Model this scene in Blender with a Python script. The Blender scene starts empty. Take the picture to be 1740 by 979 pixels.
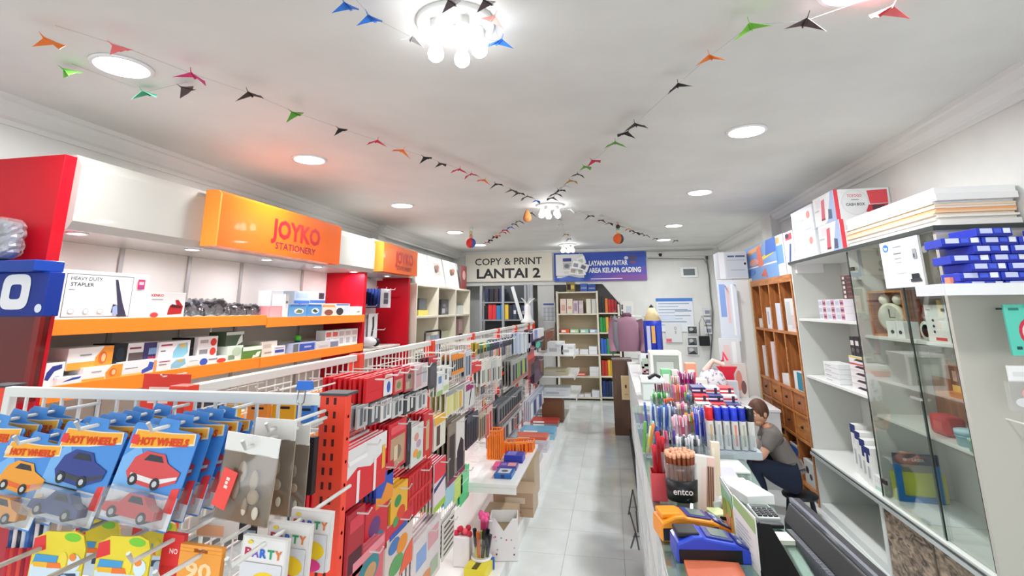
import bpy, math, random
from mathutils import Vector, Matrix
rnd = random.Random(7)
SC = bpy.context.scene
COL = SC.collection
PI = math.pi

# ------------------------------------------------------------------ camera
F, PCX, PCY, CAM_H = 870.0, 870.0, 330.0, 1.62          # pixels on a 1740 x 979 frame
def _axes():
    d = Vector((1040 - PCX, 523 - PCY, F)).normalized()          # the shop's depth axis
    u = Vector((835 - PCX, -3600 - PCY, F)); u = (u - d * u.dot(d)).normalized()
    r = d.cross(u)
    if r.x < 0: r = -r
    return Matrix((r, d, u))
AX = _axes()
cam_data = bpy.data.cameras.new('camera'); cam = bpy.data.objects.new('camera', cam_data); COL.objects.link(cam)
cam_data.sensor_width = 36; cam_data.lens = F / 1740 * 36
cam_data.shift_y = -(979 / 2 - PCY) / 1740; cam_data.clip_start = .02
_c = [AX @ Vector(v) for v in ((1, 0, 0), (0, -1, 0), (0, 0, -1))]
cam.matrix_world = Matrix(((_c[0].x, _c[1].x, _c[2].x, 0), (_c[0].y, _c[1].y, _c[2].y, 0), (_c[0].z, _c[1].z, _c[2].z, CAM_H), (0, 0, 0, 1)))
SC.camera = cam

# ------------------------------------------------------------------ world, exposure
W = bpy.data.worlds.new('sky'); SC.world = W; W.use_nodes = True
W.node_tree.nodes['Background'].inputs[0].default_value = (.93, .97, 1, 1)
W.node_tree.nodes['Background'].inputs[1].default_value = 3.1
SC.view_settings.view_transform = 'Standard'; SC.view_settings.look = 'None'
SC.view_settings.exposure = 0.13; SC.view_settings.gamma = 1.0; SC.view_settings.use_curve_mapping = False
LAMP_POWER, BULB_POWER = 20.0, 16.0
try:
    SC.cycles.max_bounces = 8; SC.cycles.transparent_max_bounces = 24; SC.cycles.sample_clamp_indirect = 6
except Exception: pass

def ray(x, y): return AX @ Vector((x - PCX, y - PCY, F))
def at(x, y, X=None, Y=None, Z=None):
    """the point of a real plane (X=, Y= or Z=) seen at a photo pixel"""
    r = ray(x, y)
    t = X / r.x if X is not None else Y / r.y if Y is not None else (Z - CAM_H) / r.z
    return Vector((0, 0, CAM_H)) + r * t

# ------------------------------------------------------------------ materials
_M = {}
def srgb(h):
    if not isinstance(h, str): return h
    c = [int(h[i:i + 2], 16) / 255 for i in (0, 2, 4)]
    return tuple(x / 12.92 if x <= .04045 else ((x + .055) / 1.055) ** 2.4 for x in c)
def M(h, rough=.5, metal=0., spec=.4, coat=0.):
    k = (h, rough, metal, spec, coat)
    if k in _M: return _M[k]
    m = bpy.data.materials.new('paint_%s' % h); m.use_nodes = True
    p = m.node_tree.nodes['Principled BSDF']
    p.inputs['Base Color'].default_value = (*srgb(h), 1); p.inputs['Roughness'].default_value = rough
    p.inputs['Metallic'].default_value = metal; p.inputs['Specular IOR Level'].default_value = spec; p.inputs['Coat Weight'].default_value = coat
    _M[k] = m; return m
def emit(name, h, s):
    m = bpy.data.materials.new(name); m.use_nodes = True; nt = m.node_tree
    p = nt.nodes['Principled BSDF']; p.inputs['Base Color'].default_value = (.9, .9, .9, 1)
    p.inputs['Emission Color'].default_value = (*srgb(h), 1); p.inputs['Emission Strength'].default_value = s
    return m
def noisy(name, a, b, scale, rough=.5, stretch=(1, 1, 1), detail=4, bump=0., lo=.35, hi=.65, spec=.4, dist=0.):
    m = bpy.data.materials.new(name); m.use_nodes = True; nt = m.node_tree; N = nt.nodes; p = N['Principled BSDF']
    tc = N.new('ShaderNodeTexCoord'); mp = N.new('ShaderNodeMapping'); mp.inputs['Scale'].default_value = stretch
    t = N.new('ShaderNodeTexNoise'); t.inputs['Scale'].default_value = scale; t.inputs['Detail'].default_value = detail; t.inputs['Distortion'].default_value = dist
    r = N.new('ShaderNodeValToRGB'); r.color_ramp.elements[0].position = lo; r.color_ramp.elements[1].position = hi
    r.color_ramp.elements[0].color = (*srgb(a), 1); r.color_ramp.elements[1].color = (*srgb(b), 1)
    nt.links.new(tc.outputs['Object'], mp.inputs[0]); nt.links.new(mp.outputs[0], t.inputs[0]); nt.links.new(t.outputs['Fac'], r.inputs[0]); nt.links.new(r.outputs[0], p.inputs['Base Color'])
    p.inputs['Roughness'].default_value = rough; p.inputs['Specular IOR Level'].default_value = spec
    if bump:
        bn = N.new('ShaderNodeBump'); bn.inputs['Strength'].default_value = bump; bn.inputs['Distance'].default_value = .01
        nt.links.new(t.outputs['Fac'], bn.inputs['Height']); nt.links.new(bn.outputs[0], p.inputs['Normal'])
    return m
def clear(name, tint, gloss=1.0, rough=.03, body=0.):
    """thin clear sheet: fresnel mix of a tinted see-through and a glossy surface"""
    m = bpy.data.materials.new(name); m.use_nodes = True; nt = m.node_tree; N = nt.nodes; N.remove(N['Principled BSDF'])
    out = N['Material Output']; tr = N.new('ShaderNodeBsdfTransparent'); tr.inputs[0].default_value = (*srgb(tint), 1)
    gl = N.new('ShaderNodeBsdfGlossy'); gl.inputs['Roughness'].default_value = rough; gl.inputs[0].default_value = (1, 1, 1, 1)
    # Schlick reflectance from the facing angle (the same for either side of the sheet)
    lw_ = N.new('ShaderNodeLayerWeight'); lw_.inputs[0].default_value = .5
    pw = N.new('ShaderNodeMath'); pw.operation = 'POWER'; pw.inputs[1].default_value = 4.0
    fr = N.new('ShaderNodeMath'); fr.operation = 'MULTIPLY_ADD'; fr.inputs[1].default_value = .8; fr.inputs[2].default_value = .04
    nt.links.new(lw_.outputs['Facing'], pw.inputs[0]); nt.links.new(pw.outputs[0], fr.inputs[0])
    mu = N.new('ShaderNodeMath'); mu.operation = 'MULTIPLY'; mu.inputs[1].default_value = gloss; mu.use_clamp = True
    mx = N.new('ShaderNodeMixShader'); nt.links.new(fr.outputs[0], mu.inputs[0]); nt.links.new(mu.outputs[0], mx.inputs[0])
    nt.links.new(tr.outputs[0], mx.inputs[1]); nt.links.new(gl.outputs[0], mx.inputs[2]); last = mx.outputs[0]
    if body:
        df = N.new('ShaderNodeBsdfDiffuse'); df.inputs[0].default_value = (.85, .86, .87, 1)
        m2 = N.new('ShaderNodeMixShader'); m2.inputs[0].default_value = body
        nt.links.new(last, m2.inputs[1]); nt.links.new(df.outputs[0], m2.inputs[2]); last = m2.outputs[0]
    nt.links.new(last, out.inputs[0]); return m
GLASS = clear('clear_glass', 'E4EEE8', 1.0, .01)
DOORGLASS = clear('door_glass', 'F8FBF8', 1.15, .01)
FILM = clear('clear_film', 'F4F4F4', 1.6, .12, .10)
ACRYL = clear('clear_acrylic', 'F2F5F6', 1.2, .05, .05)
WALLM = noisy('painted_wall', 'DCDCD8', 'E4E4E0', 3, .7)
CEILM = noisy('ceiling_paint', 'DCDCD8', 'E4E4E0', 2, .6)
TILEM = noisy('floor_tile_glaze', 'DDE2E0', 'E7EBE9', 5, .12, spec=.5)
GROUT = noisy('tile_grout', 'A9ADAC', 'B8BCBA', 30, .8)
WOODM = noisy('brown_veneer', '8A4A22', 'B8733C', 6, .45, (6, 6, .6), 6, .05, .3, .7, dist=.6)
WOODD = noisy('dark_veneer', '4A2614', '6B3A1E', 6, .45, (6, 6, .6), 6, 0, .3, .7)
WOODL = noisy('orange_veneer', 'A4602C', 'CC8A4C', 6, .45, (6, .8, 6), 6, .05, .3, .7)
GRAN = noisy('mottled_brown_film', '4A3A30', 'B9A08A', 16, .5, (1, .7, 1.6), 6, 0, .36, .62, dist=1.2)
BROWN = noisy('brown_laminate', '5E4536', '6C5040', 8, .5, (1, 1, .2))
CREAM = noisy('cream_laminate', 'DCD5C2', 'E4DDCC', 4, .5)
WHITE = M('EDEDEA', .45); OFFW = M('E2E1DB', .5); WIRE = M('E9E9E4', .35); PWHITE = M('F3F3F0', .3)
RED = M('D8122B', .3, 0, .5, .2); REDPOST = M('F4482E', .35); ORANGE = M('FF8A22', .4); BLACK = M('15161A', .5)
GREY = M('8C9093', .5); DGREY = M('45494D', .5); LGREY = M('C4C8CA', .5); STEEL = M('B9BDC0', .3, .8); ALU = M('D5D8D9', .35, .5)
BLUE = M('1C3FA8', .4)

# ------------------------------------------------------------------ mesh helpers
class MB:
    def __init__(s): s.v = []; s.f = []; s.mi = []; s.mats = []; s.sm = []
    def m(s, mat):
        if mat not in s.mats: s.mats.append(mat)
        return s.mats.index(mat)
    def face(s, idx, mat, smooth=False): s.f.append(idx); s.mi.append(s.m(mat)); s.sm.append(smooth)
    def poly(s, pts, mat):
        b = len(s.v); s.v += [tuple(p) for p in pts]; s.face(tuple(range(b, b + len(pts))), mat)
    def box(s, x0, x1, y0, y1, z0, z1, mat, R=None, o=(0, 0, 0)):
        b = len(s.v)
        for z in (z0, z1):
            for x, y in ((x0, y0), (x1, y0), (x1, y1), (x0, y1)):
                p = Vector((x, y, z))
                if R is not None: p = R @ p
                s.v.append((p.x + o[0], p.y + o[1], p.z + o[2]))
        for q in ((0, 3, 2, 1), (4, 5, 6, 7), (0, 1, 5, 4), (1, 2, 6, 5), (2, 3, 7, 6), (3, 0, 4, 7)): s.face(tuple(b + i for i in q), mat)
        return s
    def prism(s, pts, fn, a, b, mat):
        """pts 2-D outline; fn(u, v, t) -> xyz; extruded from t=a to t=b"""
        k = len(s.v); n = len(pts)
        for t in (a, b): s.v += [tuple(fn(u, v, t)) for u, v in pts]
        s.face(tuple(range(k, k + n)), mat); s.face(tuple(range(k + 2 * n - 1, k + n - 1, -1)), mat)
        for i in range(n): j = (i + 1) % n; s.face((k + i, k + n + i, k + n + j, k + j), mat)
        return s
    def tube(s, pts, r, mat, n=6, r2=None):
        pts = [Vector(p) for p in pts]; k = len(s.v); N = len(pts)
        for i, p in enumerate(pts):
            t = (pts[min(i + 1, N - 1)] - pts[max(i - 1, 0)]).normalized()
            a = t.cross(Vector((0, 0, 1)) if abs(t.z) < .9 else Vector((1, 0, 0))).normalized(); b = t.cross(a)
            rr = r if r2 is None else r + (r2 - r) * i / (N - 1)
            for q in range(n): c = 2 * PI * q / n; s.v.append(tuple(p + (a * math.cos(c) + b * math.sin(c)) * rr))
        for i in range(N - 1):
            for q in range(n): w = (q + 1) % n; s.face((k + i * n + q, k + i * n + w, k + i * n + n + w, k + i * n + n + q), mat, True)
        s.face(tuple(k + q for q in range(n)), mat); s.face(tuple(k + (N - 1) * n + q for q in range(n - 1, -1, -1)), mat)
        return s
    def lathe(s, prof, mat, n=12, o=(0, 0, 0), R=None, mats=None, sx=1, sy=1):
        k = len(s.v)
        for r, z in prof:
            for q in range(n):
                c = 2 * PI * q / n; p = Vector((r * math.cos(c) * sx, r * math.sin(c) * sy, z))
                if R is not None: p = R @ p
                s.v.append((p.x + o[0], p.y + o[1], p.z + o[2]))
        for i in range(len(prof) - 1):
            mm = mats[i] if mats else mat
            for q in range(n): w = (q + 1) % n; s.face((k + i * n + q, k + i * n + w, k + i * n + n + w, k + i * n + n + q), mm, True)
        if prof[0][0] > 1e-5: s.face(tuple(k + q for q in range(n - 1, -1, -1)), mats[0] if mats else mat)
        if prof[-1][0] > 1e-5: e = k + (len(prof) - 1) * n; s.face(tuple(e + q for q in range(n)), mats[-1] if mats else mat)
        return s
    def ball(s, o, r, mat, n=10, rings=6, sx=1, sy=1, sz=1):
        return s.lathe([(max(1e-6, r * math.sin(PI * i / rings)), -r * math.cos(PI * i / rings) * sz) for i in range(rings + 1)], mat, n, o, sx=sx, sy=sy)
    def build(s, name, parent=None, loc=(0, 0, 0), rz=0., rot=None, bevel=0.):
        me = bpy.data.meshes.new(name); me.from_pydata(s.v, [], s.f)
        for m_ in s.mats: me.materials.append(m_)
        me.polygons.foreach_set('material_index', s.mi); me.polygons.foreach_set('use_smooth', s.sm); me.update()
        o = bpy.data.objects.new(name, me); COL.objects.link(o); o.location = loc; o.rotation_euler = rot or (0, 0, rz)
        if parent: o.parent = parent
        if bevel:
            b = o.modifiers.new('bevel', 'BEVEL'); b.width = bevel; b.segments = 2; b.limit_method = 'ANGLE'
        return o
def B(x0, x1, y0, y1, z0, z1, mat): return MB().box(x0, x1, y0, y1, z0, z1, mat)
def tag(o, label=None, cat=None, group=None, kind=None):
    if label: o['label'] = label
    if cat: o['category'] = cat
    if group: o['group'] = group
    if kind: o['kind'] = kind
    return o
def thing(name, label, cat, loc=(0, 0, 0), rz=0., group=None, rot=None):
    o = bpy.data.objects.new(name, None); COL.objects.link(o); o.location = loc; o.rotation_euler = rot or (0, 0, rz); o.empty_display_size = .05
    return tag(o, label, cat, group)
KIDS = {}
def dup(o, loc=None, rz=None, label=None, group=None, rot=None, parent=None):
    c = o.copy(); COL.objects.link(c)
    if parent: c.parent = parent
    if loc is not None: c.location = loc
    if rz is not None: c.rotation_euler = (0, 0, rz)
    if rot is not None: c.rotation_euler = rot
    if label: c['label'] = label
    if group: c['group'] = group
    for ch in o.children: dup(ch, parent=c)
    return c
def struct(o, kind='structure'): o['kind'] = kind; return o

_T = {}
def text_mesh(s, size, mat, bold=0., depth=.0006, spacing=1.0):
    """flat lettering as a mesh, centred on its own middle in x, base at z=0, facing -y; returns (verts, faces, width)"""
    k = (s, bold, spacing)
    if k not in _T:
        cu = bpy.data.curves.new('lettering', 'FONT'); cu.body = s; cu.size = 1; cu.resolution_u = 2; cu.offset = bold; cu.space_character = spacing; cu.align_x = 'CENTER'
        ob = bpy.data.objects.new('lettering', cu); COL.objects.link(ob); bpy.context.view_layer.update()
        me = ob.evaluated_get(bpy.context.evaluated_depsgraph_get()).to_mesh()
        vs = [(v.co.x, v.co.y) for v in me.vertices]; fs = [tuple(p.vertices) for p in me.polygons]
        ob.to_mesh_clear(); bpy.data.objects.remove(ob); bpy.data.curves.remove(cu)
        _T[k] = (vs, fs)
    return _T[k]
def add_text(mb, s, x, z, size, mat, y=-.0012, bold=0., width=None, spacing=1., slant=0.):
    vs, fs = text_mesh(s, size, mat, bold, spacing=spacing)
    if not vs: return
    w0 = max(v[0] for v in vs) - min(v[0] for v in vs); c0 = (max(v[0] for v in vs) + min(v[0] for v in vs)) / 2
    sx = size if width is None else width / w0
    b = len(mb.v)
    for vx, vy in vs: mb.v.append((x + (vx - c0) * sx + slant * vy * size, y, z + vy * size))
    for f_ in fs: mb.face(tuple(b + i for i in f_), mat)
def prints(mb, w, h, items, y0=0., step=.0004):
    """printed shapes on a face of width w, height h whose middle bottom is the origin, facing -y"""
    for i, it in enumerate(items):
        k = it[0]; y = y0 - step * (i + 1)
        if k == 'r':
            u0, v0, u1, v1, c = it[1:6]; mb.poly([((u - .5) * w, y, v * h) for u, v in ((u0, v0), (u1, v0), (u1, v1), (u0, v1))], c if not isinstance(c, str) else M(c))
        elif k == 'p':
            mb.poly([((u - .5) * w, y, v * h) for u, v in it[1]], M(it[2]) if isinstance(it[2], str) else it[2])
        elif k == 'e':
            u, v, a, b_, c = it[1:6]; mb.poly([((u + a * math.cos(q * PI / 8) - .5) * w, y, (v + b_ * math.sin(q * PI / 8)) * h) for q in range(16)], M(c) if isinstance(c, str) else c)
        elif k == 't':
            s, u, v, hh, c = it[1:6]; add_text(mb, s, (u - .5) * w, v * h, hh * h / .72, M(c) if isinstance(c, str) else c, y, it[6] if len(it) > 6 else .01, it[7] * w if len(it) > 7 else None)
FACE = {'+X': PI / 2, '-X': -PI / 2, '-Y': 0.}
def pack(name, label, cat, loc, w, d, h, face='-Y', col='F0F0EE', items=(), side=None, group=None, rz=0., rot=None, part='printed_panel', sidepr=None, rough=.35):
    """a printed carton: body mesh + printed front (and side) panels"""
    m_ = M(col, rough) if isinstance(col, str) else col
    mb = MB().box(-w / 2, w / 2, 0, d, 0, h, m_)
    if side:
        sm = M(side, rough); mb.mi[3] = mb.m(sm); mb.mi[5] = mb.m(sm); mb.mi[1] = mb.m(sm)
    o = mb.build(name, None, loc, FACE[face] + rz, rot=rot, bevel=.0015)
    tag(o, label, cat, group)
    if items:
        p = MB(); prints(p, w, h, items); p.build(part, o)
    if sidepr:                       # the end face that looks to -x of the pack (its left) printed too
        p = MB(); prints(p, d, h, sidepr); q = p.build('printed_end', o); q.location = (-w / 2, d / 2, 0); q.rotation_euler = (0, 0, -PI / 2)
    return o
def pxpack(name, label, cat, rect, plane, d, zb=None, zt=None, **k):
    """a carton whose front face fills the photo rectangle rect=(x0,y0,x1,y1) on the wall plane ('X'|'-X'|'Y', value)"""
    x0, y0, x1, y1 = rect; ax, v = plane; xm, ym = (x0 + x1) / 2, (y0 + y1) / 2
    if ax in ('X', '-X'):
        a, b = at(x0, ym, X=v).y, at(x1, ym, X=v).y; z0 = at(xm, y1, X=v).z; z1 = at(xm, y0, X=v).z; loc = [v, (a + b) / 2, z0]; face = '+X' if ax == 'X' else '-X'
    else:
        a, b = at(x0, ym, Y=v).x, at(x1, ym, Y=v).x; z0 = at(xm, y1, Y=v).z; z1 = at(xm, y0, Y=v).z; loc = [(a + b) / 2, v, z0]; face = '-Y'
    if zb is not None: loc[2] = zb; z1 = max(z1, zb + .02)
    if zt is not None: z1 = zt
    return pack(name, label, cat, loc, abs(b - a), d, z1 - loc[2], face, **k)
# ------------------------------------------------------------------ the room
XL, XR, YB, YF, ZC = -3.1, 2.02, 9.95, -2.2, 2.72
tile = .395; tx0 = 0.0; ty0 = 3.888
fl = B(XL - .1, XR + .1, YF - 3, 10.7, -.2, -.004, GROUT).build('floor'); struct(fl)
tm = None
for i in range(-3, 5):
    for j in range(-7, 16):
        x = tx0 + i * tile; y = ty0 + j * tile
        if x < -1.0 and y < 8.4: continue
        if tm is None:
            t = MB().box(.0015, tile - .0015, .0015, tile - .0015, -.01, 0, TILEM).build('tile', fl); tm = t.data
        else:
            t = bpy.data.objects.new('tile', tm); COL.objects.link(t); t.parent = fl
        t.location = (x, y, rnd.uniform(-.0004, 0))
struct(B(XL - .1, XR + .1, YF, 10.7, ZC, ZC + .15, CEILM).build('ceiling'))
struct(B(XL - .15, XL, YF, 10.7, 0, ZC, WALLM).build('wall_left'))
struct(B(XR, XR + .15, YF, 10.7, 0, ZC, WALLM).build('wall_right'))
wf = MB(); wf.box(XL, -2.8, YF - .15, YF, 0, ZC, WALLM); wf.box(1.8, XR, YF - .15, YF, 0, ZC, WALLM); wf.box(-2.8, 1.8, YF - .15, YF, 2.45, ZC, WALLM)
struct(wf.build('wall_front'))
# back wall: in front, with a recess under the sloping soffit of the stairs
wb = MB(); S = lambda u, v, t: (u, t, v)
wb.prism([(XL, 2.06), (-.16, 2.06), (.17, 1.66), (.17, 0), (XR, 0), (XR, ZC), (XL, ZC)], S, YB, YB + .08, WALLM)
wb.box(XL, XR, 10.45, 10.6, 0, ZC, WALLM); wb.box(.17, .25, YB + .08, 10.45, 0, 1.7, WALLM)
struct(wb.build('wall_back'))
# cornices with stepped profile
def cornice(name, pts_fn, y0, y1):
    prof = [(0, .13), (.012, .13), (.018, .105), (.045, .095), (.075, .06), (.085, .03), (.105, .025), (.11, 0), (0, 0)]
    return struct(MB().prism(prof, pts_fn, y0, y1, M('E4E4E1', .5)).build(name))
cornice('trim_1', lambda u, v, t: (XL + u, t, ZC - v), YF, 6.30)
cornice('trim_2', lambda u, v, t: (XR - u, t, ZC - v), YF, YB)
cornice('trim_3', lambda u, v, t: (XL + .10 + u, t, ZC - v), 6.30, YB)
cornice('trim_4', lambda u, v, t: (t, YB - u * .6, ZC - v * .6), XL, XR)
struct(B(XL, XL + .10, 6.30, 6.5, 2.0, ZC, WALLM).build('trim_5'))
struct(B(XR - .10, XR, 6.55, 6.95, 0, ZC, WALLM).build('trim_6'))
struct(B(.68, 1.86, YB - .07, YB, 2.54, 2.63, M('DCDCD8', .5)).build('trim_7'))

# ------------------------------------------------------------------ downlights and chandeliers
LAMPM = emit('lamp_diffuser', 'F6FAFF', 14); BULBM = emit('bulb_glow', 'F8FAFF', BULB_POWER); SPOTM = emit('spot_glow', 'F6F0FF', 230)
RIMM = M('EDEDEE', .35)
def downlight(x, y, label, r=.125):
    t = thing('ceiling_downlight', label, 'ceiling lamp', (x, y, ZC), 0, 'recessed downlights')
    MB().lathe([(r * .84, -.001), (r, -.001), (r, -.006), (r * .94, -.014), (r * .84, -.010)], RIMM, 28).build('rim', t)
    MB().lathe([(r * .84, -.0112), (r * .84, -.0115)], LAMPM, 28).build('diffuser', t)
    L = bpy.data.lights.new('downlight_beam', 'AREA'); L.shape = 'DISK'; L.size = r * 1.6; L.energy = LAMP_POWER * (.68 if y > 8 else .95 if y > 7 else 1); L.spread = 2.95; L.color = (.96, .98, 1)
    lo = bpy.data.objects.new('downlight_beam', L); COL.objects.link(lo); lo.parent = t; lo.location = (0, 0, -.016)
dl = [(-2.15, 1.79, 'round white downlight over the red shelf end, largest of the left row'), (-2.16, 3.32, 'round downlight over the orange sign, second in the left row'),
      (-2.17, 5.10, 'round downlight before the second orange sign, third in the left row'), (-2.2, 7.13, 'round downlight near the pale cube shelf, fourth in the left row'),
      (-2.23, 8.70, 'round downlight by the red and blue hanging ball, last in the left row'), (.90, 1.80, 'round downlight cut off by the top edge of the photo'),
      (.90, 3.34, 'round downlight over the counter, second in the right row'), (.90, 5.15, 'round downlight beyond the counter, third in the right row'),
      (.89, 7.26, 'round downlight near the back wall, fourth in the right row'), (.90, 8.80, 'round downlight by the back banner, last in the right row')]
for x, y, l in dl: downlight(x, y, l)
def chandelier(x, y, label, rot):
    t = thing('ceiling_chandelier', label, 'chandelier', (x, y, ZC), rot, 'five bulb ceiling lamps')
    pl = MB().lathe([(.0001, -.012), (.10, -.012), (.118, -.03), (.135, -.012), (.148, -.02), (.158, -.001)], M('E8E8E4', .3), 32).build('plate', t)
    for k in range(5):
        a = 2 * PI * k / 5; c, s_ = math.cos(a) * .094, math.sin(a) * .094
        so = MB().lathe([(.012, -.012), (.022, -.02), (.024, -.062), (.018, -.068)], M('DDDDD8', .35), 12, (c, s_, 0)).build('socket', t)
        MB().lathe([(.012, -.066), (.016, -.073), (.028, -.090), (.032, -.108), (.028, -.126), (.017, -.137), (1e-5, -.141)], BULBM, 16, (c, s_, 0)).build('bulb', t)
        q = MB(); q.tube([(0, 0, -.018), (c * .8, s_ * .8, -.03)], .008, M('DDDDD8', .35), 6); q.build('arm', t)
chandelier(-.55, 1.75, 'white five bulb ceiling lamp nearest, with every lit globe visible', PI / 2)
chandelier(-.61, 5.46, 'white five bulb ceiling lamp at the hub of the paper garlands', PI / 2 + .3)
chandelier(-.72, 9.05, 'white five bulb ceiling lamp in front of the back banners', PI / 2)

# ------------------------------------------------------------------ paper bird garlands and hanging balls
def bird(parent, p, size, col, yaw, roll):
    m_ = M(col, .6); mb = MB(); s_ = size
    for sgn in (-1, 1):
        a, b, c, d = Vector((0, .32, .05)), Vector((0, -.28, .02)), Vector((sgn * .62, -.12, -.34)), Vector((sgn * .40, .22, -.02))
        top = [v * s_ for v in (a, d, c, b)]; k = len(mb.v); th = Vector((0, 0, -.018)) * s_
        mb.v += [tuple(v) for v in top] + [tuple(v + th) for v in top]
        mb.face((k, k + 1, k + 2, k + 3), m_); mb.face((k + 7, k + 6, k + 5, k + 4), m_)
        for i in range(4): j = (i + 1) % 4; mb.face((k + i, k + 4 + i, k + 4 + j, k + j), m_)
    mb.prism([(-.30, .02), (-.52, .12), (-.28, -.06), (.30, -.05), (.5, .10), (.36, .06)], lambda u, v, t: (t, u * s_, v * s_), -.012 * s_, .012 * s_, m_)
    o = mb.build('paper_bird', parent, p, rot=(0, roll, yaw)); return o
GC = {'o': 'F08030', 'g': '5DA83A', 'c': 'F0787A', 't': '3FA27C', 'm': 'D6337A', 'b': '3A2C2A', 'k': '1A1A1C', 'r': 'C8254A', 'u': '2E78D8', 'n': '5A4A4C', 'p': 'F2A49A', 'w': 'C9C9C9', 'e': 'E87C2A', 'l': '7EC83E', 'y': 'B98A3A'}
def garland(label, pts, zdrop, size, yaw=0.):
    P = [at(x, y, Z=ZC - zdrop) for x, y, c in pts]
    t = thing('hanging_bird_garland', label, 'paper garland', tuple(P[0]), 0, 'paper bird garlands under the ceiling')
    o = P[0]; s = MB(); line = [p - o + Vector((0, 0, .006)) for p in P]
    line[0].z = zdrop - .002; line[-1].z = zdrop - .002
    s.tube(line, .0006, M('8C8C88', .8), 4); s.build('string', t)
    for (x, y, c), p in zip(pts, P):
        bird(t, p - o, size * rnd.uniform(.85, 1.15), GC[c], yaw + rnd.uniform(-.7, .7), rnd.uniform(-.3, .3))
garland('long string of coloured paper birds from upper left to the middle lamp', [(88, 70, 'o'), (204, 80, 'c'), (328, 128, 'm'), (425, 160, 'b'), (502, 193, 'g'), (580, 220, 'k'), (640, 240, 'r'), (683, 256, 'o'), (724, 268, 'k'), (750, 278, 'b'), (780, 288, 'r'), (800, 296, 'r'), (822, 306, 'o'), (843, 313, 'k'), (870, 323, 'n'), (881, 328, 'k'), (895, 334, 'n'), (912, 341, 'u')], .07, .095)
garland('short lower string of paper birds beside the largest left downlight', [(120, 120, 'g'), (248, 158, 't'), (317, 150, 'n')], .035, .085)
garland('string of paper birds from upper right to the middle lamp', [(1506, 18, 'c'), (1368, 38, 'n'), (1276, 45, 'l'), (1207, 97, 'o'), (1152, 145, 'k'), (1080, 212, 'b'), (1062, 226, 'k'), (1045, 243, 'g'), (1010, 273, 'r'), (996, 283, 'g'), (982, 296, 'k'), (970, 307, 'y'), (959, 316, 'w'), (951, 323, 'k'), (944, 329, 'k'), (938, 336, 'n')], .07, .10)
garland('string of blue and pink paper birds around the nearest ceiling lamp', [(590, 10, 'u'), (631, 31, 'u'), (700, 66, 'w'), (848, 71, 'u'), (836, 32, 'p'), (828, 4, 'n'), (767, 5, 'n')], .06, .08)
garland('string of paper birds from the middle lamp down to the red and blue ball', [(903, 362, 'n'), (883, 376, 'k'), (876, 381, 'n'), (868, 386, 'u'), (860, 391, 'r'), (854, 394, 'r'), (845, 400, 'e'), (841, 402, 'b'), (833, 408, 'k'), (826, 412, 'm')], .05, .11)
garland('string of paper birds from the middle lamp to the last right downlight', [(968, 355, 'w'), (980, 359, 'w'), (1001, 367, 'k'), (1023, 374, 'n'), (1036, 379, 'k'), (1053, 385, 'g'), (1068, 389, 'e'), (1074, 392, 'k'), (1081, 395, 'k'), (1090, 397, 'n'), (1099, 400, 'k'), (1113, 405, 'n'), (1147, 409, 'k')], .05, .10)
garland('short string of pale paper birds from the middle lamp to the last lamp', [(948, 373, 'w'), (954, 380, 'w'), (961, 398, 'y'), (966, 406, 'n')], .05, .10)
def hanging_ball(px, py, Y, r, cols, label, beads, tear=False):
    p = at(px, py, Y=Y); t = thing('hanging_paper_ball', label, 'hanging ornament', tuple(p), 0, 'paper ornaments hanging from the ceiling')
    mb = MB(); n = 18; prof = [(max(1e-5, r * math.sin(PI * i / 10)) * (1 if not tear else (1 - .55 * max(0, (i - 4) / 6))), -r * math.cos(PI * i / 10) * (1 if not tear or i < 5 else 1.9)) for i in range(11)]
    k = len(mb.v)
    for rr, z in prof:
        for q in range(n): a = 2 * PI * q / n; w = rr * (1 + .05 * (q % 2)); mb.v.append((w * math.cos(a), w * math.sin(a), z))
    for i in range(10):
        for q in range(n): w = (q + 1) % n; mb.face((k + i * n + q, k + i * n + w, k + i * n + n + w, k + i * n + n + q), M(cols[q * len(cols) // n], .6))
    mb.build('honeycomb_ball', t)
    top = r * (1.9 if tear else 1); L_ = ZC - p.z
    MB().tube([(0, 0, top * .98), (0, 0, L_ + .001)], .003, M('C8C4C0', .6), 5).build('string', t)
    for i, c in enumerate(beads):
        z = top + (L_ - top) * (i + .7) / (len(beads) + .5)
        MB().ball((0, 0, z), .018 if i % 2 else .03, M(c, .5), 8, 5).build('bead', t)
hanging_ball(800, 413, 6.8, .068, ['4A62B8', '4A62B8', 'E03A30', 'E03A30', 'E03A30', '4A62B8'], 'red and blue honeycomb paper ball hanging on a beaded string', ['E8A8A0', '303030', 'D8D090', 'F0A0A0', 'D0E8D8'])
hanging_ball(1051, 406, 6.8, .068, ['202024', 'C8C030', '202024', 'F06A30', 'F06A30', '202024'], 'orange and black honeycomb paper ball hanging on a beaded string', ['F0D8C0', '90C890', '404040', 'F0A0A0'])
hanging_ball(896, 370, 5.6, .05, ['D89050', 'C86A40', 'E0A060'], 'orange teardrop paper ornament hanging beside the middle ceiling lamp', [], True)

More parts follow.
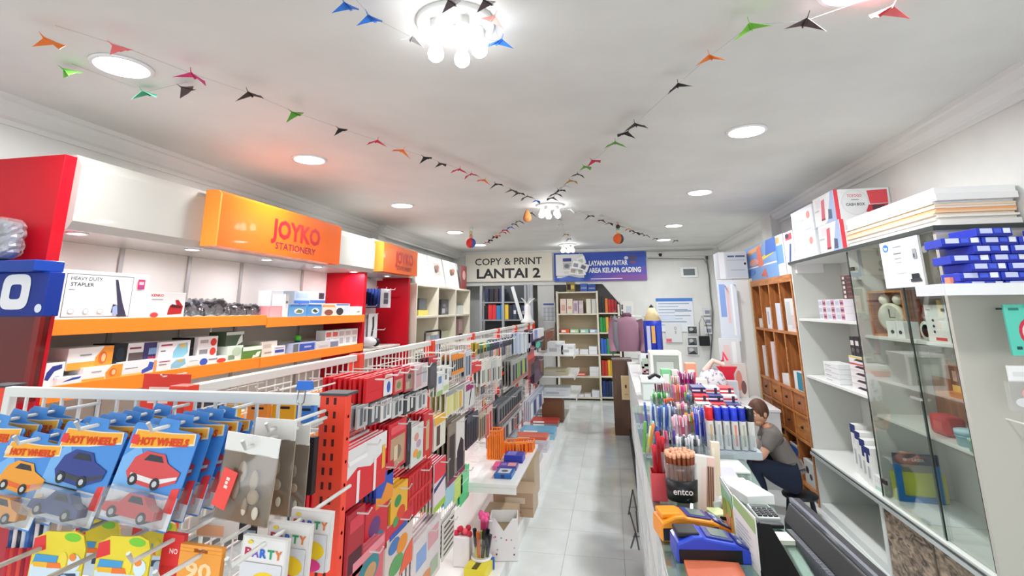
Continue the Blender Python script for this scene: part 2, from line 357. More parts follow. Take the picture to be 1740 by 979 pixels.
# ------------------------------------------------------------------ left wall display unit (red panels, orange shelf fronts)
UX = -2.62
ua = thing('wall_display_unit', 'long red and cream wall shelving unit with orange shelf edges', 'shelving unit', (XL, 2.02, 0))
def ub(name, x0, x1, y0, y1, z0, z1, mat, par=ua, bev=.002): 
    return B(x0 - XL, x1 - XL, y0 - 2.02, y1 - 2.02, z0, z1, mat).build(name, par, bevel=bev)
REDP = M('B80A1E', .42, 0, .25, 0); SHELFW = M('E4E0D6', .45)
ub('side_panel', XL + .002, UX, 1.975, 2.035, 0, 2.385, REDP); ub('side_panel', XL + .002, UX - .01, 5.24, 5.30, 0, 2.02, REDP)
ub('back_panel', XL + .002, XL + .02, 2.035, 5.24, 0, 2.02, M('E8E4DA', .5))
for y in (2.75, 3.30, 3.86, 4.75):
    r = ub('slotted_rail', XL + .02, XL + .032, y, y + .03, .1, 2.02, M('B5B3AE', .4, .4), bev=0)
pm = MB(); pm.prism([(0, 2.02), (.49, 2.02), (.515, 2.06), (.515, 2.34), (.47, 2.40), (0, 2.40)], lambda u, v, t: (u + .002, t - 2.02, v), 2.035, 5.36, M('B4B2AB', .22, 0, .5, .1)); pm.build('pelmet', ua)
for y in (2.16, 2.92, 3.68, 4.42, 5.12):
    sp = MB().lathe([(1e-5, -.004), (.036, -.004), (.046, -.008), (.05, 0)], None, 16, mats=[SPOTM, RIMM, RIMM]).build('spot_lamp', ua, (.40, y - 2.02, 2.02))
for z, segs in ((1.512, ((2.04, 3.62, .0), (3.63, 5.24, -.018))), (1.205, ((2.04, 3.58, .0), (3.59, 5.24, -.004))), (.85, ((2.04, 5.24, -.004),)), (.5, ((2.04, 5.24, -.004),))):
    for y0, y1, dz in segs:
        ub('shelf', XL + .02, UX, y0, y1, z + dz + .045, z + dz + .07, SHELFW)
        ub('shelf_edge', UX, UX + .014, y0, y1, z + dz, z + dz + .075, ORANGE)
# unit B: pegboard bay with a second sign
u2 = thing('peg_wall_unit', 'red and white wall bay with pegs under the smaller orange sign', 'shelving unit', (XL, 5.3, 0))
def vb(name, x0, x1, y0, y1, z0, z1, mat): return B(x0 - XL, x1 - XL, y0 - 5.3, y1 - 5.3, z0, z1, mat).build(name, u2, bevel=.002)
vb('side_panel', XL + .002, -2.63, 6.50, 6.56, 0, 2.03, REDP); vb('back_panel', XL + .002, XL + .02, 5.305, 6.5, 0, 2.02, M('D5D1C9', .5))
vb('pelmet', XL + .002, -2.62, 5.365, 6.62, 2.03, 2.41, M('B8B6AF', .22))
MB().lathe([(1e-5, -.004), (.036, -.004), (.046, -.008), (.05, 0)], None, 16, mats=[SPOTM, RIMM, RIMM]).build('spot_lamp', u2, (.36, .75, 2.03))
# orange light-box signs
def joyko(name, label, X, y0, y1, z0, z1, txt_y, txt_w, wrap=.14):
    t = thing(name, label, 'sign', (X, y0, z0)); d = .115; H_ = z1 - z0
    mb = MB(); arc = [(-d, 0), (0, 0), (0, H_ * .93), (-.02, H_ * .985), (-.06, H_), (-d, H_)]
    mb.prism(arc, lambda u, v, q: (u, q, v), .012, y1 - y0, M('EC660A', .25, 0, .5, .2)); mb.build('sign_box', t)
    e = MB(); e.prism(arc, lambda u, v, q: (u, q, v), 0, .012, M('FF9A3A', .4)); e.build('end_cap', t)
    for s_, hh, z, c, w in (('JOYKO', .135, H_ * .36, 'C4101E', txt_w), ('STATIONERY', .05, H_ * .13, '8A1438', txt_w * .82)):
        p = MB(); add_text(p, s_, 0, 0, hh / .7, M(c, .4), 0, .035 if hh > .1 else .012, w)
        p.build('lettering', t, (.0015, txt_y - y0, z), PI / 2)
joyko('hanging_sign', 'large orange light box sign with red lettering over the near shelves', -2.47, 2.85, 4.40, 2.03, 2.40, 3.72, .66)
joyko('hanging_sign', 'smaller orange light box sign farther along the left wall', -2.50, 5.40, 6.46, 2.04, 2.38, 6.02, .56)

# blue header box with a wrapped pack on it, at the near end of the red panel
bx1 = at(78, 500, Y=1.88).x; lx1 = at(101, 440, Y=1.93).x; hz0, hz1 = at(60, 538, Y=1.88).z, at(60, 462, Y=1.88).z
bs = thing('display_header', 'blue header box with white letter O at the left edge', 'sign', (-3.05, 1.88, hz0)); HH = hz1 - hz0
BL = M('12308A', .4, 0, .3); B(0, bx1 + 3.05, 0, .07, 0, HH, BL).build('box', bs, bevel=.004); B(0, lx1 + 3.05, -.05, .08, HH, HH + .05, M('16409C', .4, 0, .3)).build('ledge', bs, bevel=.004)
pz = MB()
def sq(cx, cz, a, b, e, n=28):
    return [(cx + a * (abs(math.cos(q)) ** e) * (1 if math.cos(q) >= 0 else -1), cz + b * (abs(math.sin(q)) ** e) * (1 if math.sin(q) >= 0 else -1)) for q in [2 * PI * i / n for i in range(n)]]
oc, od = at(27, 496, Y=1.88), at(65, 524, Y=1.88); ox, oz = oc.x + 3.05, oc.z - hz0
o_, i_ = sq(ox, oz, .078, .078, .5), sq(ox, oz, .031, .033, .45); k = len(pz.v)
pz.v += [(x, -.002, z) for x, z in o_] + [(x, -.002, z) for x, z in i_]
for q in range(28): w = (q + 1) % 28; pz.face((k + q, k + w, k + 28 + w, k + 28 + q), M('F2F4F8', .4))
pz.poly([(x, -.002, z) for x, z in sq(od.x + 3.05, od.z - hz0, .019, .019, 1, 16)], M('D8E0EE', .4)); pz.build('lettering', bs)
B(.02, bx1 + 3.05 - .03, .02, .06, -.36, 0, clear('red_acrylic', 'D8606A', 1.2, .08, .0)).build('acrylic_panel', bs)
for x in (.02, bx1 + 3.05 - .06): B(x, x + .03, .062, .08, -hz0, 0, REDP).build('stand_leg', bs)
def crumple(mb, o, rx, ry, h, mat, n=18, k=12, j=.10, e=.5, seed=1):
    r_ = random.Random(seed); b = len(mb.v)
    for i in range(k + 1):
        t = i / k; prof = (1 - abs(2 * t - 1) ** 5) ** .5 if 0 < t < 1 else .02
        for q in range(n):
            a = 2 * PI * q / n; f_ = 1 + r_.uniform(-j, j); cx, sy = math.cos(a), math.sin(a)
            mb.v.append((o[0] + rx * prof * f_ * math.copysign(abs(cx) ** e, cx), o[1] + ry * prof * f_ * math.copysign(abs(sy) ** e, sy), o[2] + h * t))
    for i in range(k):
        for q in range(n): w = (q + 1) % n; mb.face((b + i * n + q, b + i * n + w, b + i * n + n + w, b + i * n + n + q), mat)
    return mb
w_ = crumple(MB(), (0, 0, 0), .105, .05, .20, M('8C8C96', .3, .3), 22, 14, .07, .6, 3).build('wrapped_roll', None, (at(-2, 400, Y=1.89).x, 1.89, hz1 + .0505)); tag(w_, 'silver plastic wrapped pack standing on the blue header box', 'package')
crumple(MB(), (0, 0, .001), .115, .06, .213, FILM, 22, 14, .06, .6, 9).build('plastic_wrap', w_)

# ------------------------------------------------------------------ goods on the orange shelves
PX_ = ('X', -2.637); Z1, Z2 = 1.583, 1.276; Z1B, Z2B = 1.565, 1.272
RT = lambda *a: a
pxpack('stapler_carton', 'large white heavy duty stapler carton on the upper orange shelf', 'carton', (97, 462, 250, 541), PX_, .16, Z1, items=[
    ('r', .06, .05, .80, .93, '5A5A60'), ('r', .067, .065, .793, .915, 'F0F0EE'), ('t', 'HEAVY DUTY', .27, .80, .075, '3A3A40', .01, .33), ('t', 'STAPLER', .23, .68, .075, '3A3A40', .01, .24), ('r', .10, .60, .16, .612, '888890'),
    ('p', [(.58, .85), (.61, .85), (.70, .35), (.77, .05), (.66, .05), (.62, .15), (.58, .14), (.59, .32), (.645, .30)], '3C3A52'), ('p', [(.60, .08), (.66, .10), (.64, .30), (.59, .26)], '9FB4DC'),
    ('e', .15, .17, .035, .05, 'B9BCC2'), ('e', .15, .17, .028, .04, 'F0F0EE'), ('e', .30, .17, .03, .06, 'B9BCC2'), ('e', .30, .17, .022, .047, 'F0F0EE'), ('e', .45, .17, .035, .05, 'B9BCC2'), ('e', .45, .17, .028, .04, 'F0F0EE'),
    ('r', .85, .66, .94, .88, 'D23A6A'), ('r', .865, .76, .925, .83, 'F2C8D4'), ('r', .87, .68, .92, .72, '8A5AA8')])
pxpack('stapler_box', 'white box printed with a red hand stapler on the upper shelf', 'carton', (248, 497, 314, 541), PX_, .14, Z1, items=[
    ('t', 'KENKO', .25, .83, .10, 'C82A2A', .03, .30), ('r', .12, .70, .40, .73, 'A0A0A8'), ('p', [(.55, .12), (.92, .15), (.95, .45), (.80, .72), (.72, .70), (.78, .45), (.60, .50), (.56, .30)], 'B8242A'), ('p', [(.60, .42), (.90, .36), (.92, .46), (.64, .54)], '5A1018'), ('e', .22, .12, .10, .10, 'D84848')])
def bagged(px0, px1, py0, py1, z, label, n):
    a, b = at(px0, 530, X=-2.68).y, at(px1, 530, X=-2.68).y; h = at((px0 + px1) / 2, py0, X=-2.68).z - z
    t = thing('bagged_tool', label, 'bagged goods', (-2.78, (a + b) / 2, z), PI / 2, None)
    w = b - a; m1 = MB()
    for i in range(n): crumple(m1, (-w / 2 + w * (i + .5) / n, -.02, .003), w / n * .46, .05, h * (.80 + .1 * (i % 2)), M(['1C1E22', '2E3034'][i % 2], .3), 12, 8, .16, .8, int(px0) + i)
    m1.build('dark_tool', t)
    m2 = MB(); N = 10; 
    for i in range(N + 1):
        x = -w / 2 + w * i / N; hh = h * (.86 + .14 * math.sin(i * 2.3)) * (.75 if i in (0, N) else 1)
        m2.v += [(x, -.075, 0), (x, -.07, hh * .55), (x, -.02, hh), (x, .06, hh * .8), (x, .07, 0)]
    for i in range(N):
        for q in range(4): m2.face((i * 5 + q, i * 5 + q + 1, i * 5 + q + 6, i * 5 + q + 5), FILM, True)
    m2.build('plastic_bag', t)
bagged(316, 352, 505, 540, Z1, 'black tool in crinkled clear plastic next to the red stapler box', 2); bagged(354, 397, 505, 540, Z1, 'wider black tool in crinkled clear plastic on the upper shelf', 2)
bagged(398, 424, 513, 540, Z1, 'small dark bagged tool, left of the two before the shelf step', 2); bagged(425, 451, 515, 540, Z1, 'small dark bagged tool at the step between orange shelf edges', 2)
bx = [  # upper shelf, far segment: rect, colour, label, prints, depth plane
 ((456, 520, 479, 545), 'F0A0A4', 'translucent pink box just past the step of the upper shelf', [('r', .1, .1, .9, .9, 'F4B4B8')], -2.68),
 ((460, 494, 481, 524), 'E8E6E0', 'tall clear cream box behind the pink box', [('r', .08, .05, .92, .95, 'EFEDE6')], -2.86),
 ((484, 500, 490, 543), 'EDEDEB', 'narrow white box standing between the pink and the blue boxes', [('r', .2, .6, .8, .7, '707078')], -2.68),
 ((491, 517, 521, 543), '6AA8DE', 'light blue box with a green device picture, nearer of the pair', [('r', .05, .82, .95, .97, '3A7CC8'), ('e', .55, .45, .28, .22, 'E8F0F4'), ('p', [(.35, .35), (.7, .3), (.75, .5), (.5, .6)], '6A8A50')], -2.68),
 ((522, 517, 546, 542), '5AA0DC', 'light blue box with a dark green device picture, farther of the pair', [('r', .05, .82, .95, .97, '2F74C4'), ('e', .55, .45, .28, .24, 'DCEAF2'), ('p', [(.35, .45), (.6, .3), (.75, .4), (.5, .62)], '2E5040')], -2.68),
 ((500, 495, 526, 516), 'B9C4C8', 'grey blue box lying on the light blue boxes, nearer one', [('r', 0, 0, 1, .25, '3B6FB8'), ('r', .1, .45, .9, .85, 'A8B8BC')], -2.84),
 ((527, 496, 553, 515), 'D8DEE4', 'grey white box lying on the light blue boxes, farther one', [('r', 0, 0, 1, .25, '3B6FB8'), ('r', .55, .35, .9, .9, '403038')], -2.84),
 ((548, 517, 569, 541), 'E8E0D4', 'white box with an orange top band and a dark pastry picture', [('r', 0, .75, 1, .95, 'E8A860'), ('e', .5, .3, .35, .25, '8A5040')], -2.68),
 ((570, 516, 594, 540), 'E9E9EC', 'white and blue box with a black stamp picture', [('r', .05, .85, .95, .96, '5A78C0'), ('e', .3, .35, .25, .3, '35353C'), ('r', .6, .1, .95, .8, 'D4DCE8')], -2.68),
 ((595, 521, 616, 539), 'EFF0EE', 'white box with a yellow green eraser picture at the shelf end', [('r', .1, .3, .9, .8, 'DCEAF0'), ('p', [(.4, .3), (.8, .35), (.7, .55)], '8AA040')], -2.68)]
for i, (r, c, l, it, xp) in enumerate(bx): pxpack('small_carton', l, 'carton', r, ('X', xp + .04), .12, (Z1B if xp > -2.8 or i == 1 else at((r[0] + r[2]) / 2, r[3], X=xp + .04).z), col=c, items=it)
def photo_items(cols): return [('r', 0, 0, 1, 1, 'ECECEA')] + [('r', .06 + .3 * (i % 3), .08 + .45 * (i // 3), .33 + .3 * (i % 3), .48 + .45 * (i // 3), c) for i, c in enumerate(cols)]
lw = [
 ((66, 617, 108, 652), 'F0F0F0', 'white box with blue scissors picture at the near end of the lower shelf', [('p', [(.25, .3), (.4, .25), (.6, .62), (.9, .72), (.88, .9), (.5, .85), (.3, .6)], '2C3C90'), ('e', .75, .3, .15, .12, 'B8C0CC')], -2.66, 0),
 ((96, 640, 138, 664), 'F0F0F2', 'white box with a long blue streak in the lower shelf front row', [('p', [(.2, .35), (.9, .6), (.95, .85), (.6, .8), (.3, .5)], '2F4CA0')], -2.64, 0),
 ((115, 590, 191, 626), 'F2F0EC', 'white and orange punch carton stacked on top, lower shelf', [('r', 0, 0, .62, .33, 'F4A840'), ('p', [(.58, 0), (1, 0), (1, 1), (.78, 1), (.60, .5)], 'F59A34'), ('e', .76, .45, .10, .3, 'E06A30'), ('e', .78, .45, .05, .2, 'F7C48A'), ('r', .25, .62, .5, .68, '8A8A90')], -2.66, .142),
 ((140, 622, 206, 655), 'F2F0EE', 'white and orange punch carton at the bottom, lower shelf', [('r', 0, 0, .55, .2, 'F4A840'), ('p', [(.58, 0), (1, 0), (1, 1), (.72, 1), (.56, .5)], 'F59A34'), ('e', .75, .45, .10, .3, 'E06A30'), ('e', .77, .45, .05, .2, 'F7C48A'), ('r', .2, .6, .45, .66, '8A8A90')], -2.64, 0),
 ((192, 584, 216, 619), '14181E', 'black carton between the orange and the photo printed cartons', [('e', .5, .5, .3, .3, '22303C')], -2.68, .142),
 ((216, 582, 268, 618), 'E6E4E4', 'carton printed with dark purple photos on the lower shelf stack', [('r', .05, .1, .5, .55, '6A5A58'), ('r', .5, .02, 1, .98, '3C3468'), ('r', .68, .4, .95, .7, '7FA8D0'), ('r', .68, .08, .95, .3, 'B83058'), ('r', .06, .72, .42, .8, '803040')], -2.68, .142),
 ((206, 613, 264, 646), 'E8ECEC', 'white carton with a blue curved shape under the purple carton', [('p', [(.58, .0), (.9, .25), (.92, .75), (.78, .85), (.75, .5), (.58, .3)], '3A55B0'), ('r', .92, 0, 1, .9, 'F0A060'), ('r', .1, .5, .45, .56, '90A0A8'), ('r', 0, 0, .58, .14, 'F4C070')], -2.64, 0),
 ((270, 580, 322, 615), 'F0EEEE', 'white carton with a pale blue drawing stacked on its twin', [('p', [(.45, .1), (.75, .1), (.95, .4), (.9, .9), (.6, .85), (.45, .5)], '8AC4D8'), ('e', .75, .75, .12, .12, 'C8B070'), ('r', .05, .8, .4, .88, 'B04060'), ('r', .05, .55, .2, .6, '606068')], -2.66, .142),
 ((266, 610, 317, 642), 'F0EEEE', 'white carton with a pale blue drawing under its twin', [('p', [(.45, .1), (.75, .1), (.95, .4), (.9, .9), (.6, .85), (.45, .5)], '8AC4D8'), ('e', .75, .75, .12, .12, 'C8B070'), ('r', .05, .8, .4, .88, 'B04060'), ('r', .05, .55, .3, .62, '606068')], -2.64, 0),
 ((318, 605, 352, 632), 'ECEEEE', 'white carton with a solid blue disc on the lower shelf', [('e', .8, .35, .2, .35, '3C5CC0'), ('r', .1, .55, .5, .6, '90A0A8'), ('r', 0, 0, .6, .12, 'F4B060')], -2.64, 0),
 ((322, 574, 336, 608), '17191C', 'narrow black carton standing behind the blue disc carton', [('r', .1, .45, .9, .5, '404448')], -2.70, .12),
 ((336, 572, 369, 608), 'ECE6E4', 'white carton with red tape rolls pictured on the lower shelf', [('e', .78, .72, .16, .18, 'D83A2C'), ('e', .78, .28, .16, .18, 'D8402E'), ('r', .1, .7, .5, .85, 'B0A8A8'), ('r', .1, .2, .5, .4, '8A8890')], -2.67, .13),
 ((352, 606, 384, 630), 'EEECEA', 'small white carton with a red ball picture, lower shelf front', [('e', .72, .35, .25, .35, 'D84A38'), ('r', .05, .6, .5, .8, '909098')], -2.645, 0),
 ((384, 564, 414, 590), '4A5C48', 'dark green carton with a white ribbon picture on the stack', [('p', [(.6, .1), (.95, .3), (.9, .85), (.75, .6)], 'E8ECE4'), ('r', .0, .8, 1, 1, 'C8D0C4')], -2.67, .13),
 ((385, 588, 412, 622), 'DCE6DA', 'pale green carton with small leafy print on the lower shelf', [('r', .1, .1, .5, .4, '7E9878'), ('e', .6, .6, .3, .3, 'B8CCB0')], -2.65, 0),
 ((412, 589, 444, 620), '5E8A3E', 'green carton with a white swirl picture, lower shelf', [('r', 0, .68, 1, 1, 'E8EEE2'), ('p', [(.5, .05), (.85, .1), (.95, .55), (.75, .5), (.65, .25), (.55, .3)], 'EEF4E8')], -2.64, 0),
 ((444, 580, 470, 612), 'E4DCD0', 'cream carton just past the lower shelf step', [('r', .1, .55, .6, .8, 'C8B8A8'), ('r', .2, .2, .8, .3, 'B09888')], -2.66, 0),
 ((465, 588, 484, 610), 'E8E4E8', 'white and blue striped carton under the green topped bottle', [('r', .1, .3, .9, .6, '3454A8'), ('r', .1, .75, .9, .85, 'A0A0A8')], -2.64, 0),
 ((496, 582, 536, 602), 'B8C0D8', 'blue printed carton lying on the lower shelf far part', [('r', .3, .1, .95, .85, '3C58B8'), ('r', .05, .1, .25, .9, '707478'), ('r', .5, .4, .8, .6, 'A8B8E0')], -2.64, 0),
 ((537, 579, 576, 597), 'D8D8D8', 'grey and white low carton next to the blue printed carton', [('r', .6, .1, .95, .8, '8088A0'), ('r', .1, .2, .5, .5, 'C4C4C8')], -2.64, 0)]
for r, c, l, it, xp, dz in lw:
    far = r[0] > 440; pxpack('shelf_carton', l, 'carton', r, ('X', xp + .012), .14, (Z2B if far else Z2) + (dz if dz == 0 else at((r[0] + r[2]) / 2, r[3], X=xp + .012).z - Z2), col=c, items=it)
for i in range(5):
    a = 553 + i * 11; pxpack('glue_box', 'white and red upright box, one of five in a row at the far shelf end', 'carton', (a, 562 - i * .9, a + 10.4, 589 - i), ('X', -2.66), .1, Z2B, col='EDEAE8', items=[('r', .1, .62, .9, .9, 'E86858' if i < 2 else 'D0B8B4'), ('r', .2, .15, .8, .5, 'B8B8BE')], group='five upright boxes at the far shelf end')
tp = thing('green_topped_bottle', 'small dark bottle with a bright green top on the lower shelf', 'bottle', (-2.72, 4.22, Z2B))
MB().lathe([(.03, 0), (.034, .01), (.034, .07), (.02, .09)], M('2C4A6A', .3), 12).build('bottle_body', tp); MB().lathe([(.024, .09), (.028, .095), (.028, .13), (1e-5, .135)], M('5CD040', .4), 12).build('cap', tp)
# ------------------------------------------------------------------ pegs of the second bay
def peg(parent, p, d, L_, r=.004, mat=WIRE, up=.02):
    """a display hook starting at p, running along unit vector d, tip bent up"""
    p, d = Vector(p), Vector(d)
    return MB().tube([p, p + d * (L_ - .012), p + d * L_ + Vector((0, 0, up))], r, mat, 5).build('peg_hook', parent)
o2 = Vector((XL, 5.3, 0))
for z, n in ((1.87, 4), (1.66, 3), (1.38, 3)):
    for k in range(n): peg(u2, Vector((XL + .02, 5.55 + k * .26, z)) - o2, (1, 0, 0), .34)
def hung_blister(name, label, cat, p, w, h, face, card, inner, group=None, bar=False, t=.006):
    m1 = MB().box(-w / 2, w / 2, 0, t, -h, 0, M(card, .4)); o = m1.build(name, None, p, FACE[face]); tag(o, label, cat, group)
    q = MB(); prints(q, w, h, inner); b = q.build('printed_panel', o); b.location = (0, 0, -h); return o
def bay_packs(rect, n, name, label, col, items, last, grp, X=-2.74, step=.042):
    x0, y0, x1, y1 = rect; ymid = (y0 + y1) / 2; a, b = at(x0, ymid, X=X).y, at(x1, ymid, X=X).y; zt = at((x0 + x1) / 2, y0, X=X).z; h = zt - at((x0 + x1) / 2, y1, X=X).z
    for i in range(n): hung_blister(name, label if i else last[0], 'blister pack', (X - step * i, (a + b) / 2, zt), b - a, h, '+X', col if i else last[1], items if i else last[2], grp if i else None)
    peg(u2, Vector((XL + .02, (a + b) / 2, zt - .015)) - o2, (1, 0, 0), X + .06 - XL - .02)
bay_packs((647, 491, 664, 523), 7, 'blue_blister_pack', 'blue backed blister pack on the upper peg of the red bay', '2A3F7C', [('r', .08, .05, .92, .95, '31488C'), ('r', .2, .1, .8, .7, '1C2A5C')], ('front white framed blister pack on the upper peg of the red bay', 'ECECEE', [('r', .04, .04, .96, .96, 'ECECEE'), ('r', .28, .2, .72, .8, '60636A'), ('r', .3, .45, .7, .5, 'B0B0B4')]), 'blue blister packs on the red bay')
bay_packs((626, 533, 641, 575), 6, 'white_blister_pack', 'white blister pack with a black tool, lower peg of the red bay', 'DCDCDC', [('p', [(.3, .1), (.5, .1), (.65, .5), (.6, .9), (.4, .85), (.45, .5)], '3A3A44'), ('r', .1, .8, .9, .95, 'A8ACB4')], ('front white blister pack with a black curved tool, lower peg of the red bay', 'E4E4E4', [('p', [(.3, .1), (.5, .1), (.65, .5), (.6, .9), (.4, .85), (.45, .5)], '2A2A34')]), 'white blister packs on the red bay', -2.78)
sp_ = tag(MB().ball((0, 0, .06), .07, M('D8D8DA', .4), 10, 6, 1.6, 1, .8).ball((.05, .1, .05), .05, BLACK, 8, 5).build('bagged_item', None, (-2.78, 5.7, 1.2)), 'black and white bagged item low in the red peg bay', 'bagged goods')
B(-2.98 - XL, -2.70 - XL, .05, 1.15, 1.17, 1.19, SHELFW).build('shelf', u2)
# black framed display stand past the bay
fd = thing('black_framed_stand', 'black round cornered frame stand holding clear packs below the cube shelf', 'display stand', (-2.42, 6.6, 1.0))
fm = MB(); fm.tube([(0, 0, .0), (0, 0, .31), (0, .02, .33), (0, .60, .33), (0, .63, .31), (0, .63, 0)], .014, BLACK, 8); fm.build('frame', fd)
for k in range(3): B(-.02, .0, .05 + .19 * k, .2 + .19 * k, .02, .27, M(['C8D2D0', 'A8C0C8', 'B9BEDA'][k], .3)).build('clear_pack', fd)
B(-.03, .03, 0, .63, -1.0, .01, DGREY).build('base', fd)

# ------------------------------------------------------------------ pale cube shelf on the left
cs = thing('cube_shelf', 'cream open cube shelf along the left wall', 'shelf', (-3.06, 6.72, 0))
CRM = CREAM; cw = .46; x1 = .44
ys = [0, .90, 1.82, 2.72]; zs = [.60, 1.03, 1.50, 1.94]
B(0, .012, 0, 2.74, .02, 1.96, CRM).build('back_panel', cs)
for y in ys: B(.012, cw, y, y + .035, 0, 1.96, CRM).build('upright', cs, bevel=.002)
for z in [.05] + zs:
    for k in range(3): B(.012, cw - .004, ys[k] + .035, ys[k + 1], z, z + .03, CRM).build('shelf_board', cs, bevel=.002)
def cubeitem(name, label, cat, rect, z, d, col, items=(), X=-2.72): return pxpack(name, label, cat, rect, ('X', X), d, z, col=col, items=items)
cubeitem('yellow_box', 'flat yellow box under the dark grey box in the cube shelf', 'box', (711, 527, 727, 535), 1.531, .2, 'E2C95C')
cubeitem('dark_box', 'dark grey box in the first upper cube of the cream shelf', 'box', (712, 507, 725, 526), 1.531 + .075, .14, '55595A', [('r', .1, .1, .9, .9, '62676A')])
cubeitem('dark_folder', 'dark patterned folder in the middle upper cube', 'folder', (750, 509, 762, 535), 1.531, .10, '44484C', [('r', .1, .1, .5, .4, 'A8AAB0'), ('r', .5, .2, .9, .5, '6A6E74'), ('e', .4, .6, .2, .1, '7C8088')])
cubeitem('grey_paper_stack', 'pale grey stack filling the third upper cube', 'paper stack', (779, 519, 795, 534), 1.531, .2, 'D0D2D0', [('r', 0, .5, 1, .52, 'B0B2B0')])
cubeitem('pink_pack', 'pinkish pack standing in the third lower cube', 'package', (779, 542, 786, 562), 1.061, .2, 'C8A0A0', [('r', .1, .5, .9, .9, 'DCC0C0')])
cubeitem('green_tinted_pack', 'pale green pack in the middle lower cube', 'package', (749, 562, 766, 578), 1.061, .2, 'C6CCB0')
cubeitem('white_paper_stack', 'white stack with red print below the third cube', 'paper stack', (779, 566, 795, 578), .631, .2, 'E6DEDE', [('r', .2, .6, .8, .9, 'C89090')])
# frames leaning on top of it
for i, (px0, px1, l, pic) in enumerate(((706, 721, 'tall white board leaning on the cube shelf nearest the orange sign', None), (722, 731, 'second white board leaning on the cube shelf', None), (733, 756, 'white picture frame with a pink floral print on the cube shelf', '9C6A60'), (758, 783, 'white picture frame with a brown flower print on the cube shelf', '7A5A4C'))):
    a, b = at(px0, 470, X=-2.72).y, at(px1, 470, X=-2.72).y; w = b - a; h = .48
    t = thing('leaning_picture', l, 'picture frame', (-2.70, (a + b) / 2, 1.972), PI / 2)
    MB().box(-w / 2, w / 2, 0, .02, 0, h, M('E8E8E8' if i != 1 else 'DDE2E6', .4)).build('board', t, rot=(-.2, 0, 0), bevel=.003)
    if pic:
        q = MB(); prints(q, w, h, [('r', .3, .38, .8, .8, 'D8CFC4'), ('e', .5, .6, .16, .12, pic), ('e', .62, .68, .1, .07, 'A87868'), ('e', .42, .52, .08, .07, '5C4A44')]); q.build('print', t, rot=(-.2, 0, 0))
pxpack('floral_card', 'small dark red floral card beside the framed flower prints', 'card', (784, 452, 793, 482), ('X', -2.66), .01, 1.972, col='8C3A3A', items=[('e', .5, .6, .3, .2, 'D0A0A0')])

# ------------------------------------------------------------------ signs at the back
def banner(name, label, rect, Y, col, items, t=.02):
    x0, y0, x1, y1 = rect; a = at(x0, y0, Y=Y); b = at(x1, y1, Y=Y); w = b.x - a.x; h = a.z - b.z
    o = B(-w / 2, w / 2, 0, t, 0, h, M(col, .5)).build(name, None, ((a.x + b.x) / 2, Y, b.z)); tag(o, label, 'sign')
    q = MB(); prints(q, w, h, items); q.build('lettering', o); return o
banner('hanging_sign', 'cream banner reading COPY and PRINT LANTAI 2 at the back', (791, 433, 939, 477), YB - .05, 'EFEADB', [('t', 'COPY & PRINT', .50, .60, .25, '2A2A2C', .012, .77), ('t', 'LANTAI 2', .50, .13, .34, '26262A', .03, .73)], .04)
struct(B(-2.75, .66, YB - .012, YB - .002, 2.60, 2.66, M('EDEDEA', .5)).build('trim_8'))
banner('hanging_sign', 'blue and violet delivery service banner on the back wall', (941, 431, 1100, 476), YB - .04, '3F5CC0', [('p', [(.35, 0), (1, 0), (1, .5), (.75, .35), (.5, .3)], '6A5AB8'), ('p', [(.5, 0), (1, 0), (1, .2), (.7, .22)], '8A5AA8'), ('r', .03, .12, .33, .92, 'EEF0F2'), ('p', [(.05, .02), (.33, .02), (.28, .12), (.16, .2), (.05, .1)], '5A78CC'),
    ('t', 'LAYANAN ANTAR', .595, .54, .17, 'FFFFFF', .035, .42), ('t', 'AREA KELAPA GADING', .66, .29, .17, 'FFFFFF', .035, .56), ('r', .40, .06, .74, .085, 'E8E8F8'), ('e', .79, .78, .022, .06, 'DDE4F4'), ('e', .86, .78, .05, .12, '5A5A8C'), ('e', .86, .62, .035, .05, '8A5A80')], .03)
pst = banner('hanging_poster', 'white poster with small product pictures over the blue banner', (944, 433, 992, 468), YB - .07, 'F2F2F0', [('r', .26, .66, .57, .82, '4A4A9C'), ('r', .27, .30, .56, .62, 'C8C4B4'), ('e', .40, .45, .09, .10, '7A8090'), ('r', .6, .55, .9, .7, 'D8E0D0'), ('e', .64, .38, .05, .08, '4A4A40'), ('r', .3, .1, .8, .2, 'DCDCDC')], .01)
mob = thing('hanging_sample_cluster', 'cluster of white sample cards hanging before the blue banner', 'sample cards', tuple(at(985, 452, Y=YB - .25)))
for i, (dx, dz, rr) in enumerate(((-.06, .02, .2), (.03, .1, -.3), (.08, -.02, .4), (.02, -.1, -.1), (-.12, -.08, .15))):
    c = B(-.08, .08, 0, .008, -.07, .07, M('EDEDEC', .5)); q = c.build('sample_card', mob, (dx, .02 * i, dz), rot=(0, rr, rr * .6))
    q2 = MB(); prints(q2, .16, .14, [('r', .15, .2, .7, .7, ['8A8E98', 'C0CCB8', '6A6E7C', 'A8B0A0', 'B8A8A0'][i])]); b_ = q2.build('printed_panel', q); b_.location = (0, 0, -.07)
MB().tube([(0, .02, .1), (0, .02, ZC - mob.location.z)], .003, WIRE, 4).build('string', mob)
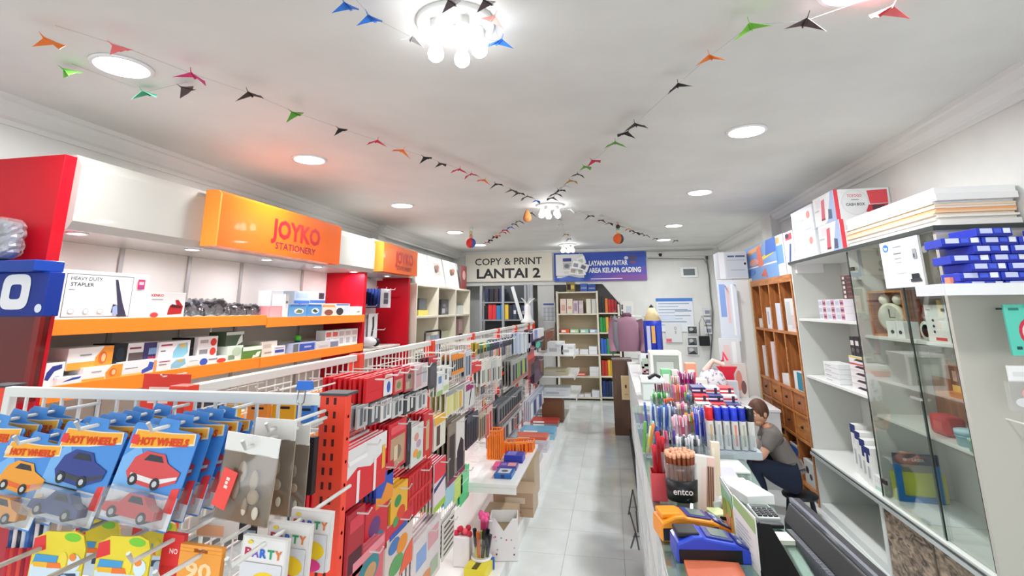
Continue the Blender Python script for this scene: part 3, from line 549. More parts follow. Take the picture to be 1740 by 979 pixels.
# grey rack with files in the recess
gr = thing('grey_file_rack', 'grey steel file rack in the recess under the cream sign', 'rack', (-2.42, 9.5, 0))
for x in (0, .42, .84, .90): B(x, x + .045, -.02, .03, 0, 2.05, M('9A9EA2', .45)).build('upright', gr)
for z in (.1, .55, 1.0, 1.40, 1.72): B(0, .9, -.01, .4, z, z + .025, M('8E9296', .45)).build('shelf_board', gr)
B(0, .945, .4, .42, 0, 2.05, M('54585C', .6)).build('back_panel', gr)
bcols = ['1C2024', 'D8363A', 'D8363A', '3E7CB0', '3E7CB0', 'E8C23A', '2A2E3A', '3A4460', '23262C', '4A5878']
bl_ = ['black', 'first red', 'second red', 'first blue', 'second blue', 'yellow', 'charcoal', 'slate blue', 'near black', 'steel blue']
for i, c in enumerate(bcols):
    o = pack('ring_binder', '%s binder in the row on the grey steel rack' % bl_[i], 'binder', (-2.31 + i * .078, 9.52, 1.427), .072, .28, .27 if i % 3 else .25, '-Y', c, [('r', .2, .35, .8, .6, 'D8D8D4' if i > 6 else c)])
for i in range(8): pack('ring_binder', 'dark folder on the upper or lower tier of the grey steel rack', 'binder', (-2.30 + i * .095, 9.52, 1.747 if i < 4 else 1.027), .08, .28, .24, '-Y', ['2A3450', '23262C', '3A3038', '2C3A5A'][i % 4], group='dark folders on the grey rack')
pl_ = B(-.03, .03, 0, .02, 0, .62, M('DADCDC', .4)).build('white_tube', None, (-1.62, 9.42, 1.42), rot=(0, -.28, 0)); tag(pl_, 'long white tube leaning on the grey steel rack', 'tube')
B(.95, 1.0, -.02, .02, 0, 2.06, M('A4A8AC', .45)).build('upright', gr)
# pale side panel and printer poster at the end of the recess
struct(B(-1.40, -1.08, 9.98, 10.0, 0, 2.06, M('D6D6D2', .5)).build('wall_recess'))
nb = banner('wall_notice', 'small pale notice with a blue heading left of the back shelf', (921, 514, 944, 548), 9.97, 'DADCDE', [('r', .1, .86, .9, .95, '4A58A0')] + [('r', .1 + .3 * i, .08, .28 + .3 * i, .75, 'BFC4CA') for i in range(3)] + [('r', .08, .2 * j + .1, .94, .2 * j + .12, '9AA0A8') for j in range(4)], .006)

# ------------------------------------------------------------------ bookshelf at the back
bk = thing('bookshelf', 'tall cream bookshelf with five tiers under the back banner', 'bookshelf', (-1.03, 9.83, 0))
zt_ = [.03, .385, .765, 1.145, 1.495, 1.895]
for x, h in ((0, 1.93), (.745, 1.93), (1.13, 1.68)): B(x, x + .035, 0, .34, 0, h, CRM).build('upright', bk, bevel=.002)
B(0, .78, .33, .34, 0, 1.92, M('C9B99A', .6)).build('back_panel', bk); B(.78, 1.16, .33, .34, 0, 1.66, M('B8A88A', .6)).build('back_panel', bk)
for z in zt_:
    B(.035, .745, .005, .33, z, z + .025, CRM).build('shelf_board', bk, bevel=.002)
    if z < 1.8: B(.78, 1.13, .005, .33, z + .01, z + .035, CRM).build('shelf_board', bk, bevel=.002)
cols2 = {4: ['1A1A1E', '1F1C20', 'D87A2A', 'B81E24', 'B01C22', '8E1820'], 3: ['2E9A4A', '2A8C44', 'E0B040', 'C8202A', 'D02830', 'B81E26'], 2: ['3A6CC8', '2E60BC', '2A9A50', '228A48', '1F8244'], 1: ['B83224', 'C23A28', 'E8B83A', 'D8B040', '3A8C4A'], 0: ['1C3A80', '1A2C5C', '20304E', '7C90B0']}
nm = {4: 'top', 3: 'second', 2: 'third', 1: 'fourth', 0: 'lowest'}
for k, cl in cols2.items():
    seen = {}
    for i, c in enumerate(cl):
        cn = {'1': 'black', 'D': 'orange', 'B': 'red', '8': 'dark red', '2': 'green', 'E': 'yellow', 'C': 'red', '3': 'blue', '7': 'pale blue'}[c[0]]
        if c in ('2E60BC', '1C3A80', '1A2C5C', '20304E'): cn = 'navy blue'
        if c == '3A8C4A': cn = 'green'
        if c in ('D02830',): cn = 'red'
        if c == 'D8B040': cn = 'yellow'
        hh = (.27 if k != 4 else (.28 - .01 * i)) - .01 * (i % 2)
        o = pack('folder', '%s folder in the %s cell of the narrow right column of the bookshelf' % (cn, nm[k]), 'folder', (-1.03 + .80 + .055 * i + .02, 9.86 + .006 * (i % 3), zt_[k] + .036), .05, .22, hh, '-Y', c, group='folders in the bookshelf right column')
def bkpack(px, col, label, items=(), name='paper_pack', cat='paper pack', tier=0, d=.2): return pxpack(name, label, cat, px, ('Y', 9.86), d, zt_[tier] + .026, col=col, items=items)
bkpack((952, 508, 962, 532), 'E6CFC4', 'pinkish magazine file at the left of the top shelf tier', [('r', .2, .2, .8, .6, 'D8A898')], 'magazine_file', 'book', 4); bkpack((963, 508, 973, 532), 'E8DCC8', 'cream magazine file on the top shelf tier', [('r', .2, .3, .8, .5, 'E0A090')], 'magazine_file', 'book', 4)
bkpack((974, 511, 982, 532), 'D8C4CC', 'lilac book in the middle of the top shelf tier', [('r', .2, .2, .8, .8, 'A890A8')], 'magazine_file', 'book', 4); bkpack((983, 511, 991, 532), 'C8B8C0', 'greyish pink book on the top shelf tier', [('r', .1, .4, .9, .7, 'E0C8C8')], 'magazine_file', 'book', 4)
bkpack((996, 508, 1004, 532), 'DCD8C8', 'pale book at the right of the top shelf tier', (), 'magazine_file', 'book', 4); bkpack((1005, 508, 1013, 532), 'D0D0C8', 'light grey book at the far right of the top shelf tier', (), 'magazine_file', 'book', 4)
for a, c, n_ in ((953, 'F0623A', 'orange red'), (969, 'B8E0B0', 'pale green'), (986, '9AD8C0', 'mint'), (1002, 'A8C8E8', 'pale blue')): bkpack((a, 560, a + 14, 567), c, '%s flat paper pad on the second shelf tier' % n_, [('r', .1, .2, .6, .8, 'F4F4F0')], 'paper_pad', 'paper pack', 3)
for (r, t_, l) in (((968, 597, 984, 603), 2, 'low white box in the middle of the third shelf tier'), ((985, 594, 1000, 603), 2, 'white box second from right on the third shelf tier'), ((1001, 589, 1015, 603), 2, 'tall white box at the right of the third shelf tier'), ((966, 630, 978, 640), 1, 'white box at the left of the fourth shelf tier'), ((1002, 624, 1018, 640), 1, 'tall white box at the right of the fourth shelf tier'), ((966, 665, 979, 676), 0, 'white box at the left of the lowest shelf tier'), ((980, 671, 992, 676), 0, 'low white box second on the lowest shelf tier'), ((993, 670, 1004, 676), 0, 'low white box third on the lowest shelf tier'), ((1006, 664, 1019, 676), 0, 'white box at the right of the lowest shelf tier')):
    bkpack(r, 'ECEEF0', l, [('r', .0, .45, 1, .5, 'D4D8DC')], 'white_box', 'box', t_)
bkpack((980, 634, 995, 640), 'D05A4A', 'flat red pack on the fourth shelf tier', [('r', .1, .4, .9, .8, 'E8C0B8')], 'red_pack', 'paper pack', 1)
for r, c, l in (((962, 480, 977, 497), '8A7C4A', 'black and yellow tin on top of the bookshelf'), ((986, 482, 998, 497), '3A5CA8', 'blue box on top of the bookshelf, left'), ((999, 483, 1012, 497), '2C4C98', 'blue box on top of the bookshelf, right')):
    pxpack('shelf_top_box', l, 'box', r, ('Y', 9.9), .2, 1.921, col=c, items=[('r', .1, .2, .5, .8, '22242C'), ('r', .55, .3, .9, .7, 'E0C050')] if c[0] == '8' else [('r', .1, .4, .9, .5, 'B8C8E8')])

# ------------------------------------------------------------------ back wall pieces
def wallframe(name, label, cat, rect, items, col='ECEEEE', t=.02, Y=YB - .022):
    x0, y0, x1, y1 = rect; a = at(x0, y0, Y=Y); b = at(x1, y1, Y=Y); w = b.x - a.x; h = a.z - b.z
    o = B(-w / 2, w / 2, 0, t, 0, h, M(col, .45)).build(name, None, ((a.x + b.x) / 2, Y, b.z), bevel=.004); tag(o, label, cat)
    q = MB(); prints(q, w, h, items); q.build('print', o); return o
wallframe('wall_frame', 'small white framed panel with a grey centre high on the back wall', 'wall panel', (1156, 454, 1186, 471), [('r', .16, .2, .84, .8, '5C6468'), ('r', .2, .26, .8, .74, '707A7C')])
wallframe('wall_notice', 'large pale notice with a blue top band on the back wall', 'poster', (1114, 507, 1181, 564), [('r', 0, .90, 1, 1, '4A7FCC')] + [('r', .06, .82 - .09 * i, (.9, .6, .85, .5, .92, .7, .8, .6)[i], .85 - .09 * i, 'B4C2DC' if i % 2 else '9AA8C4') for i in range(8)] + [('r', .02, .35, .5, .48, 'D4DCF0'), ('r', .5, .6, .95, .63, '8A98B0')], 'E4E8EE')
for r, l, c in (((1167, 554, 1186, 568), 'small black and white photo under the notice, upper of three', '50545A'), ((1167, 573, 1186, 588), 'small grey photo on the back wall, middle of three', '6A6E70'), ((1166, 588, 1188, 604), 'small grey landscape photo on the back wall, lowest', '888C8E')):
    wallframe('wall_photo', l, 'photo', r, [('r', .08, .08, .92, .92, c), ('e', .4, .6, .2, .2, 'C0C4C4'), ('p', [(.1, .1), (.9, .1), (.6, .5), (.3, .3)], '34383C')], 'E8E8E6', .006, YB - .030)
wallframe('wall_sketch', 'pale sheet with a small line drawing and a pink stamp on the back wall', 'paper', (1130, 550, 1160, 582), [('e', .62, .75, .08, .08, '8A929C'), ('e', .62, .75, .05, .05, 'E2E4E4'), ('r', .58, .45, .66, .62, 'A8AEB8'), ('r', 0, .0, .35, .2, 'E88A98'), ('r', .04, .08, .3, .14, 'D04860')], 'DEE0E0', .004, YB - .032)
pc = banner('wall_poster', 'pale poster strip with small dark marks beside the notice', (1054, 512, 1078, 540), YB - .03, 'E6E4DC', [('r', .05, .5, .18, .8, '4A4A50'), ('r', .05, .15, .18, .4, '5A5A60'), ('r', .4, .3, .8, .7, 'C4CCD8')], .006)
cb = thing('wall_cable', 'dark cable running down the back right corner', 'cable', (0, YB - .03, 0))
p0 = [at(1201, 440, Y=YB - .03), at(1205, 470, Y=YB - .03), at(1207, 500, Y=YB - .03), at(1211, 530, Y=YB - .03), at(1210, 575, Y=YB - .03), at(1204, 650, Y=YB - .03)]
MB().tube([Vector((p.x, 0, p.z)) for p in p0], .012, M('6C6C6C', .6), 6).build('cord', cb)
p1 = [at(1100, 440, Y=YB - .03), at(1195, 441, Y=YB - .03), at(1202, 452, Y=YB - .03)]
MB().tube([Vector((p.x, -.075, p.z)) for p in p1], .010, M('7A7A78', .6), 6).build('cord', cb)
MB().box(-.02, .02, -.03, .0, -.03, .03, DGREY).build('junction', cb, (p0[0].x, 0, 2.5))
sb = thing('wall_switch_column', 'column of white switch boxes on the right back corner', 'switch box', (1.66, YB - .06, 1.15))
for i in range(3):
    MB().box(-.06, .06, 0, .06, i * .16, i * .16 + .13, M('D8DADC', .4)).build('switch_plate', sb); MB().box(-.03, .05, -.004, 0, i * .16 + .03, i * .16 + .09, M('8A90A0', .4)).build('rocker', sb)
cc = thing('ceiling_camera', 'small black domed security camera on the back beam', 'camera', tuple(at(1122, 433, Y=YB - .09)))
MB().ball((0, 0, 0), .032, BLACK, 12, 7).build('dome', cc); MB().lathe([(.05, .025), (.05, .035), (.03, .05), (1e-5, .05)], M('E4E4E2', .4), 14).build('mount', cc)
bg = thing('hanging_bag', 'small black shoulder bag hanging on the back wall by its strap', 'bag', tuple(at(1197, 579, Y=YB - .12)))
MB().box(-.09, .09, -.03, .03, -.09, .08, BLACK).build('bag_body', bg, bevel=.012); MB().tube([(-.07, 0, .07), (-.06, .0, .30), (0, .06, .42), (.05, 0, .30), (.08, 0, .07)], .006, M('202224', .6), 5).build('strap', bg)
# ------------------------------------------------------------------ central gondola
GX = -1.27; GY0, GY1 = 1.37, 8.40
gd = thing('gondola_shelving', 'long white and red wire gondola rack down the middle of the shop', 'shelving unit', (GX, GY0, 0))
POSTS = [1.41, 2.49, 3.57, 4.67, 5.76, 6.85, 7.93]
G = lambda x0, x1, y0, y1, z0, z1, m_: B(x0 - GX, x1 - GX, y0 - GY0, y1 - GY0, z0, z1, m_)
for y in POSTS: G(GX - .03, GX + .03, y - .025, y + .025, 0, 1.405, REDPOST).build('upright', gd, bevel=.002)
def wiregrid(x0, x1, z0, z1, nx, nz, r, mat, skip=None):
    mb = MB()
    for i in range(nx + 1):
        x = x0 + (x1 - x0) * i / nx; mb.box(x - r, x + r, -r, r, z0, z1, mat)
    for j in range(nz + 1):
        z = z0 + (z1 - z0) * j / nz; mb.box(x0, x1, -2 * r, 0, z - r, z + r, mat)
    return mb
ym = POSTS + [8.38]
for a, b in zip(ym, ym[1:]):
    L_ = b - a
    o = wiregrid(-L_ / 2 + .03, L_ / 2 - .03, .16, 1.375, 20, 24, .0022, WIRE).build('wire_mesh', gd, (0, (a + b) / 2 - GY0, 0), PI / 2); o['kind'] = 'stuff'
    G(GX - .018, GX + .018, a + .025, b - .025, 1.372, 1.402, WIRE).build('top_rail', gd, bevel=.003)
    for sx in (-1, 1):
        G(*(sorted((GX + sx * .03, GX + sx * .56))), a, b - .003, .10, .125, PWHITE).build('base_shelf', gd, bevel=.003)
        G(*(sorted((GX + sx * .545, GX + sx * .555))), a, b - .004, .0, .098, PWHITE).build('kick_panel', gd)
G(GX - .53, GX + .53, GY0 + .02, GY1 - .02, 0, .099, M('D8D8D4', .5)).build('base_frame', gd)
G(GX - .04, GX + .04, 8.375, 8.40, 0, 1.405, REDPOST).build('upright', gd)
sh = G(GX + .04, GX + .60, 3.60, 4.64, .475, .50, PWHITE).build('shelf', gd, bevel=.003); G(GX + .04, GX + .60, 3.60, 3.612, .44, .475, PWHITE).build('bracket', gd)
for (y0, y1, z, xo) in ((7.3, 8.36, 1.00, .72), (7.3, 8.36, .72, .72), (7.3, 8.36, .46, .74)): G(GX + .04, GX + xo, y0, y1, z - .022, z, PWHITE).build('shelf', gd, bevel=.003); G(GX + xo, GX + xo + .008, y0, y1, z - .05, z + .005, PWHITE).build('shelf_edge', gd)
def hook(y, z, L_=.34, x=GX + .005, d=1): peg(gd, (x - GX, y - GY0, z), (d, 0, 0), L_, .0035)
def hang(rect, name, label, cat, n, step, t, col, items, X=-.97, group=None, back=None, rough=.35, hole=True, hk=True, spread=0.):
    """n alike packs hung one behind the other on a hook of the gondola's aisle side; rect is what the outermost fills"""
    x0, y0, x1, y1 = rect; xm, ymid = (x0 + x1) / 2, (y0 + y1) / 2
    a, b = at(x0, ymid, X=X).y, at(x1, ymid, X=X).y; zt = at(xm, y0, X=X).z; z0 = at(xm, y1, X=X).z; w = b - a; h = zt - z0
    mm = M(col, rough) if isinstance(col, str) else col
    mb = MB().box(-w / 2, w / 2, 0, t, -h, 0, mm); f_ = mb.build(name, None, (X, (a + b) / 2, zt), PI / 2, bevel=.001); tag(f_, label, cat, group or (('packs hung on one hook: ' + label[:50]) if n > 1 else None))
    q = MB(); prints(q, w, h, items); pl = q.build('printed_panel', f_); pl.location = (0, 0, -h)
    for i in range(1, n):
        c = dup(f_, (X - step * i, (a + b) / 2 + rnd.uniform(-.006, .006), zt + rnd.uniform(-.004, .004)))
    if hk: hook((a + b) / 2, zt - .012, X - GX + .05)
    return f_
PENS = lambda cols, bg, top=None: [('r', 0, 0, 1, 1, bg)] + [('r', .06 + .88 * i / len(cols), .06, .06 + .88 * (i + .7) / len(cols), .80, c) for i, c in enumerate(cols)] + ([('r', 0, .82, 1, 1, top)] if top else [])
# top row
hang((622, 640, 650, 681), 'red_card_pack', 'plain red card pack in the top row next to the red end post', 'card pack', 9, .022, .012, 'D81E28', [('r', .0, .0, 1, 1, 'DC222C'), ('r', .1, .4, .9, .42, 'B8141C')])
hang((652, 633, 667, 671), 'picture_card_pack', 'red and white pack with a blue figure in the top row', 'card pack', 6, .02, .01, 'D42430', [('r', 0, .0, 1, .72, 'E8E4E4'), ('e', .55, .35, .2, .25, '3C58B8'), ('r', .1, .78, .9, .92, 'F0C0C0')])
hang((669, 629, 686, 668), 'picture_card_pack', 'red pack with a floral window, third in the top row', 'card pack', 6, .02, .01, 'CC2030', [('r', .15, .1, .85, .6, 'C89A8A'), ('e', .5, .35, .2, .15, '7A8A50'), ('r', .1, .74, .9, .9, 'E87078')])
hang((688, 624, 703, 664), 'picture_card_pack', 'dark red pack with a portrait like print, fourth in the top row', 'card pack', 5, .02, .01, 'C42838', [('r', .1, .05, .9, .75, '9A8478'), ('e', .5, .6, .18, .1, '40302C'), ('r', .1, .1, .5, .4, 'B8A890')])
hang((705, 619, 727, 660), 'clear_card_pack', 'pale pinkish pack at the end of the red top row', 'card pack', 5, .02, .01, 'D8C8C8', [('r', .1, .1, .5, .9, 'C8A0A4'), ('r', .6, .2, .9, .8, 'B8B8BE'), ('r', .1, .6, .9, .65, '8A8A90')])
hang((728, 606, 742, 660), 'tool_pack', 'tall dark pack with a red heading before the orange pens', 'blister pack', 3, .02, .01, '3A3638', [('r', 0, .8, 1, 1, 'C82C3C'), ('r', .2, .1, .8, .7, '55525A')])
# second tier of small tools under the top row
hk_cols = [('606468', 'B8BABA'), ('C8CACA', '505458'), ('8A8E90', 'E0E0DE'), ('54585A', 'C4C6C6'), ('D4D4D0', '303438'), ('74787A', 'D0D0D0')]
for i in range(6):
    x0 = 607 + i * 20; hang((x0, 688 - i * 4.6, x0 + 18, 726 - i * 6.2), 'tool_blister', '%s tool blister, number %d from the red post in the grey second row' % (['slate', 'silver', 'grey', 'dark grey', 'pale', 'steel'][i], i + 1), 'blister pack', 4, .025, .008, hk_cols[i][1], [('r', 0, .0, 1, 1, hk_cols[i][1]), ('r', .25, .1, .5, .9, hk_cols[i][0]), ('r', .6, .2, .8, .75, hk_cols[i][0]), ('r', .05, .86, .95, .96, '9A9C9E')])
# third row: red and white packs
hang((583, 752, 655, 845), 'red_white_pack', 'large white topped red stationery pack beside the red end post', 'stationery pack', 8, .02, .010, 'D8202A', [('r', 0, .45, 1, 1, 'E2E2E2'), ('p', [(0, .45), (.3, .62), (.6, .5), (1, .66), (1, .3), (0, .3)], 'DA2630'), ('r', .30, .0, .36, .55, 'F0E4E4'), ('r', .68, .0, .74, .6, 'F0E4E4'), ('r', .88, .3, .96, .75, 'E8B040'), ('r', .1, .72, .5, .8, 'F4F4F4')], X=-.93)
hang((660, 716, 690, 796), 'framed_card_pack', 'red framed pack with a tan picture window in the third row', 'stationery pack', 6, .02, .01, 'D01E2C', [('r', .12, .08, .9, .68, 'B8987A'), ('e', .5, .35, .2, .15, '8A7060'), ('r', .3, .2, .5, .5, 'D8C8A8'), ('r', .1, .76, .9, .92, 'E85860')])
hang((691, 712, 698, 790), 'black_marker_pack', 'narrow black marker pack between the red frame and floral packs', 'stationery pack', 3, .02, .01, '14141A', [('r', .3, .3, .7, .6, '3C4460')])
hang((699, 722, 719, 788), 'floral_card_pack', 'white floral print pack in the third row', 'stationery pack', 5, .018, .008, 'DADAD6', [('e', .4, .7, .2, .1, 'D89A8A'), ('e', .6, .5, .2, .1, 'B89AB0'), ('e', .35, .3, .2, .1, 'E8A040'), ('e', .65, .2, .2, .1, '9AB070')])
hang((720, 700, 735, 770), 'red_card_pack', 'red pack with a tan strip right of the floral pack', 'stationery pack', 5, .02, .01, 'CC2430', [('r', .25, .1, .6, .8, 'C8A878')])
# fourth row: colouring sets
hang((640, 790, 668, 855), 'colour_pencil_set', 'blue colouring set with a red and orange edge in the fourth row', 'colouring set', 5, .02, .012, '2450B8', [('p', [(0, 0), (1, 0), (1, .3), (.6, .5), (.3, .2), (0, .3)], 'E8902E'), ('r', 0, .8, 1, 1, 'C82838')])
hang((664, 826, 692, 905), 'colour_pencil_set', 'yellow colouring set with green and red figures in the fourth row', 'colouring set', 4, .02, .012, 'E8B030', [('e', .4, .7, .2, .12, '3A8C50'), ('e', .6, .4, .25, .15, 'D84A2C'), ('e', .3, .3, .15, .1, '4A9A5A'), ('r', .0, .0, 1, .12, '3458B0')])
hang((694, 796, 733, 868), 'red_card_pack', 'red blister with vertical ribs in the fourth row', 'stationery pack', 8, .02, .014, 'CC1822', [('r', .08 + .15 * i, .06, .16 + .15 * i, .94, 'B81018') for i in range(6)] + [('r', 0, .45, 1, .52, 'D83038')])
hang((738, 782, 757, 862), 'pink_card_pack', 'pink and white pack with a navy stripe beside the ribbed red blister', 'stationery pack', 5, .018, .008, 'E4D4DA', [('r', 0, .6, 1, 1, 'E03848'), ('p', [(0, .4), (1, .55), (1, .62), (0, .5)], '2C3A70'), ('r', 0, .0, 1, .12, '9CC83A')])
# fifth row, low near the post
hang((590, 868, 618, 979), 'red_maroon_pack', 'dark red pack low beside the red end post', 'stationery pack', 5, .02, .01, 'B02030', [('r', .1, .1, .9, .4, '501828'), ('r', .1, .7, .9, .9, 'D84050')], X=-.93)
hang((620, 856, 658, 950), 'red_card_pack', 'red pack with a purple figure low in the fifth row', 'stationery pack', 6, .02, .012, 'D02434', [('e', .4, .6, .25, .18, '6A3A7A'), ('r', .1, .1, .9, .35, 'E06070'), ('e', .6, .35, .2, .12, '3A7090')])
hang((598, 935, 650, 1030), 'picture_book_pack', 'pink pack with a teal and tan picture at the bottom by the red post', 'stationery pack', 4, .02, .012, 'D8606C', [('e', .5, .6, .35, .25, '3A8890'), ('e', .55, .55, .2, .15, 'C89A6A'), ('r', 0, .85, 1, 1, 'E8909A')], X=-.93)
hang((655, 880, 700, 979), 'picture_book_pack', 'multicoloured pack with orange and blue shapes low in the middle', 'stationery pack', 4, .02, .012, 'D8C8C0', [('r', 0, .8, 1, 1, 'D03040'), ('e', .3, .6, .2, .12, '4A78B8'), ('e', .6, .5, .2, .15, 'E89030'), ('e', .4, .25, .25, .15, '60A060'), ('p', [(.5, 0), (1, 0), (1, .4), (.7, .3)], 'E86040')])
hang((702, 900, 748, 1000), 'picture_book_pack', 'pale pack with light blue squares low beside the base shelf', 'stationery pack', 5, .02, .012, 'DCD4D4', [('r', .1, .5, .45, .8, '8AA8D8'), ('r', .5, .6, .9, .9, 'D8A0A8'), ('e', .4, .2, .25, .12, 'D89060'), ('r', .6, .1, .9, .35, 'A8B8A0')])
# farther bays
hang((743, 632, 752, 672), 'white_card_pack', 'white card pack under the top rail before the orange pens', 'stationery pack', 3, .02, .008, 'E0E4E2', [('r', .2, .5, .8, .8, '6A8AB8'), ('r', 0, .0, 1, .2, '9CB870')])
hang((753, 622, 763, 668), 'white_card_pack', 'white pack with a green corner left of the orange pens', 'stationery pack', 3, .02, .008, 'E4E4E0', [('r', .1, .1, .9, .3, 'B8CC90'), ('r', .3, .5, .6, .9, '787C88')])
hang((766, 597, 789, 636), 'orange_pen_pack', 'row of orange and black pens in a clear pack', 'pen pack', 3, .03, .01, 'D8D8D4', PENS(['2E2A28'] * 6, 'CFCFCB') + [('r', .04, .66, .96, .92, 'F28A1E'), ('r', .04, .04, .96, .2, 'E89030')])
hang((791, 596, 801, 640), 'pen_pack', 'slim grey blue pen pack right of the orange pens', 'pen pack', 2, .03, .01, 'C8CCD0', PENS(['6A7890', '505868'], 'C8CCD0'))
hang((796, 618, 818, 634), 'red_tape_pack', 'red folded pack below the slim grey pens', 'stationery pack', 3, .02, .01, 'C8202C', [('p', [(0, 0), (1, .2), (.7, 1), (.4, .4)], 'E04030')])
for i, (c, n_) in enumerate((('A89030', 'olive'), ('2E8A50', 'green'), ('E8B830', 'yellow'), ('1FA08A', 'teal'), ('1C3A34', 'dark green'), ('22284A', 'navy'), ('2C2A5C', 'indigo'), ('8A90B0', 'pale navy'), ('20264C', 'deep navy'), ('26305C', 'blue black'), ('1A1E3C', 'black navy'))):
    a = 811 + i * 5.4; hang((a, 583 - i * 1.0, a + 4.8, 602 - i * 1.6), 'marker_pack', '%s marker pack in the dark row of the upper far bay' % n_, 'marker', 2, .03, .02, c, [('r', .1, .05, .9, .45, '1C1E26'), ('r', .1, .75, .9, .95, c)])
hang((758, 660, 787, 700), 'yellow_green_pen_pack', 'clear pack of pale yellow pens under the orange pens', 'pen pack', 4, .03, .01, 'D8D4C0', PENS(['D8D070', 'E0D890', 'C8C060', 'D8D080', 'E0A830'], 'DCD8C4', '9A9C9C'))
hang((790, 650, 806, 692), 'brush_pack', 'white card pack with a purple tab and dark brush', 'brush pack', 3, .03, .01, 'D4D4D2', [('r', .1, .7, .9, .95, '9A2068'), ('p', [(.4, .1), (.5, .1), (.7, .7), (.6, .7)], '4A3A40')])
for i in range(4): hang((818 + i * 9, 612 - i * 2, 825.5 + i * 9, 655 - i * 2.5), 'brush_pack', '%s brush card in the middle far bay' % ['white capped', 'red tipped', 'grey', 'pale'][i], 'brush pack', 3, .03, .01, ['E2E2DA', 'DCD8CE', 'C4C6C2', 'DADAD2'][i], [('r', .2, .1, .45, .6, '3A4840'), ('r', .6, .1, .8, .6, ['6A8050', 'A83A30', '8A8E90', 'B0A890'][i])])
hang((869, 606, 897, 648), 'green_tip_pen_pack', 'clear pack of dark pens with green and yellow bands', 'pen pack', 4, .03, .01, '9A9C98', PENS(['2A2C3A', '3A4A3A', '6AA83A', '3A3C4A', 'A8C83A', '34363E'], 'A4A6A0') + [('r', .04, .06, .96, .2, 'A86A60')])
hang((738, 706, 757, 760), 'orange_white_pack', 'white and amber brush pack header in the middle row', 'brush pack', 3, .025, .01, 'E0DCCC', [('r', 0, .75, 1, 1, 'E8B040'), ('r', .2, .1, .5, .7, '5A4038')])
hang((762, 714, 790, 812), 'brush_set', 'tall clear pack of dark paint brushes with a white card', 'brush pack', 4, .03, .01, '8A7E70', [('r', .42, .35, .95, .97, 'DCD8D2'), ('p', [(.5, .1), (.9, .1), (.9, .55), (.72, .65), (.5, .45)], '2C2026'), ('r', .05, .0, .35, .8, '3C3230'), ('r', 0, .0, 1, .08, '8A1A50')])
hang((793, 704, 812, 756), 'black_pen_pack', 'clear pack of long black pens in the middle far bay', 'pen pack', 3, .03, .01, '3C3C48', PENS(['14141C', '1E1E2A', '14141C', '20202C'], '4A4A58'))
hang((815, 700, 826, 744), 'brown_brush_pack', 'brown handled brush pack right of the black pens', 'brush pack', 2, .03, .01, 'B0A088', PENS(['5C4838', '6A5440', '4C3C30'], 'B8AA94')); hang((827, 690, 837, 740), 'red_brush_pack', 'red handled brush pack in the middle far bay', 'brush pack', 2, .03, .01, 'C8382C', PENS(['D84A3C', 'B82C20'], 'D8B8B0'))
hang((846, 674, 888, 703), 'black_pen_rack_pack', 'wide pack of black pens under the red shelf strip', 'pen pack', 4, .03, .012, '54585C', PENS(['1C1E22'] * 10, '7C8084') + [('r', .02, .04, .98, .16, 'B08A84')])
hang((846, 710, 888, 738), 'white_pen_rack_pack', 'wide pack of small pens with a red left edge in the far bay', 'pen pack', 4, .03, .012, '8A8488', PENS(['3C3840', '8A4048', '2C2A30', 'C8C4C4', '3C3840', '9A5058', '2C2C34', 'D0D0D0'], 'A8A2A4') + [('r', 0, 0, .06, 1, 'C82430')])
hang((858, 740, 880, 758), 'grey_pack', 'low grey and blue pack by the orange baskets', 'stationery pack', 3, .03, .01, '8A9098', [('r', .1, .1, .4, .9, '5A6A8A'), ('r', .6, .1, .9, .8, 'A8ACB8')])
for i in range(4): hang((874 + i * 7, 566 - i * .5, 880 + i * 7, 602 - i * 1), 'ruler_pack', '%s ruler pack near the far end of the top row' % ['blue grey', 'pale blue', 'white', 'light grey'][i], 'ruler pack', 2, .03, .01, ['B8C4D4', 'C8D4E4', 'DCE0E4', 'CCD0D4'][i], [('r', .3, .05, .5, .95, '8A98B0'), ('r', .1, .9, .9, .97, '5A78B8')])
hang((898, 560, 906, 582), 'notebook_pack', 'brown and purple notebook at the far end of the top row', 'notebook', 3, .02, .012, '6A3020', [('r', .5, 0, 1, 1, '2C2460')]); hang((908, 559, 924, 574), 'white_bag_pack', 'white bag with a blue left edge at the far end of the top row', 'stationery pack', 3, .02, .02, 'E8E8EC', [('r', 0, 0, .3, 1, '8A90D0')])
hang((896, 590, 908, 640), 'red_strip_pack', 'red and dark strip pack at the far upright', 'stationery pack', 3, .02, .012, '8A1C28', [('r', .5, .0, 1, .4, '2C2834'), ('r', 0, .6, 1, .75, 'D84A4A')]); hang((910, 578, 922, 592), 'teal_pack', 'teal and navy pack at the far end second row', 'stationery pack', 3, .02, .015, '1E2448', [('e', .35, .5, .3, .4, '4CC8A0')])
hang((908, 610, 924, 645), 'purple_pack', 'purple and brown pack at the far end third row', 'stationery pack', 3, .02, .015, '4A2C48', [('r', .1, .1, .5, .6, '6A4A6A'), ('r', .6, .3, .9, .9, '8A5A50')])
hang((900, 668, 926, 700), 'white_blister_pack', 'white and navy brush pack low at the far end', 'stationery pack', 4, .02, .015, 'C4C8D4', PENS(['E8E8EC', '2C3A70', 'DCDCE4', '4A5890', 'E4E4EC'], 'A0A8BC'))
hang((926, 560, 944, 590), 'brown_bag', 'brown and dark bag hanging at the far end of the gondola', 'bag', 2, .03, .03, '6A5240', [('r', .1, .5, .7, .9, '8A3A30'), ('p', [(.3, 0), (.8, 0), (.6, .5)], '3A3A34')])
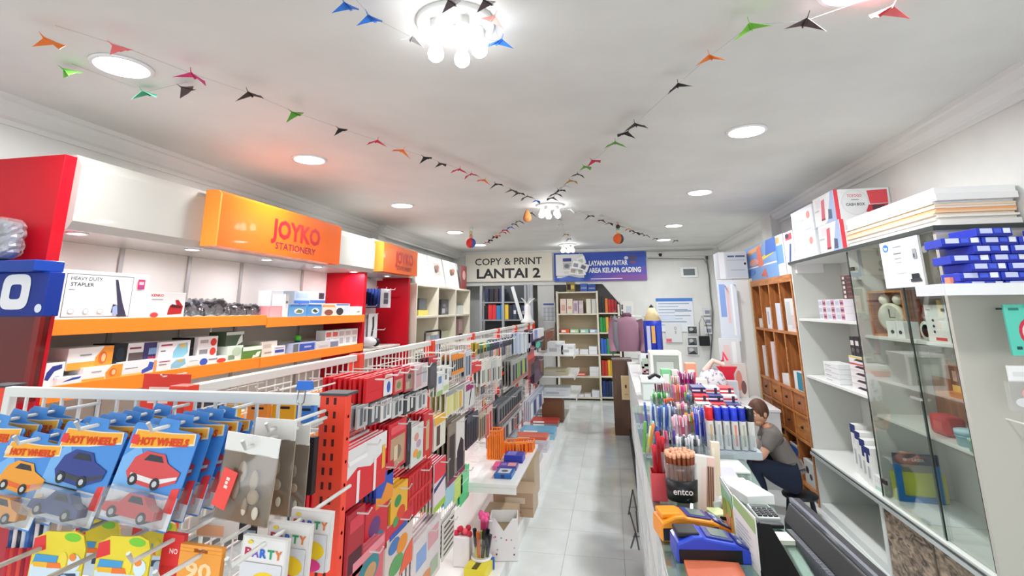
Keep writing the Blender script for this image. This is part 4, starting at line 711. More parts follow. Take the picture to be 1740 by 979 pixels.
for rc, c, n_ in (((757, 806, 772, 856), '9CD0DC', 'light blue'), ((772, 800, 786, 846), 'C8E06A', 'lime'), ((783, 796, 797, 852), '5CD08A', 'bright green')): hang(rc, 'rubber_glove_pack', '%s soft pack hanging under the dark brush set' % n_, 'soft pack', 2, .02, .008, c, [('r', .1, .6, .9, .62, 'E8F0EC'), ('r', .0, .9, 1, 1, c)], X=-.99)
hang((752, 880, 772, 940), 'wire_card_pack', 'white card with a dark grid low beside the base shelf', 'stationery pack', 2, .02, .006, 'DAD8D2', [('r', .1, .1 + .15 * i, .9, .16 + .15 * i, '5A4C44') for i in range(6)], X=-.97)
wbk = thing('rose_basket', 'small white basket with red ribbon roses on the base shelf', 'basket', tuple(at(783, 965, Z=.1255))); MB().box(-.05, .05, 0, .08, 0, .16, M('E8E4E4', .4)).build('basket_body', wbk, bevel=.006); rr = MB()
for i in range(7): rr.ball((-.04 + .014 * i, .03 + .02 * (i % 2), .17 + .012 * (i % 3)), .018, M(['D8304A', 'E85A6A', 'C02038'][i % 3], .6), 8, 5)
rr.build('red_roses', wbk)
fill = ['D8D4CC', 'B8BCC0', 'C8303A', '4A4E58', 'E0DCD0', '8A9AB4', 'D8C890', '2C2E38', 'C4C8C4', 'A8A0A0', 'E4E2DE', '6A7480']
for r_ in range(5):
    for k in range(15):
        zt = 1.30 - .215 * r_; y = 3.25 + k * .31 + (r_ % 2) * .12
        if y > 7.9 or (r_ >= 3 and y < 4.8): continue
        c = fill[(k * 5 + r_ * 3) % 12]; w = rnd.uniform(.10, .17); h = rnd.uniform(.14, .19)
        hung_blister('assorted_pack', 'assorted stationery pack hanging deep in the far bays of the gondola', 'stationery pack', (rnd.uniform(-1.16, -1.06), y, zt), w, h, '+X', c, [('r', .0, .8, 1, 1, fill[(k + r_ * 7) % 12]), ('r', .2, .1, .4, .7, fill[(k * 3 + r_) % 12]), ('r', .6, .15, .75, .7, fill[(k * 7 + 2) % 12])], 'assorted packs deep in the far bays'); hook(y, zt - .01, .24)
# red price strip, jars and boxes
gs = G(GX + .20, GX + .225, 4.3, 6.4, 1.005, 1.03, REDPOST).build('price_strip', gd)
# goods on the low shelf and the base
def onz(name, label, cat, px, py, z, w, d, h, col, items=(), face='-Y', rz=0, top=None, **k):
    p = at(px, py, Z=z); o = pack(name, label, cat, (p.x, p.y, z), w, d, h, face, col, items, rz=rz, **k)
    if top:
        q = MB(); prints(q, w, d, top); t = q.build('printed_top', o); t.rotation_euler = (-PI / 2, 0, 0); t.location = (0, 0, h); 
    return o
sz = .5005
onz('ink_box', 'flat blue box with a white label, nearest on the low white shelf', 'box', 854, 814, sz, .12, .15, .028, '2468B0', [('r', .4, .1, .6, .9, '2A3C78')], rz=.0, top=[('r', .15, .2, .85, .85, 'C8D4E0'), ('e', .5, .5, .2, .15, '5A6068')])
onz('ink_box', 'flat purple and pink box behind the blue box on the low shelf', 'box', 857, 800, sz, .17, .13, .024, '5A4AA0', [('r', 0, 0, .2, 1, 'E06A9A')], rz=.05, top=[('r', 0, 0, .25, 1, 'E8609A'), ('r', .6, .2, .95, .8, 'E8A0A0'), ('r', .3, .3, .55, .7, '8A80D0')])
onz('ink_box', 'flat blue violet box in front of the orange baskets', 'box', 872, 787, sz, .14, .13, .05, '3A44B0', [('r', 0, .0, 1, .3, '2A3490')], top=[('r', .1, .1, .6, .9, '7A7CD0')])
def basket(px, py, w, d, h, label):
    p = at(px, py, Z=sz); t = thing('wire_basket', label, 'basket', tuple(p)); m_ = M('FF8A2A', .35); mb = MB(); n = 7
    for i in range(n + 1):
        u = -w / 2 + w * i / n
        for y in (0, d): mb.box(u - .004, u + .004, y - .003, y + .003, 0, h, m_)
        v = d * i / n
        for x in (-w / 2, w / 2): mb.box(x - .003, x + .003, v - .004, v + .004, 0, h, m_)
    mb.build('basket_sides', t)['kind'] = 'stuff'
    r = MB(); r.box(-w / 2, w / 2, 0, d, 0, .005, m_); r.build('basket_floor', t)
    r = MB(); r.tube([(-w / 2, 0, h), (w / 2, 0, h), (w / 2, d, h), (-w / 2, d, h), (-w / 2, 0, h)], .006, m_, 6); r.build('basket_rim', t)
    for i in range(4): B(-w * .4 + w * .2 * i, -w * .25 + w * .2 * i, d * .2, d * .8, .006, h * .8, M(['F09A3C', 'E88030', 'F2B060', 'DC7028'][i], .4)).build('filler_pack', t)
basket(839, 781, .10, .12, .20, 'tall orange wire basket on the low white shelf'); basket(875, 772, .17, .12, .08, 'low orange wire basket next to the tall one')
basket(890, 768, .14, .12, .07, 'small orange wire basket at the right end of the low shelf')
bzz = .1255
for i, (px, py, w, d, h, c, l) in enumerate(((893, 850, .34, .30, .30, 'CDBB9C', 'tan carton with a yellow pad on top under the low shelf'), (892, 878, .30, .26, .16, 'B89A80', 'brown taped carton in front of the tan carton'), (868, 905, .22, .2, .12, 'B0917A', 'small brown printed carton on the base shelf near the pencil box'))):
    p = at(px, py, Z=bzz); onz('cardboard_box', l, 'carton', px - 20, py, bzz, w, d, h, c, [('r', 0, .35, 1, .40, 'A08468'), ('r', .3, .55, .8, .8, 'D8C8B0'), ('e', .5, .2, .2, .08, '8A5A4A')], side='BBA488')
p = at(873, 850, Z=bzz); tag(B(-.13, .13, 0, .2, 0, .02, M('EBD98A', .5)).build('yellow_pad', None, (p.x, p.y + .06, bzz + .3015)), 'yellow paper pad lying on the tan carton', 'paper pad')
pb = thing('polka_dot_box', 'white box with colourful dots and a V cut front on the base shelf', 'box', tuple(at(856, 955, Z=bzz)), .15)
w, h, d = .17, .235, .14; m_ = M('E9E7E6', .4); fn = lambda u, v, t: (u, t, v)
MB().prism([(-w / 2, 0), (w / 2, 0), (w / 2, h), (.055, h), (0, h * .70), (-.055, h), (-w / 2, h)], fn, 0, .004, m_).build('front_panel', pb)
MB().box(-w / 2, w / 2, d - .004, d, 0, h, m_).box(-w / 2, -w / 2 + .004, .004, d, 0, h, m_).box(w / 2 - .004, w / 2, .004, d, 0, h, m_).box(-w / 2, w / 2, 0, d, 0, .004, m_).build('box_walls', pb)
q = MB(); prints(q, w, h, [('e', rnd.uniform(.1, .9), rnd.uniform(.06, .6), .03, .022, c) for c in ('303038', 'D05080', 'B0B4C8', 'E8A0B0', '8A90B0', 'D86090', 'C8C8D0', 'B890A8', 'A8ACC0', '303038')]); q.build('dots', pb)
B(-w / 2 + .006, w / 2 - .006, .01, d - .01, .005, h * .72, M('8A7A58', .6)).build('filling', pb)
jr = thing('lidded_jar', 'clear jar of pens with a red band in front of the dotted box', 'jar', tuple(at(818, 965, Z=bzz)))
MB().lathe([(.052, .012), (.056, .02), (.056, .15), (.050, .165), (.050, .175)], ACRYL, 20).build('jar_wall', jr); MB().lathe([(1e-5, 0), (.06, 0), (.062, .045), (.057, .05), (1e-5, .051)], M('B8242C', .35), 20).build('red_band', jr)
MB().box(-.035, .03, -.03, .03, .052, .12, M('D8D260', .5)).build('yellow_note', jr); MB().lathe([(.058, .05), (.062, .052), (.062, .062), (.058, .064)], PWHITE, 20).build('rim', jr)
mp = [('16181C', -.03, -.02, .06), ('16181C', .03, .01, .05), ('1A1A20', .02, -.03, .06), ('E8457A', 0, .02, .10), ('F0609A', .02, .03, .11), ('E06A2C', -.01, -.03, .05), ('A8D040', .01, -.015, .05), ('E8E0E4', .04, .02, .09), ('2C2A34', .045, -.01, .03)]
for i, (c, x, y, z) in enumerate(mp):
    o = MB().tube([(x * .7, y * .7, 0), (x * 1.25, y * 1.25, .10 + z)], .0125, M(c, .4), 8).build('marker_pen', None, tuple(jr.location + Vector((0, 0, .053)))); tag(o, '%s marker standing in the clear jar with the red band' % ['black thick', 'black tilted', 'short black', 'pink', 'tall pink', 'orange', 'lime green', 'white', 'dark slim'][i], 'marker')
pf = MB()
for i in range(16): a = i * 2.4; pf.ball((.022 * math.cos(a) * (i % 3) * .6, .02 * math.sin(a) * (i % 3) * .6, .0 + .006 * i % .03), .016, M('F0609A', .7), 7, 5)
tag(pf.build('pompom', None, tuple(jr.location + Vector((.0, .03, .25)))), 'fluffy pink pompom on a pen top in the clear jar', 'pompom')
onz('yellow_box', 'yellow box with a dark strip at the bottom edge by the jar', 'box', 806, 985, bzz, .13, .16, .05, 'EADB3C', [], top=[('r', .35, 0, .6, 1, '5A5020')], rz=-.1)
tag(B(-.02, .02, 0, .015, 0, .06, M('2C68C8', .4)).build('blue_tag', None, tuple(at(834, 968, Z=bzz))), 'small blue tag at the foot of the clear jar', 'tag')
# stacks on the base shelf farther along
bs_ = [((905, 830), .22, .24, .22, 'DDD6C0', 'stack of pale pads with green print beyond the low shelf', '9AB070'), ((930, 790), .26, .26, .12, 'D0CCC8', 'white and grey stack of paper packs on the base shelf', 'B8A8B8'), ((945, 770), .30, .22, .15, 'D8D4DC', 'stack with a red and yellow top pack on the base shelf', 'D86A50'), ((951, 748), .34, .25, .10, '9CC8DC', 'pale blue stack of packs on the base shelf', '7CB8D8'), ((955, 726), .3, .25, .07, '8A9098', 'grey and red stack at the far base shelf', 'C84A40'), ((958, 714), .3, .25, .09, '9098A4', 'grey stack at the far end of the base shelf', 'B0B8C4')]
for (px, py), w, d, h, c, l, tcol in bs_:
    n = max(2, int(h / .03)); y = at(px, py, Z=bzz).y; base = None
    for k in range(n):
        onz_l = 'pack in the ' + l
        pack('paper_pack', onz_l, 'paper pack', (-.93 + rnd.uniform(-.01, .01), y + rnd.uniform(-.008, .008), bzz + k * h / n), w * 1.2, d, h / n - .001, '-Y', c if k < n - 1 else tcol, [('r', .1, .2, .5, .8, 'F0F0EC')], group=l)
for (px, py, z, c, l, w, h) in ((945, 584, 1.001, 'E6E8E8', 'white boxes on the upper end shelf, left', .22, .16), (960, 584, 1.001, 'ECEEEE', 'white box on the upper end shelf, right', .18, .12), (950, 616, .721, 'C8C0A0', 'tan and white pack on the middle end shelf', .34, .08), (955, 650, .461, 'DDE2E4', 'pale plastic tray stack on the lowest end shelf', .36, .10)):
    pack('shelf_box', l, 'box', (-.80 + (.0 if px < 958 else .17), 7.36, z), w, .3, h, '-Y', c, [('r', .1, .2, .6, .5, 'B8BCC0'), ('r', .5, .6, .9, .8, 'A89A78' if c[0] == 'C' else 'D0D4D8')])
tag(B(-.14, .14, 0, .25, 0, .30, M('7A5236', .6)).build('brown_carton', None, (-.86, 7.35, .126)), 'brown carton on the base under the end shelves', 'carton')
wv = thing('white_vase_ornament', 'white sculpted ornament standing over the far end of the gondola', 'ornament', (-1.27, 7.93, 1.404))
MB().lathe([(.10, 0), (.11, .02), (.06, .07), (.045, .15), (.05, .24), (.03, .28)], M('E6E8E6', .4), 14).build('body', wv)
for a in (0, 1.3, 2.6, 3.9, 5.2): MB().tube([(0, 0, .25), (.05 * math.cos(a), .05 * math.sin(a), .32), (.11 * math.cos(a), .11 * math.sin(a), .37)], .016, M('E6E8E6', .4), 6, .008).build('arm', wv)
# a few goods on the near left side of the gondola, seen through the end mesh
for i, (x, y, z, w, h, c, l, cat) in enumerate(((-1.80, 1.9, 1.12, .22, .25, 'E23A2C', 'bright red sign pack behind the wire mesh', 'sign'), )):
    hung_blister('hanging_pack', l, cat, (x, y, z + h), w, h, '-Y', c, [('r', .15, .55, .85, .8, 'F0D0C8' if i == 0 else '50545A'), ('r', .2, .1, .6, .3, '8A1A18' if i == 0 else '3C3838')])
    peg(gd, (x - GX, y - GY0 + .1, z + h - .008), (0, -1, 0), .13, .003, WIRE, .01); 
# ------------------------------------------------------------------ wire end rack facing the camera
RX0, RX1, RY = -1.845, -.70, 1.34
er = thing('wire_end_rack', 'white wire end rack with red posts at the near end of the gondola', 'display rack', (-1.27, RY, 0))
E_ = lambda x0, x1, y0, y1, z0, z1, m_: B(x0 + 1.27, x1 + 1.27, y0 - RY, y1 - RY, z0, z1, m_)
for x in (RX0 - .055, RX1 - .075):
    u = E_(x, x + .075, RY - .012, RY + .018, 0, 1.398, REDPOST).build('post', er, bevel=.002)
    E_(x - .002, x + .077, RY - .014, RY + .05, 1.398, 1.404, DGREY).build('post_cap', er)
    sl = MB(); z = .9
    while z < 1.385:
        for dx in (.018, .040): sl.box(x + dx + 1.27, x + dx + .007 + 1.27, -.0132, -.012, z, z + .017, M('4A1210', .6))
        z += .034
    sl.build('slots', u)
    s2 = MB()
    for k in range(8): s2.lathe([(1e-5, .0005), (.004, .0005)], M('5A1512', .6), 8, (x + 1.345 + .0005, .003, .96 + .055 * k), R=Matrix.Rotation(PI / 2, 3, 'Y'))
    s2.build('bolt_holes', u)['kind'] = 'stuff'
E_(RX0 + .02, RX1 - .075, RY - .012, RY + .012, 1.372, 1.400, WIRE).build('top_rail', er, bevel=.003); E_(RX0 + .02, RX0 + .045, RY - .012, RY + .012, .2, 1.375, WIRE).build('side_rail', er, bevel=.003)
wg = wiregrid(RX0 + 1.27 + .03, RX1 + 1.27 - .075, .2, 1.375, 16, 18, .0035, WIRE).build('wire_mesh', er); wg['kind'] = 'stuff'
MB().box(-.03, .52, 0, .03, 0, .02, DGREY).build('foot', er, (RX0 + 1.29, 0, 0)); MB().box(-.5, .06, 0, .03, 0, .02, DGREY).build('foot', er, (RX1 + 1.25, 0, 0))
def epeg(x, z, yt): peg(er, (x + 1.27, -.005, z), (0, -1, 0), RY - yt, .0045, WIRE, .018)
def toycar(parent, col, w, loc, y=-.012):
    m_ = M(col, .2, 0, .6, .6); mb = MB(); L = w; fn = lambda u, v, t: (u * L, t, v * L)
    mb.prism([(-.5, .08), (-.46, .2), (-.2, .24), (-.08, .38), (.2, .38), (.32, .25), (.48, .2), (.5, .08), (.3, .06), (-.3, .06)], fn, y - .012, y + .012, m_)
    b = mb.build('toy_car', parent, loc)
    q = MB(); q.prism([(-.06, .26), (-.02, .35), (.16, .35), (.24, .26)], fn, y - .0125, y + .0125, M('1C2430', .1)); q.build('window', b)
    for x in (-.28, .28): MB().lathe([(.085 * L, -.013), (.085 * L, .013)], M('1A1A1C', .4), 12, (x * L, y, .085 * L), R=Matrix.Rotation(PI / 2, 3, 'X')).lathe([(.045 * L, -.0135), (.045 * L, .0138)], STEEL, 10, (x * L, y, .085 * L), R=Matrix.Rotation(PI / 2, 3, 'X')).build('wheel', b)
def carcard(rect, Y, label, car, art, n, tilt=.13, accent='E83A3A', cb='4A90DC', grp=None, step=.042):
    x0, y0, x1, y1 = rect; xm = (x0 + x1) / 2; p = at(xm, y0, Y=Y); w = at(x1, (y0 + y1) / 2, Y=Y).x - at(x0, (y0 + y1) / 2, Y=Y).x; h = p.z - at(xm, y1, Y=Y).z
    mb = MB(); fn = lambda u, v, t: (u * w, t, v * h)
    mb.prism([(-.5, -.94), (-.5, -.02), (-.47, 0), (-.16, 0), (-.14, .09), (.14, .09), (.16, 0), (.47, 0), (.5, -.02), (.5, -.94), (.47, -.96), (-.47, -.96)], fn, 0, .002, M(cb, .3, 0, .5, .3))
    o = mb.build('toy_car_card', None, tuple(p - Vector((0, 0, .09 * h * .5))), rot=(-.20, tilt, 0)); tag(o, label, 'toy')
    q = MB(); Y_ = lambda pts, c, k: q.poly([((u - .5) * w, -.0006 * k, (v - .96) * h) for u, v in pts], M(c, .3, 0, .5, .3))
    Y_([(.0, .33), (1, .33), (1, .93), (0, .93)], cb, 1); Y_([(.0, .32), (.6, .32), (.2, .75), (0, .6)], '78B4EC', 2); Y_([(0, .02), (1, .02), (1, .33), (0, .33)], 'E4E8EC', 2)
    Y_([(.05, .69), (.5, .75), (.98, .84), (.95, .96), (.6, .92), (.06, .89)], 'F4E0C0', 3); Y_([(.07, .705), (.5, .765), (.95, .855), (.93, .945), (.6, .905), (.08, .88)], 'F8AC28', 4)
    Y_([(.04, .74), (.13, .74), (.13, .84), (.04, .83)], accent, 5); Y_([(.86, .18), (.99, .18), (.99, .42), (.88, .40)], accent, 4)
    # the printed picture of the car
    c0, c1 = art
    Y_([(.14, .47), (.22, .38), (.62, .36), (.90, .46), (.92, .56), (.70, .62), (.62, .70), (.34, .70), (.20, .62)], c0, 5); Y_([(.34, .61), (.40, .675), (.58, .675), (.64, .62)], '28303C', 6); Y_([(.22, .42), (.62, .40), (.90, .49), (.90, .52), (.60, .45), (.22, .47)], c1, 6)
    for u in (.28, .62): Y_([(u + .07 * math.cos(a * PI / 6), .41 + .06 * math.sin(a * PI / 6)) for a in range(12)], '202226', 7); Y_([(u + .035 * math.cos(a * PI / 6), .41 + .03 * math.sin(a * PI / 6)) for a in range(12)], 'C8CCD0', 8)
    q.build('printed_panel', o)
    tq = MB(); add_text(tq, 'HOT WHEELS', 0, 0, .105 * h, M('E0401C', .4), 0, .045, w * .76); t_ = tq.build('lettering', o, (-.0 + .02 * w, -.0045, -.18 * h), rot=(0, -.12, 0))
    bl = MB().box(-w * .44, w * .44, -.030, -.001, -.92 * h, -.64 * h, FILM); bl.build('blister', o)
    toycar(o, car, w * .78, (0, 0, -.90 * h), -.014)
    for i in range(1, n): dup(o, (p.x + rnd.uniform(-.006, .006), Y + step * i, o.location.z + rnd.uniform(-.004, .004)), rot=(-.2, tilt + rnd.uniform(-.03, .03), 0), label='blue carded toy car hanging behind ' + grp, group='carded toy cars behind ' + grp)
    epeg(p.x, p.z - .09 * h * .3, Y - .05)
    return o
carcard((-48, 712, 48, 884), 1.08, 'carded toy car with a dark car picture cut by the left edge', '5A6470', ('4A4E58', 'C8CCD0'), 4, cb='4C94DC', grp='the leftmost card', accent='C8D83A')
carcard((18, 742, 116, 888), 1.06, 'carded toy car with an orange car on blue card', 'F0A028', ('F0A030', 'E86A28'), 5, grp='the orange toy car', accent='F4D8B0')
carcard((113, 718, 222, 884), 1.07, 'carded toy car with a navy blue car on blue card', '2A3A78', ('2C3E8C', '3A3E48'), 5, grp='the navy toy car')
carcard((230, 720, 344, 888), 1.05, 'carded toy car with a red classic car on blue card', 'C83A3C', ('D8484A', 'E8E4E4'), 5, grp='the red toy car')
# pouches with white headers
def pouch(rect, Y, label, tilt, tagc=None):
    x0, y0, x1, y1 = rect; xm = (x0 + x1) / 2; p = at(xm, y0, Y=Y); w = at(x1, (y0 + y1) / 2, Y=Y).x - at(x0, (y0 + y1) / 2, Y=Y).x; h = p.z - at(xm, y1, Y=Y).z
    t = thing('toy_pouch', label, 'toy pouch', tuple(p), rot=(0, tilt, 0))
    B(-w / 2, w / 2, 0, .003, -h * .22, 0, M('E2E0DC', .4)).build('header_card', t)
    mb = MB(); N = 6
    for i in range(N + 1):
        for j in range(N + 1):
            u, v = i / N, j / N; b = .016 * math.sin(PI * u) * math.sin(PI * min(1, v * 1.1)) + rnd.uniform(-.002, .002); mb.v.append((-w / 2 + w * u, -b, -h * (.21 + .79 * v)))
    for i in range(N):
        for j in range(N): k = i * (N + 1) + j; mb.face((k, k + 1, k + N + 2, k + N + 1), clear_brown, True)
    mb.build('clear_pouch', t)
    B(-w / 2, w / 2, .004, .006, -h, -h * .2, M('A39686', .5)).build('back_sheet', t)
    fg = MB()
    for (x, z, r, sz) in ((-.05, -.42, .10, 1.8), (-.1, -.62, .08, 2.2), (.12, -.5, .09, 2.), (.14, -.68, .13, 1.), (.05, -.8, .06, 2.5), (.2, -.85, .07, 1.6)): fg.ball((x * w * 1.4, -.004, z * h), r * w * .9, M('CFC6B4' if sz != 1. else 'E4DCCE', .4), 8, 5, 1, .35, sz)
    fg.build('figure', t)
    if tagc: 
        q = B(-w * .13, w * .13, -.022, -.02, -.22 * h, .22 * h, M(tagc, .4)).build('red_tag', t, (-w * .24, 0, -.60 * h), rot=(0, .22, 0)); s = MB(); prints(s, w * .16, .34 * h, [('r', .35, .1 + .14 * k, .65 + .1 * (k % 2), .2 + .14 * k, 'F8E0D8') for k in range(6)], -.0205); s.build('printed_panel', q, (0, 0, -.17 * h))
    epeg(p.x, p.z - .02, Y - .03)
clear_brown = clear('brown_tinted_film', 'D6CCC0', 2.0, .12, .06)
pouch((385, 740, 478, 892), 1.04, 'brown clear toy pouch with a white header and red tag', .10, 'F0504A')
pouch((434, 712, 505, 876), 1.12, 'brown clear toy pouch with figures behind the tagged pouch', .03, 'C83038')
pouch((470, 722, 528, 880), 1.2, 'narrow toy pouch with a white header next to the red post', .02)
B_ = pack('dark_pack', 'black clip pack hanging behind the toy pouches at the red post', 'blister pack', tuple(at(517, 842, Y=1.25)), .035, .02, .13, '-Y', '1C1C20', [('r', .2, .4, .5, .9, '5A5C60')])
# pencils at the lower left
for i in range(9):
    p = at(2 + i * 7.2, 979 + 60, Y=1.10); q = MB(); top = at(2 + i * 7.2 + 22, 888, Y=1.10); cc_ = ['C83040', 'D84A40', 'B82A38', 'E05048', '9A2030'][i % 5]
    q.tube([(0, 0, 0), (top.x - p.x, 0, (top.z - p.z) * .72)], .0075, M(cc_, .35), 6); q.tube([((top.x - p.x) * .72, 0, (top.z - p.z) * .72), (top.x - p.x, 0, top.z - p.z)], .007, M(['2A4478', 'C8CCD4', 'E0D4D0', '3A68B0', '20243A'][(i * 2) % 5], .35), 6)
    o = q.build('jumbo_pencil', None, tuple(p)); tag(o, 'long red jumbo pencil in the hanging set at the lower left corner', 'pencil', 'red pencils in the lower left set')
pe = B(-.14, .06, 0, .006, -.2, .17, M('B83A44', .5)).build('pencil_backing', None, tuple(at(20, 979, Y=1.125))); tag(pe, 'dark red backing card of the pencil set at the lower left', 'card')
# colourful toy packs on the lower pegs
def toypack(rect, Y, label, grp=None, lab_only=False):
    x0, y0, x1, y1 = rect; p = at((x0 + x1) / 2, y0, Y=Y); w = at(x1, (y0 + y1) / 2, Y=Y).x - at(x0, (y0 + y1) / 2, Y=Y).x; h = p.z - at((x0 + x1) / 2, y1, Y=Y).z
    mb = MB(); fn = lambda u, v, t: (u * w, t, v * h)
    mb.prism([(-.5, -1), (.5, -1), (.5, -.25), (.42, -.05), (.25, .0), (0, -.04), (-.28, -.06), (-.5, -.2)], fn, 0, .004, M('E8D23A', .35)); o = mb.build('toy_plane_pack', None, tuple(p), rot=(0, .05, 0)); tag(o, label, 'toy', grp)
    q = MB(); K = lambda pts, c, k: q.poly([((u - .5) * w, -.0005 * k, (v - 1) * h) for u, v in pts], M(c, .35)); E2 = lambda u, v, a, b: [(u + a * math.cos(i * PI / 6), v + b * math.sin(i * PI / 6)) for i in range(12)]
    K(E2(.72, .90, .16, .07), '7AC83A', 1); K([(0, .55), (.25, .65), (.2, .88), (0, .8)], 'E0383C', 1); K([(.02, .0), (.98, 0), (.98, .40), (.02, .38)], 'CFE0EC', 1); K([(.05, .42), (.5, .46), (.52, .58), (.08, .56)], '4A9CD0', 2); K([(.08, .36), (.34, .38), (.34, .46), (.08, .44)], 'F2B82A', 3); K([(.34, .37), (.62, .40), (.58, .48), (.34, .46)], 'F07A30', 3)
    K(E2(.84, .52, .12, .13), 'D8E8F4', 2); K(E2(.80, .60, .07, .06), 'F08A3A', 3); K(E2(.62, .52, .08, .14), 'F0D848', 2); K([(.5, .2), (.95, .25), (.9, .36), (.5, .3)], '3A4A60', 2); K(E2(.70, .22, .1, .1), 'B0C0D8', 3); q.build('printed_panel', o)
    return o, p
for rc, Y, l in (((62, 900, 152, 1010), 1.0, 'yellow and blue carded toy plane pack, front left lower peg'), ((170, 908, 262, 1020), .98, 'yellow and blue carded toy plane pack, front right lower peg'), ((132, 880, 208, 980), 1.16, 'yellow and green toy pack farther back on the left lower peg'), ((228, 882, 305, 985), 1.16, 'yellow and green toy pack farther back on the right lower peg')):
    o, p = toypack(rc, Y, l)
for px, py, Y in ((-6, 964, .92), (84, 981, .92)):
    a = at(px, py, Y=Y); peg(er, (a.x + 1.27, -.005, a.z), (0, -1, 0), RY - Y, .005, M('C8BEB4', .35), .0)
# 90 tag pack, red tag, white box and PARTY packs
def tagpack(rect, Y, name, label, col, items, n=1, step=.03, cut=True, grp=None, cat='pack'):
    x0, y0, x1, y1 = rect; p = at((x0 + x1) / 2, y0, Y=Y); w = at(x1, (y0 + y1) / 2, Y=Y).x - at(x0, (y0 + y1) / 2, Y=Y).x; h = p.z - at((x0 + x1) / 2, y1, Y=Y).z
    mb = MB(); mb.box(-w / 2, w / 2, 0, .012, -h, -.06 * h if cut else 0, M(col, .35))
    if cut: mb.box(-w / 2, -w * .16, 0, .012, -.06 * h, 0, M(col, .35)); mb.box(w * .16, w / 2, 0, .012, -.06 * h, 0, M(col, .35)); mb.box(-w / 2, w * .5, 0, .012, 0, .05 * h, M(col, .35))
    o = mb.build(name, None, tuple(p), rot=(0, .04, 0), bevel=.001); tag(o, label, cat, grp); q = MB(); prints(q, w, h, items); q_ = q.build('printed_panel', o); q_.location = (0, 0, -h)
    for i in range(1, n): dup(o, (p.x + .012 * i, Y + step * i, p.z + .004 * i), rot=(0, .04, 0), label=label + ', one of those behind it', group='packs behind ' + label[:40])
    epeg(p.x, p.z - .01, Y - .10); return o
tagpack((305, 934, 378, 1040), .98, 'orange_tag_pack', 'orange pack printed with a large 90', 'F2A042', [('t', '90', .5, .52, .26, 'F8D4A0', .03, .62), ('r', .1, .1, .9, .3, 'F5B060')])
tagpack((278, 908, 314, 1020), 1.02, 'red_tag_pack', 'red pack with small white lettering left of the orange 90 pack', 'E0383C', [('t', 'NO', .6, .70, .08, 'F8D8D8', .03, .4), ('r', .1, .1, .9, .5, 'D0282C')], cut=False)
tagpack((412, 914, 490, 1030), 1.0, 'party_pack', 'white PARTY pack with colourful letters', 'DEDAD6', [('r', .03, .03, .97, .97, 'E6E2E0'), ('t', 'P', .16, .70, .13, 'B8305A', .04, .15), ('t', 'A', .33, .70, .13, '7A5AC0', .04, .16), ('t', 'R', .50, .70, .13, '2C6AD0', .04, .15), ('t', 'T', .67, .70, .13, '2A9A6A', .04, .15), ('t', 'Y', .84, .70, .13, 'E07A3A', .04, .16), ('e', .2, .92, .06, .03, 'EAD040'), ('r', .06, .0, .94, .62, 'D8D8DC'), ('e', .6, .34, .30, .16, 'F2CC20'), ('e', .5, .1, .35, .12, 'E83A8A')], 3, .06, False)
pack('toy_box', 'white flat box with a black and green end lying behind the 90 pack', 'box', tuple(at(384, 916, Y=1.12)), .15, .1, .035, '-Y', 'E4E0DA', [('r', .0, .1, .45, .7, 'F0B890'), ('r', .7, 0, 1, 1, '1E2228'), ('r', .78, .2, .98, .6, '8A9AA8')])
for a, c, l in ((452, '7A9A3A', 'lime green'), (467, 'E8E0D4', 'cream'), (482, '3A64C0', 'blue'), (498, 'F0A040', 'orange')): pxpack('small_bottle_pack', '%s small pack standing behind the PARTY pack at the wire mesh' % l, 'pack', (a - 7, 870, a + 7, 905), ('Y', 1.30), .02, col=c, items=[('r', .1, .5, .9, .9, 'E8F0D8')])

for i, (a, b, y0, y1, c, l) in enumerate(((305, 372, 676, 720, '2A2E34', 'black bagged packs seen through the end mesh'), (380, 404, 677, 715, 'E8B82C', 'yellow slotted pack seen through the end mesh'), (420, 455, 676, 716, 'F0963C', 'orange pack seen through the end mesh'), (462, 500, 674, 716, 'F2B428', 'amber pack seen through the end mesh'), (503, 534, 677, 720, '3F84D8', 'blue pack seen through the end mesh'))):
    o = pxpack('hanging_pack', l, 'pack', (a, y0, b, y1), ('Y', 1.62 + .02 * (i % 2)), .02, col=c, items=[('r', .2, .5, .8, .6, '1E1E20' if i else '585C60'), ('r', .2, .7, .8, .76, 'E8D8C0' if i else '4A4E54')])
    peg(gd, (o.location.x - GX, 1.80 - GY0, o.location.z + .10), (0, -1, 0), .2, .003, WIRE, .01)

cl = thing('binder_clip', 'small blue clip on the rack rail beside the red post', 'clip', tuple(at(518, 662, Y=1.325))); MB().prism([(-.012, 0), (.012, 0), (.004, .022), (-.004, .022)], lambda u, v, t: (t, u, v), -.02, .02, M('3A78D8', .4)).build('clip_body', cl)
for s_ in (-.010, .010): MB().tube([(s_, -.012, -.0), (s_, -.016, -.03), (s_ * .4, -.016, -.034)], .0018, STEEL, 5).build('clip_arm', cl)
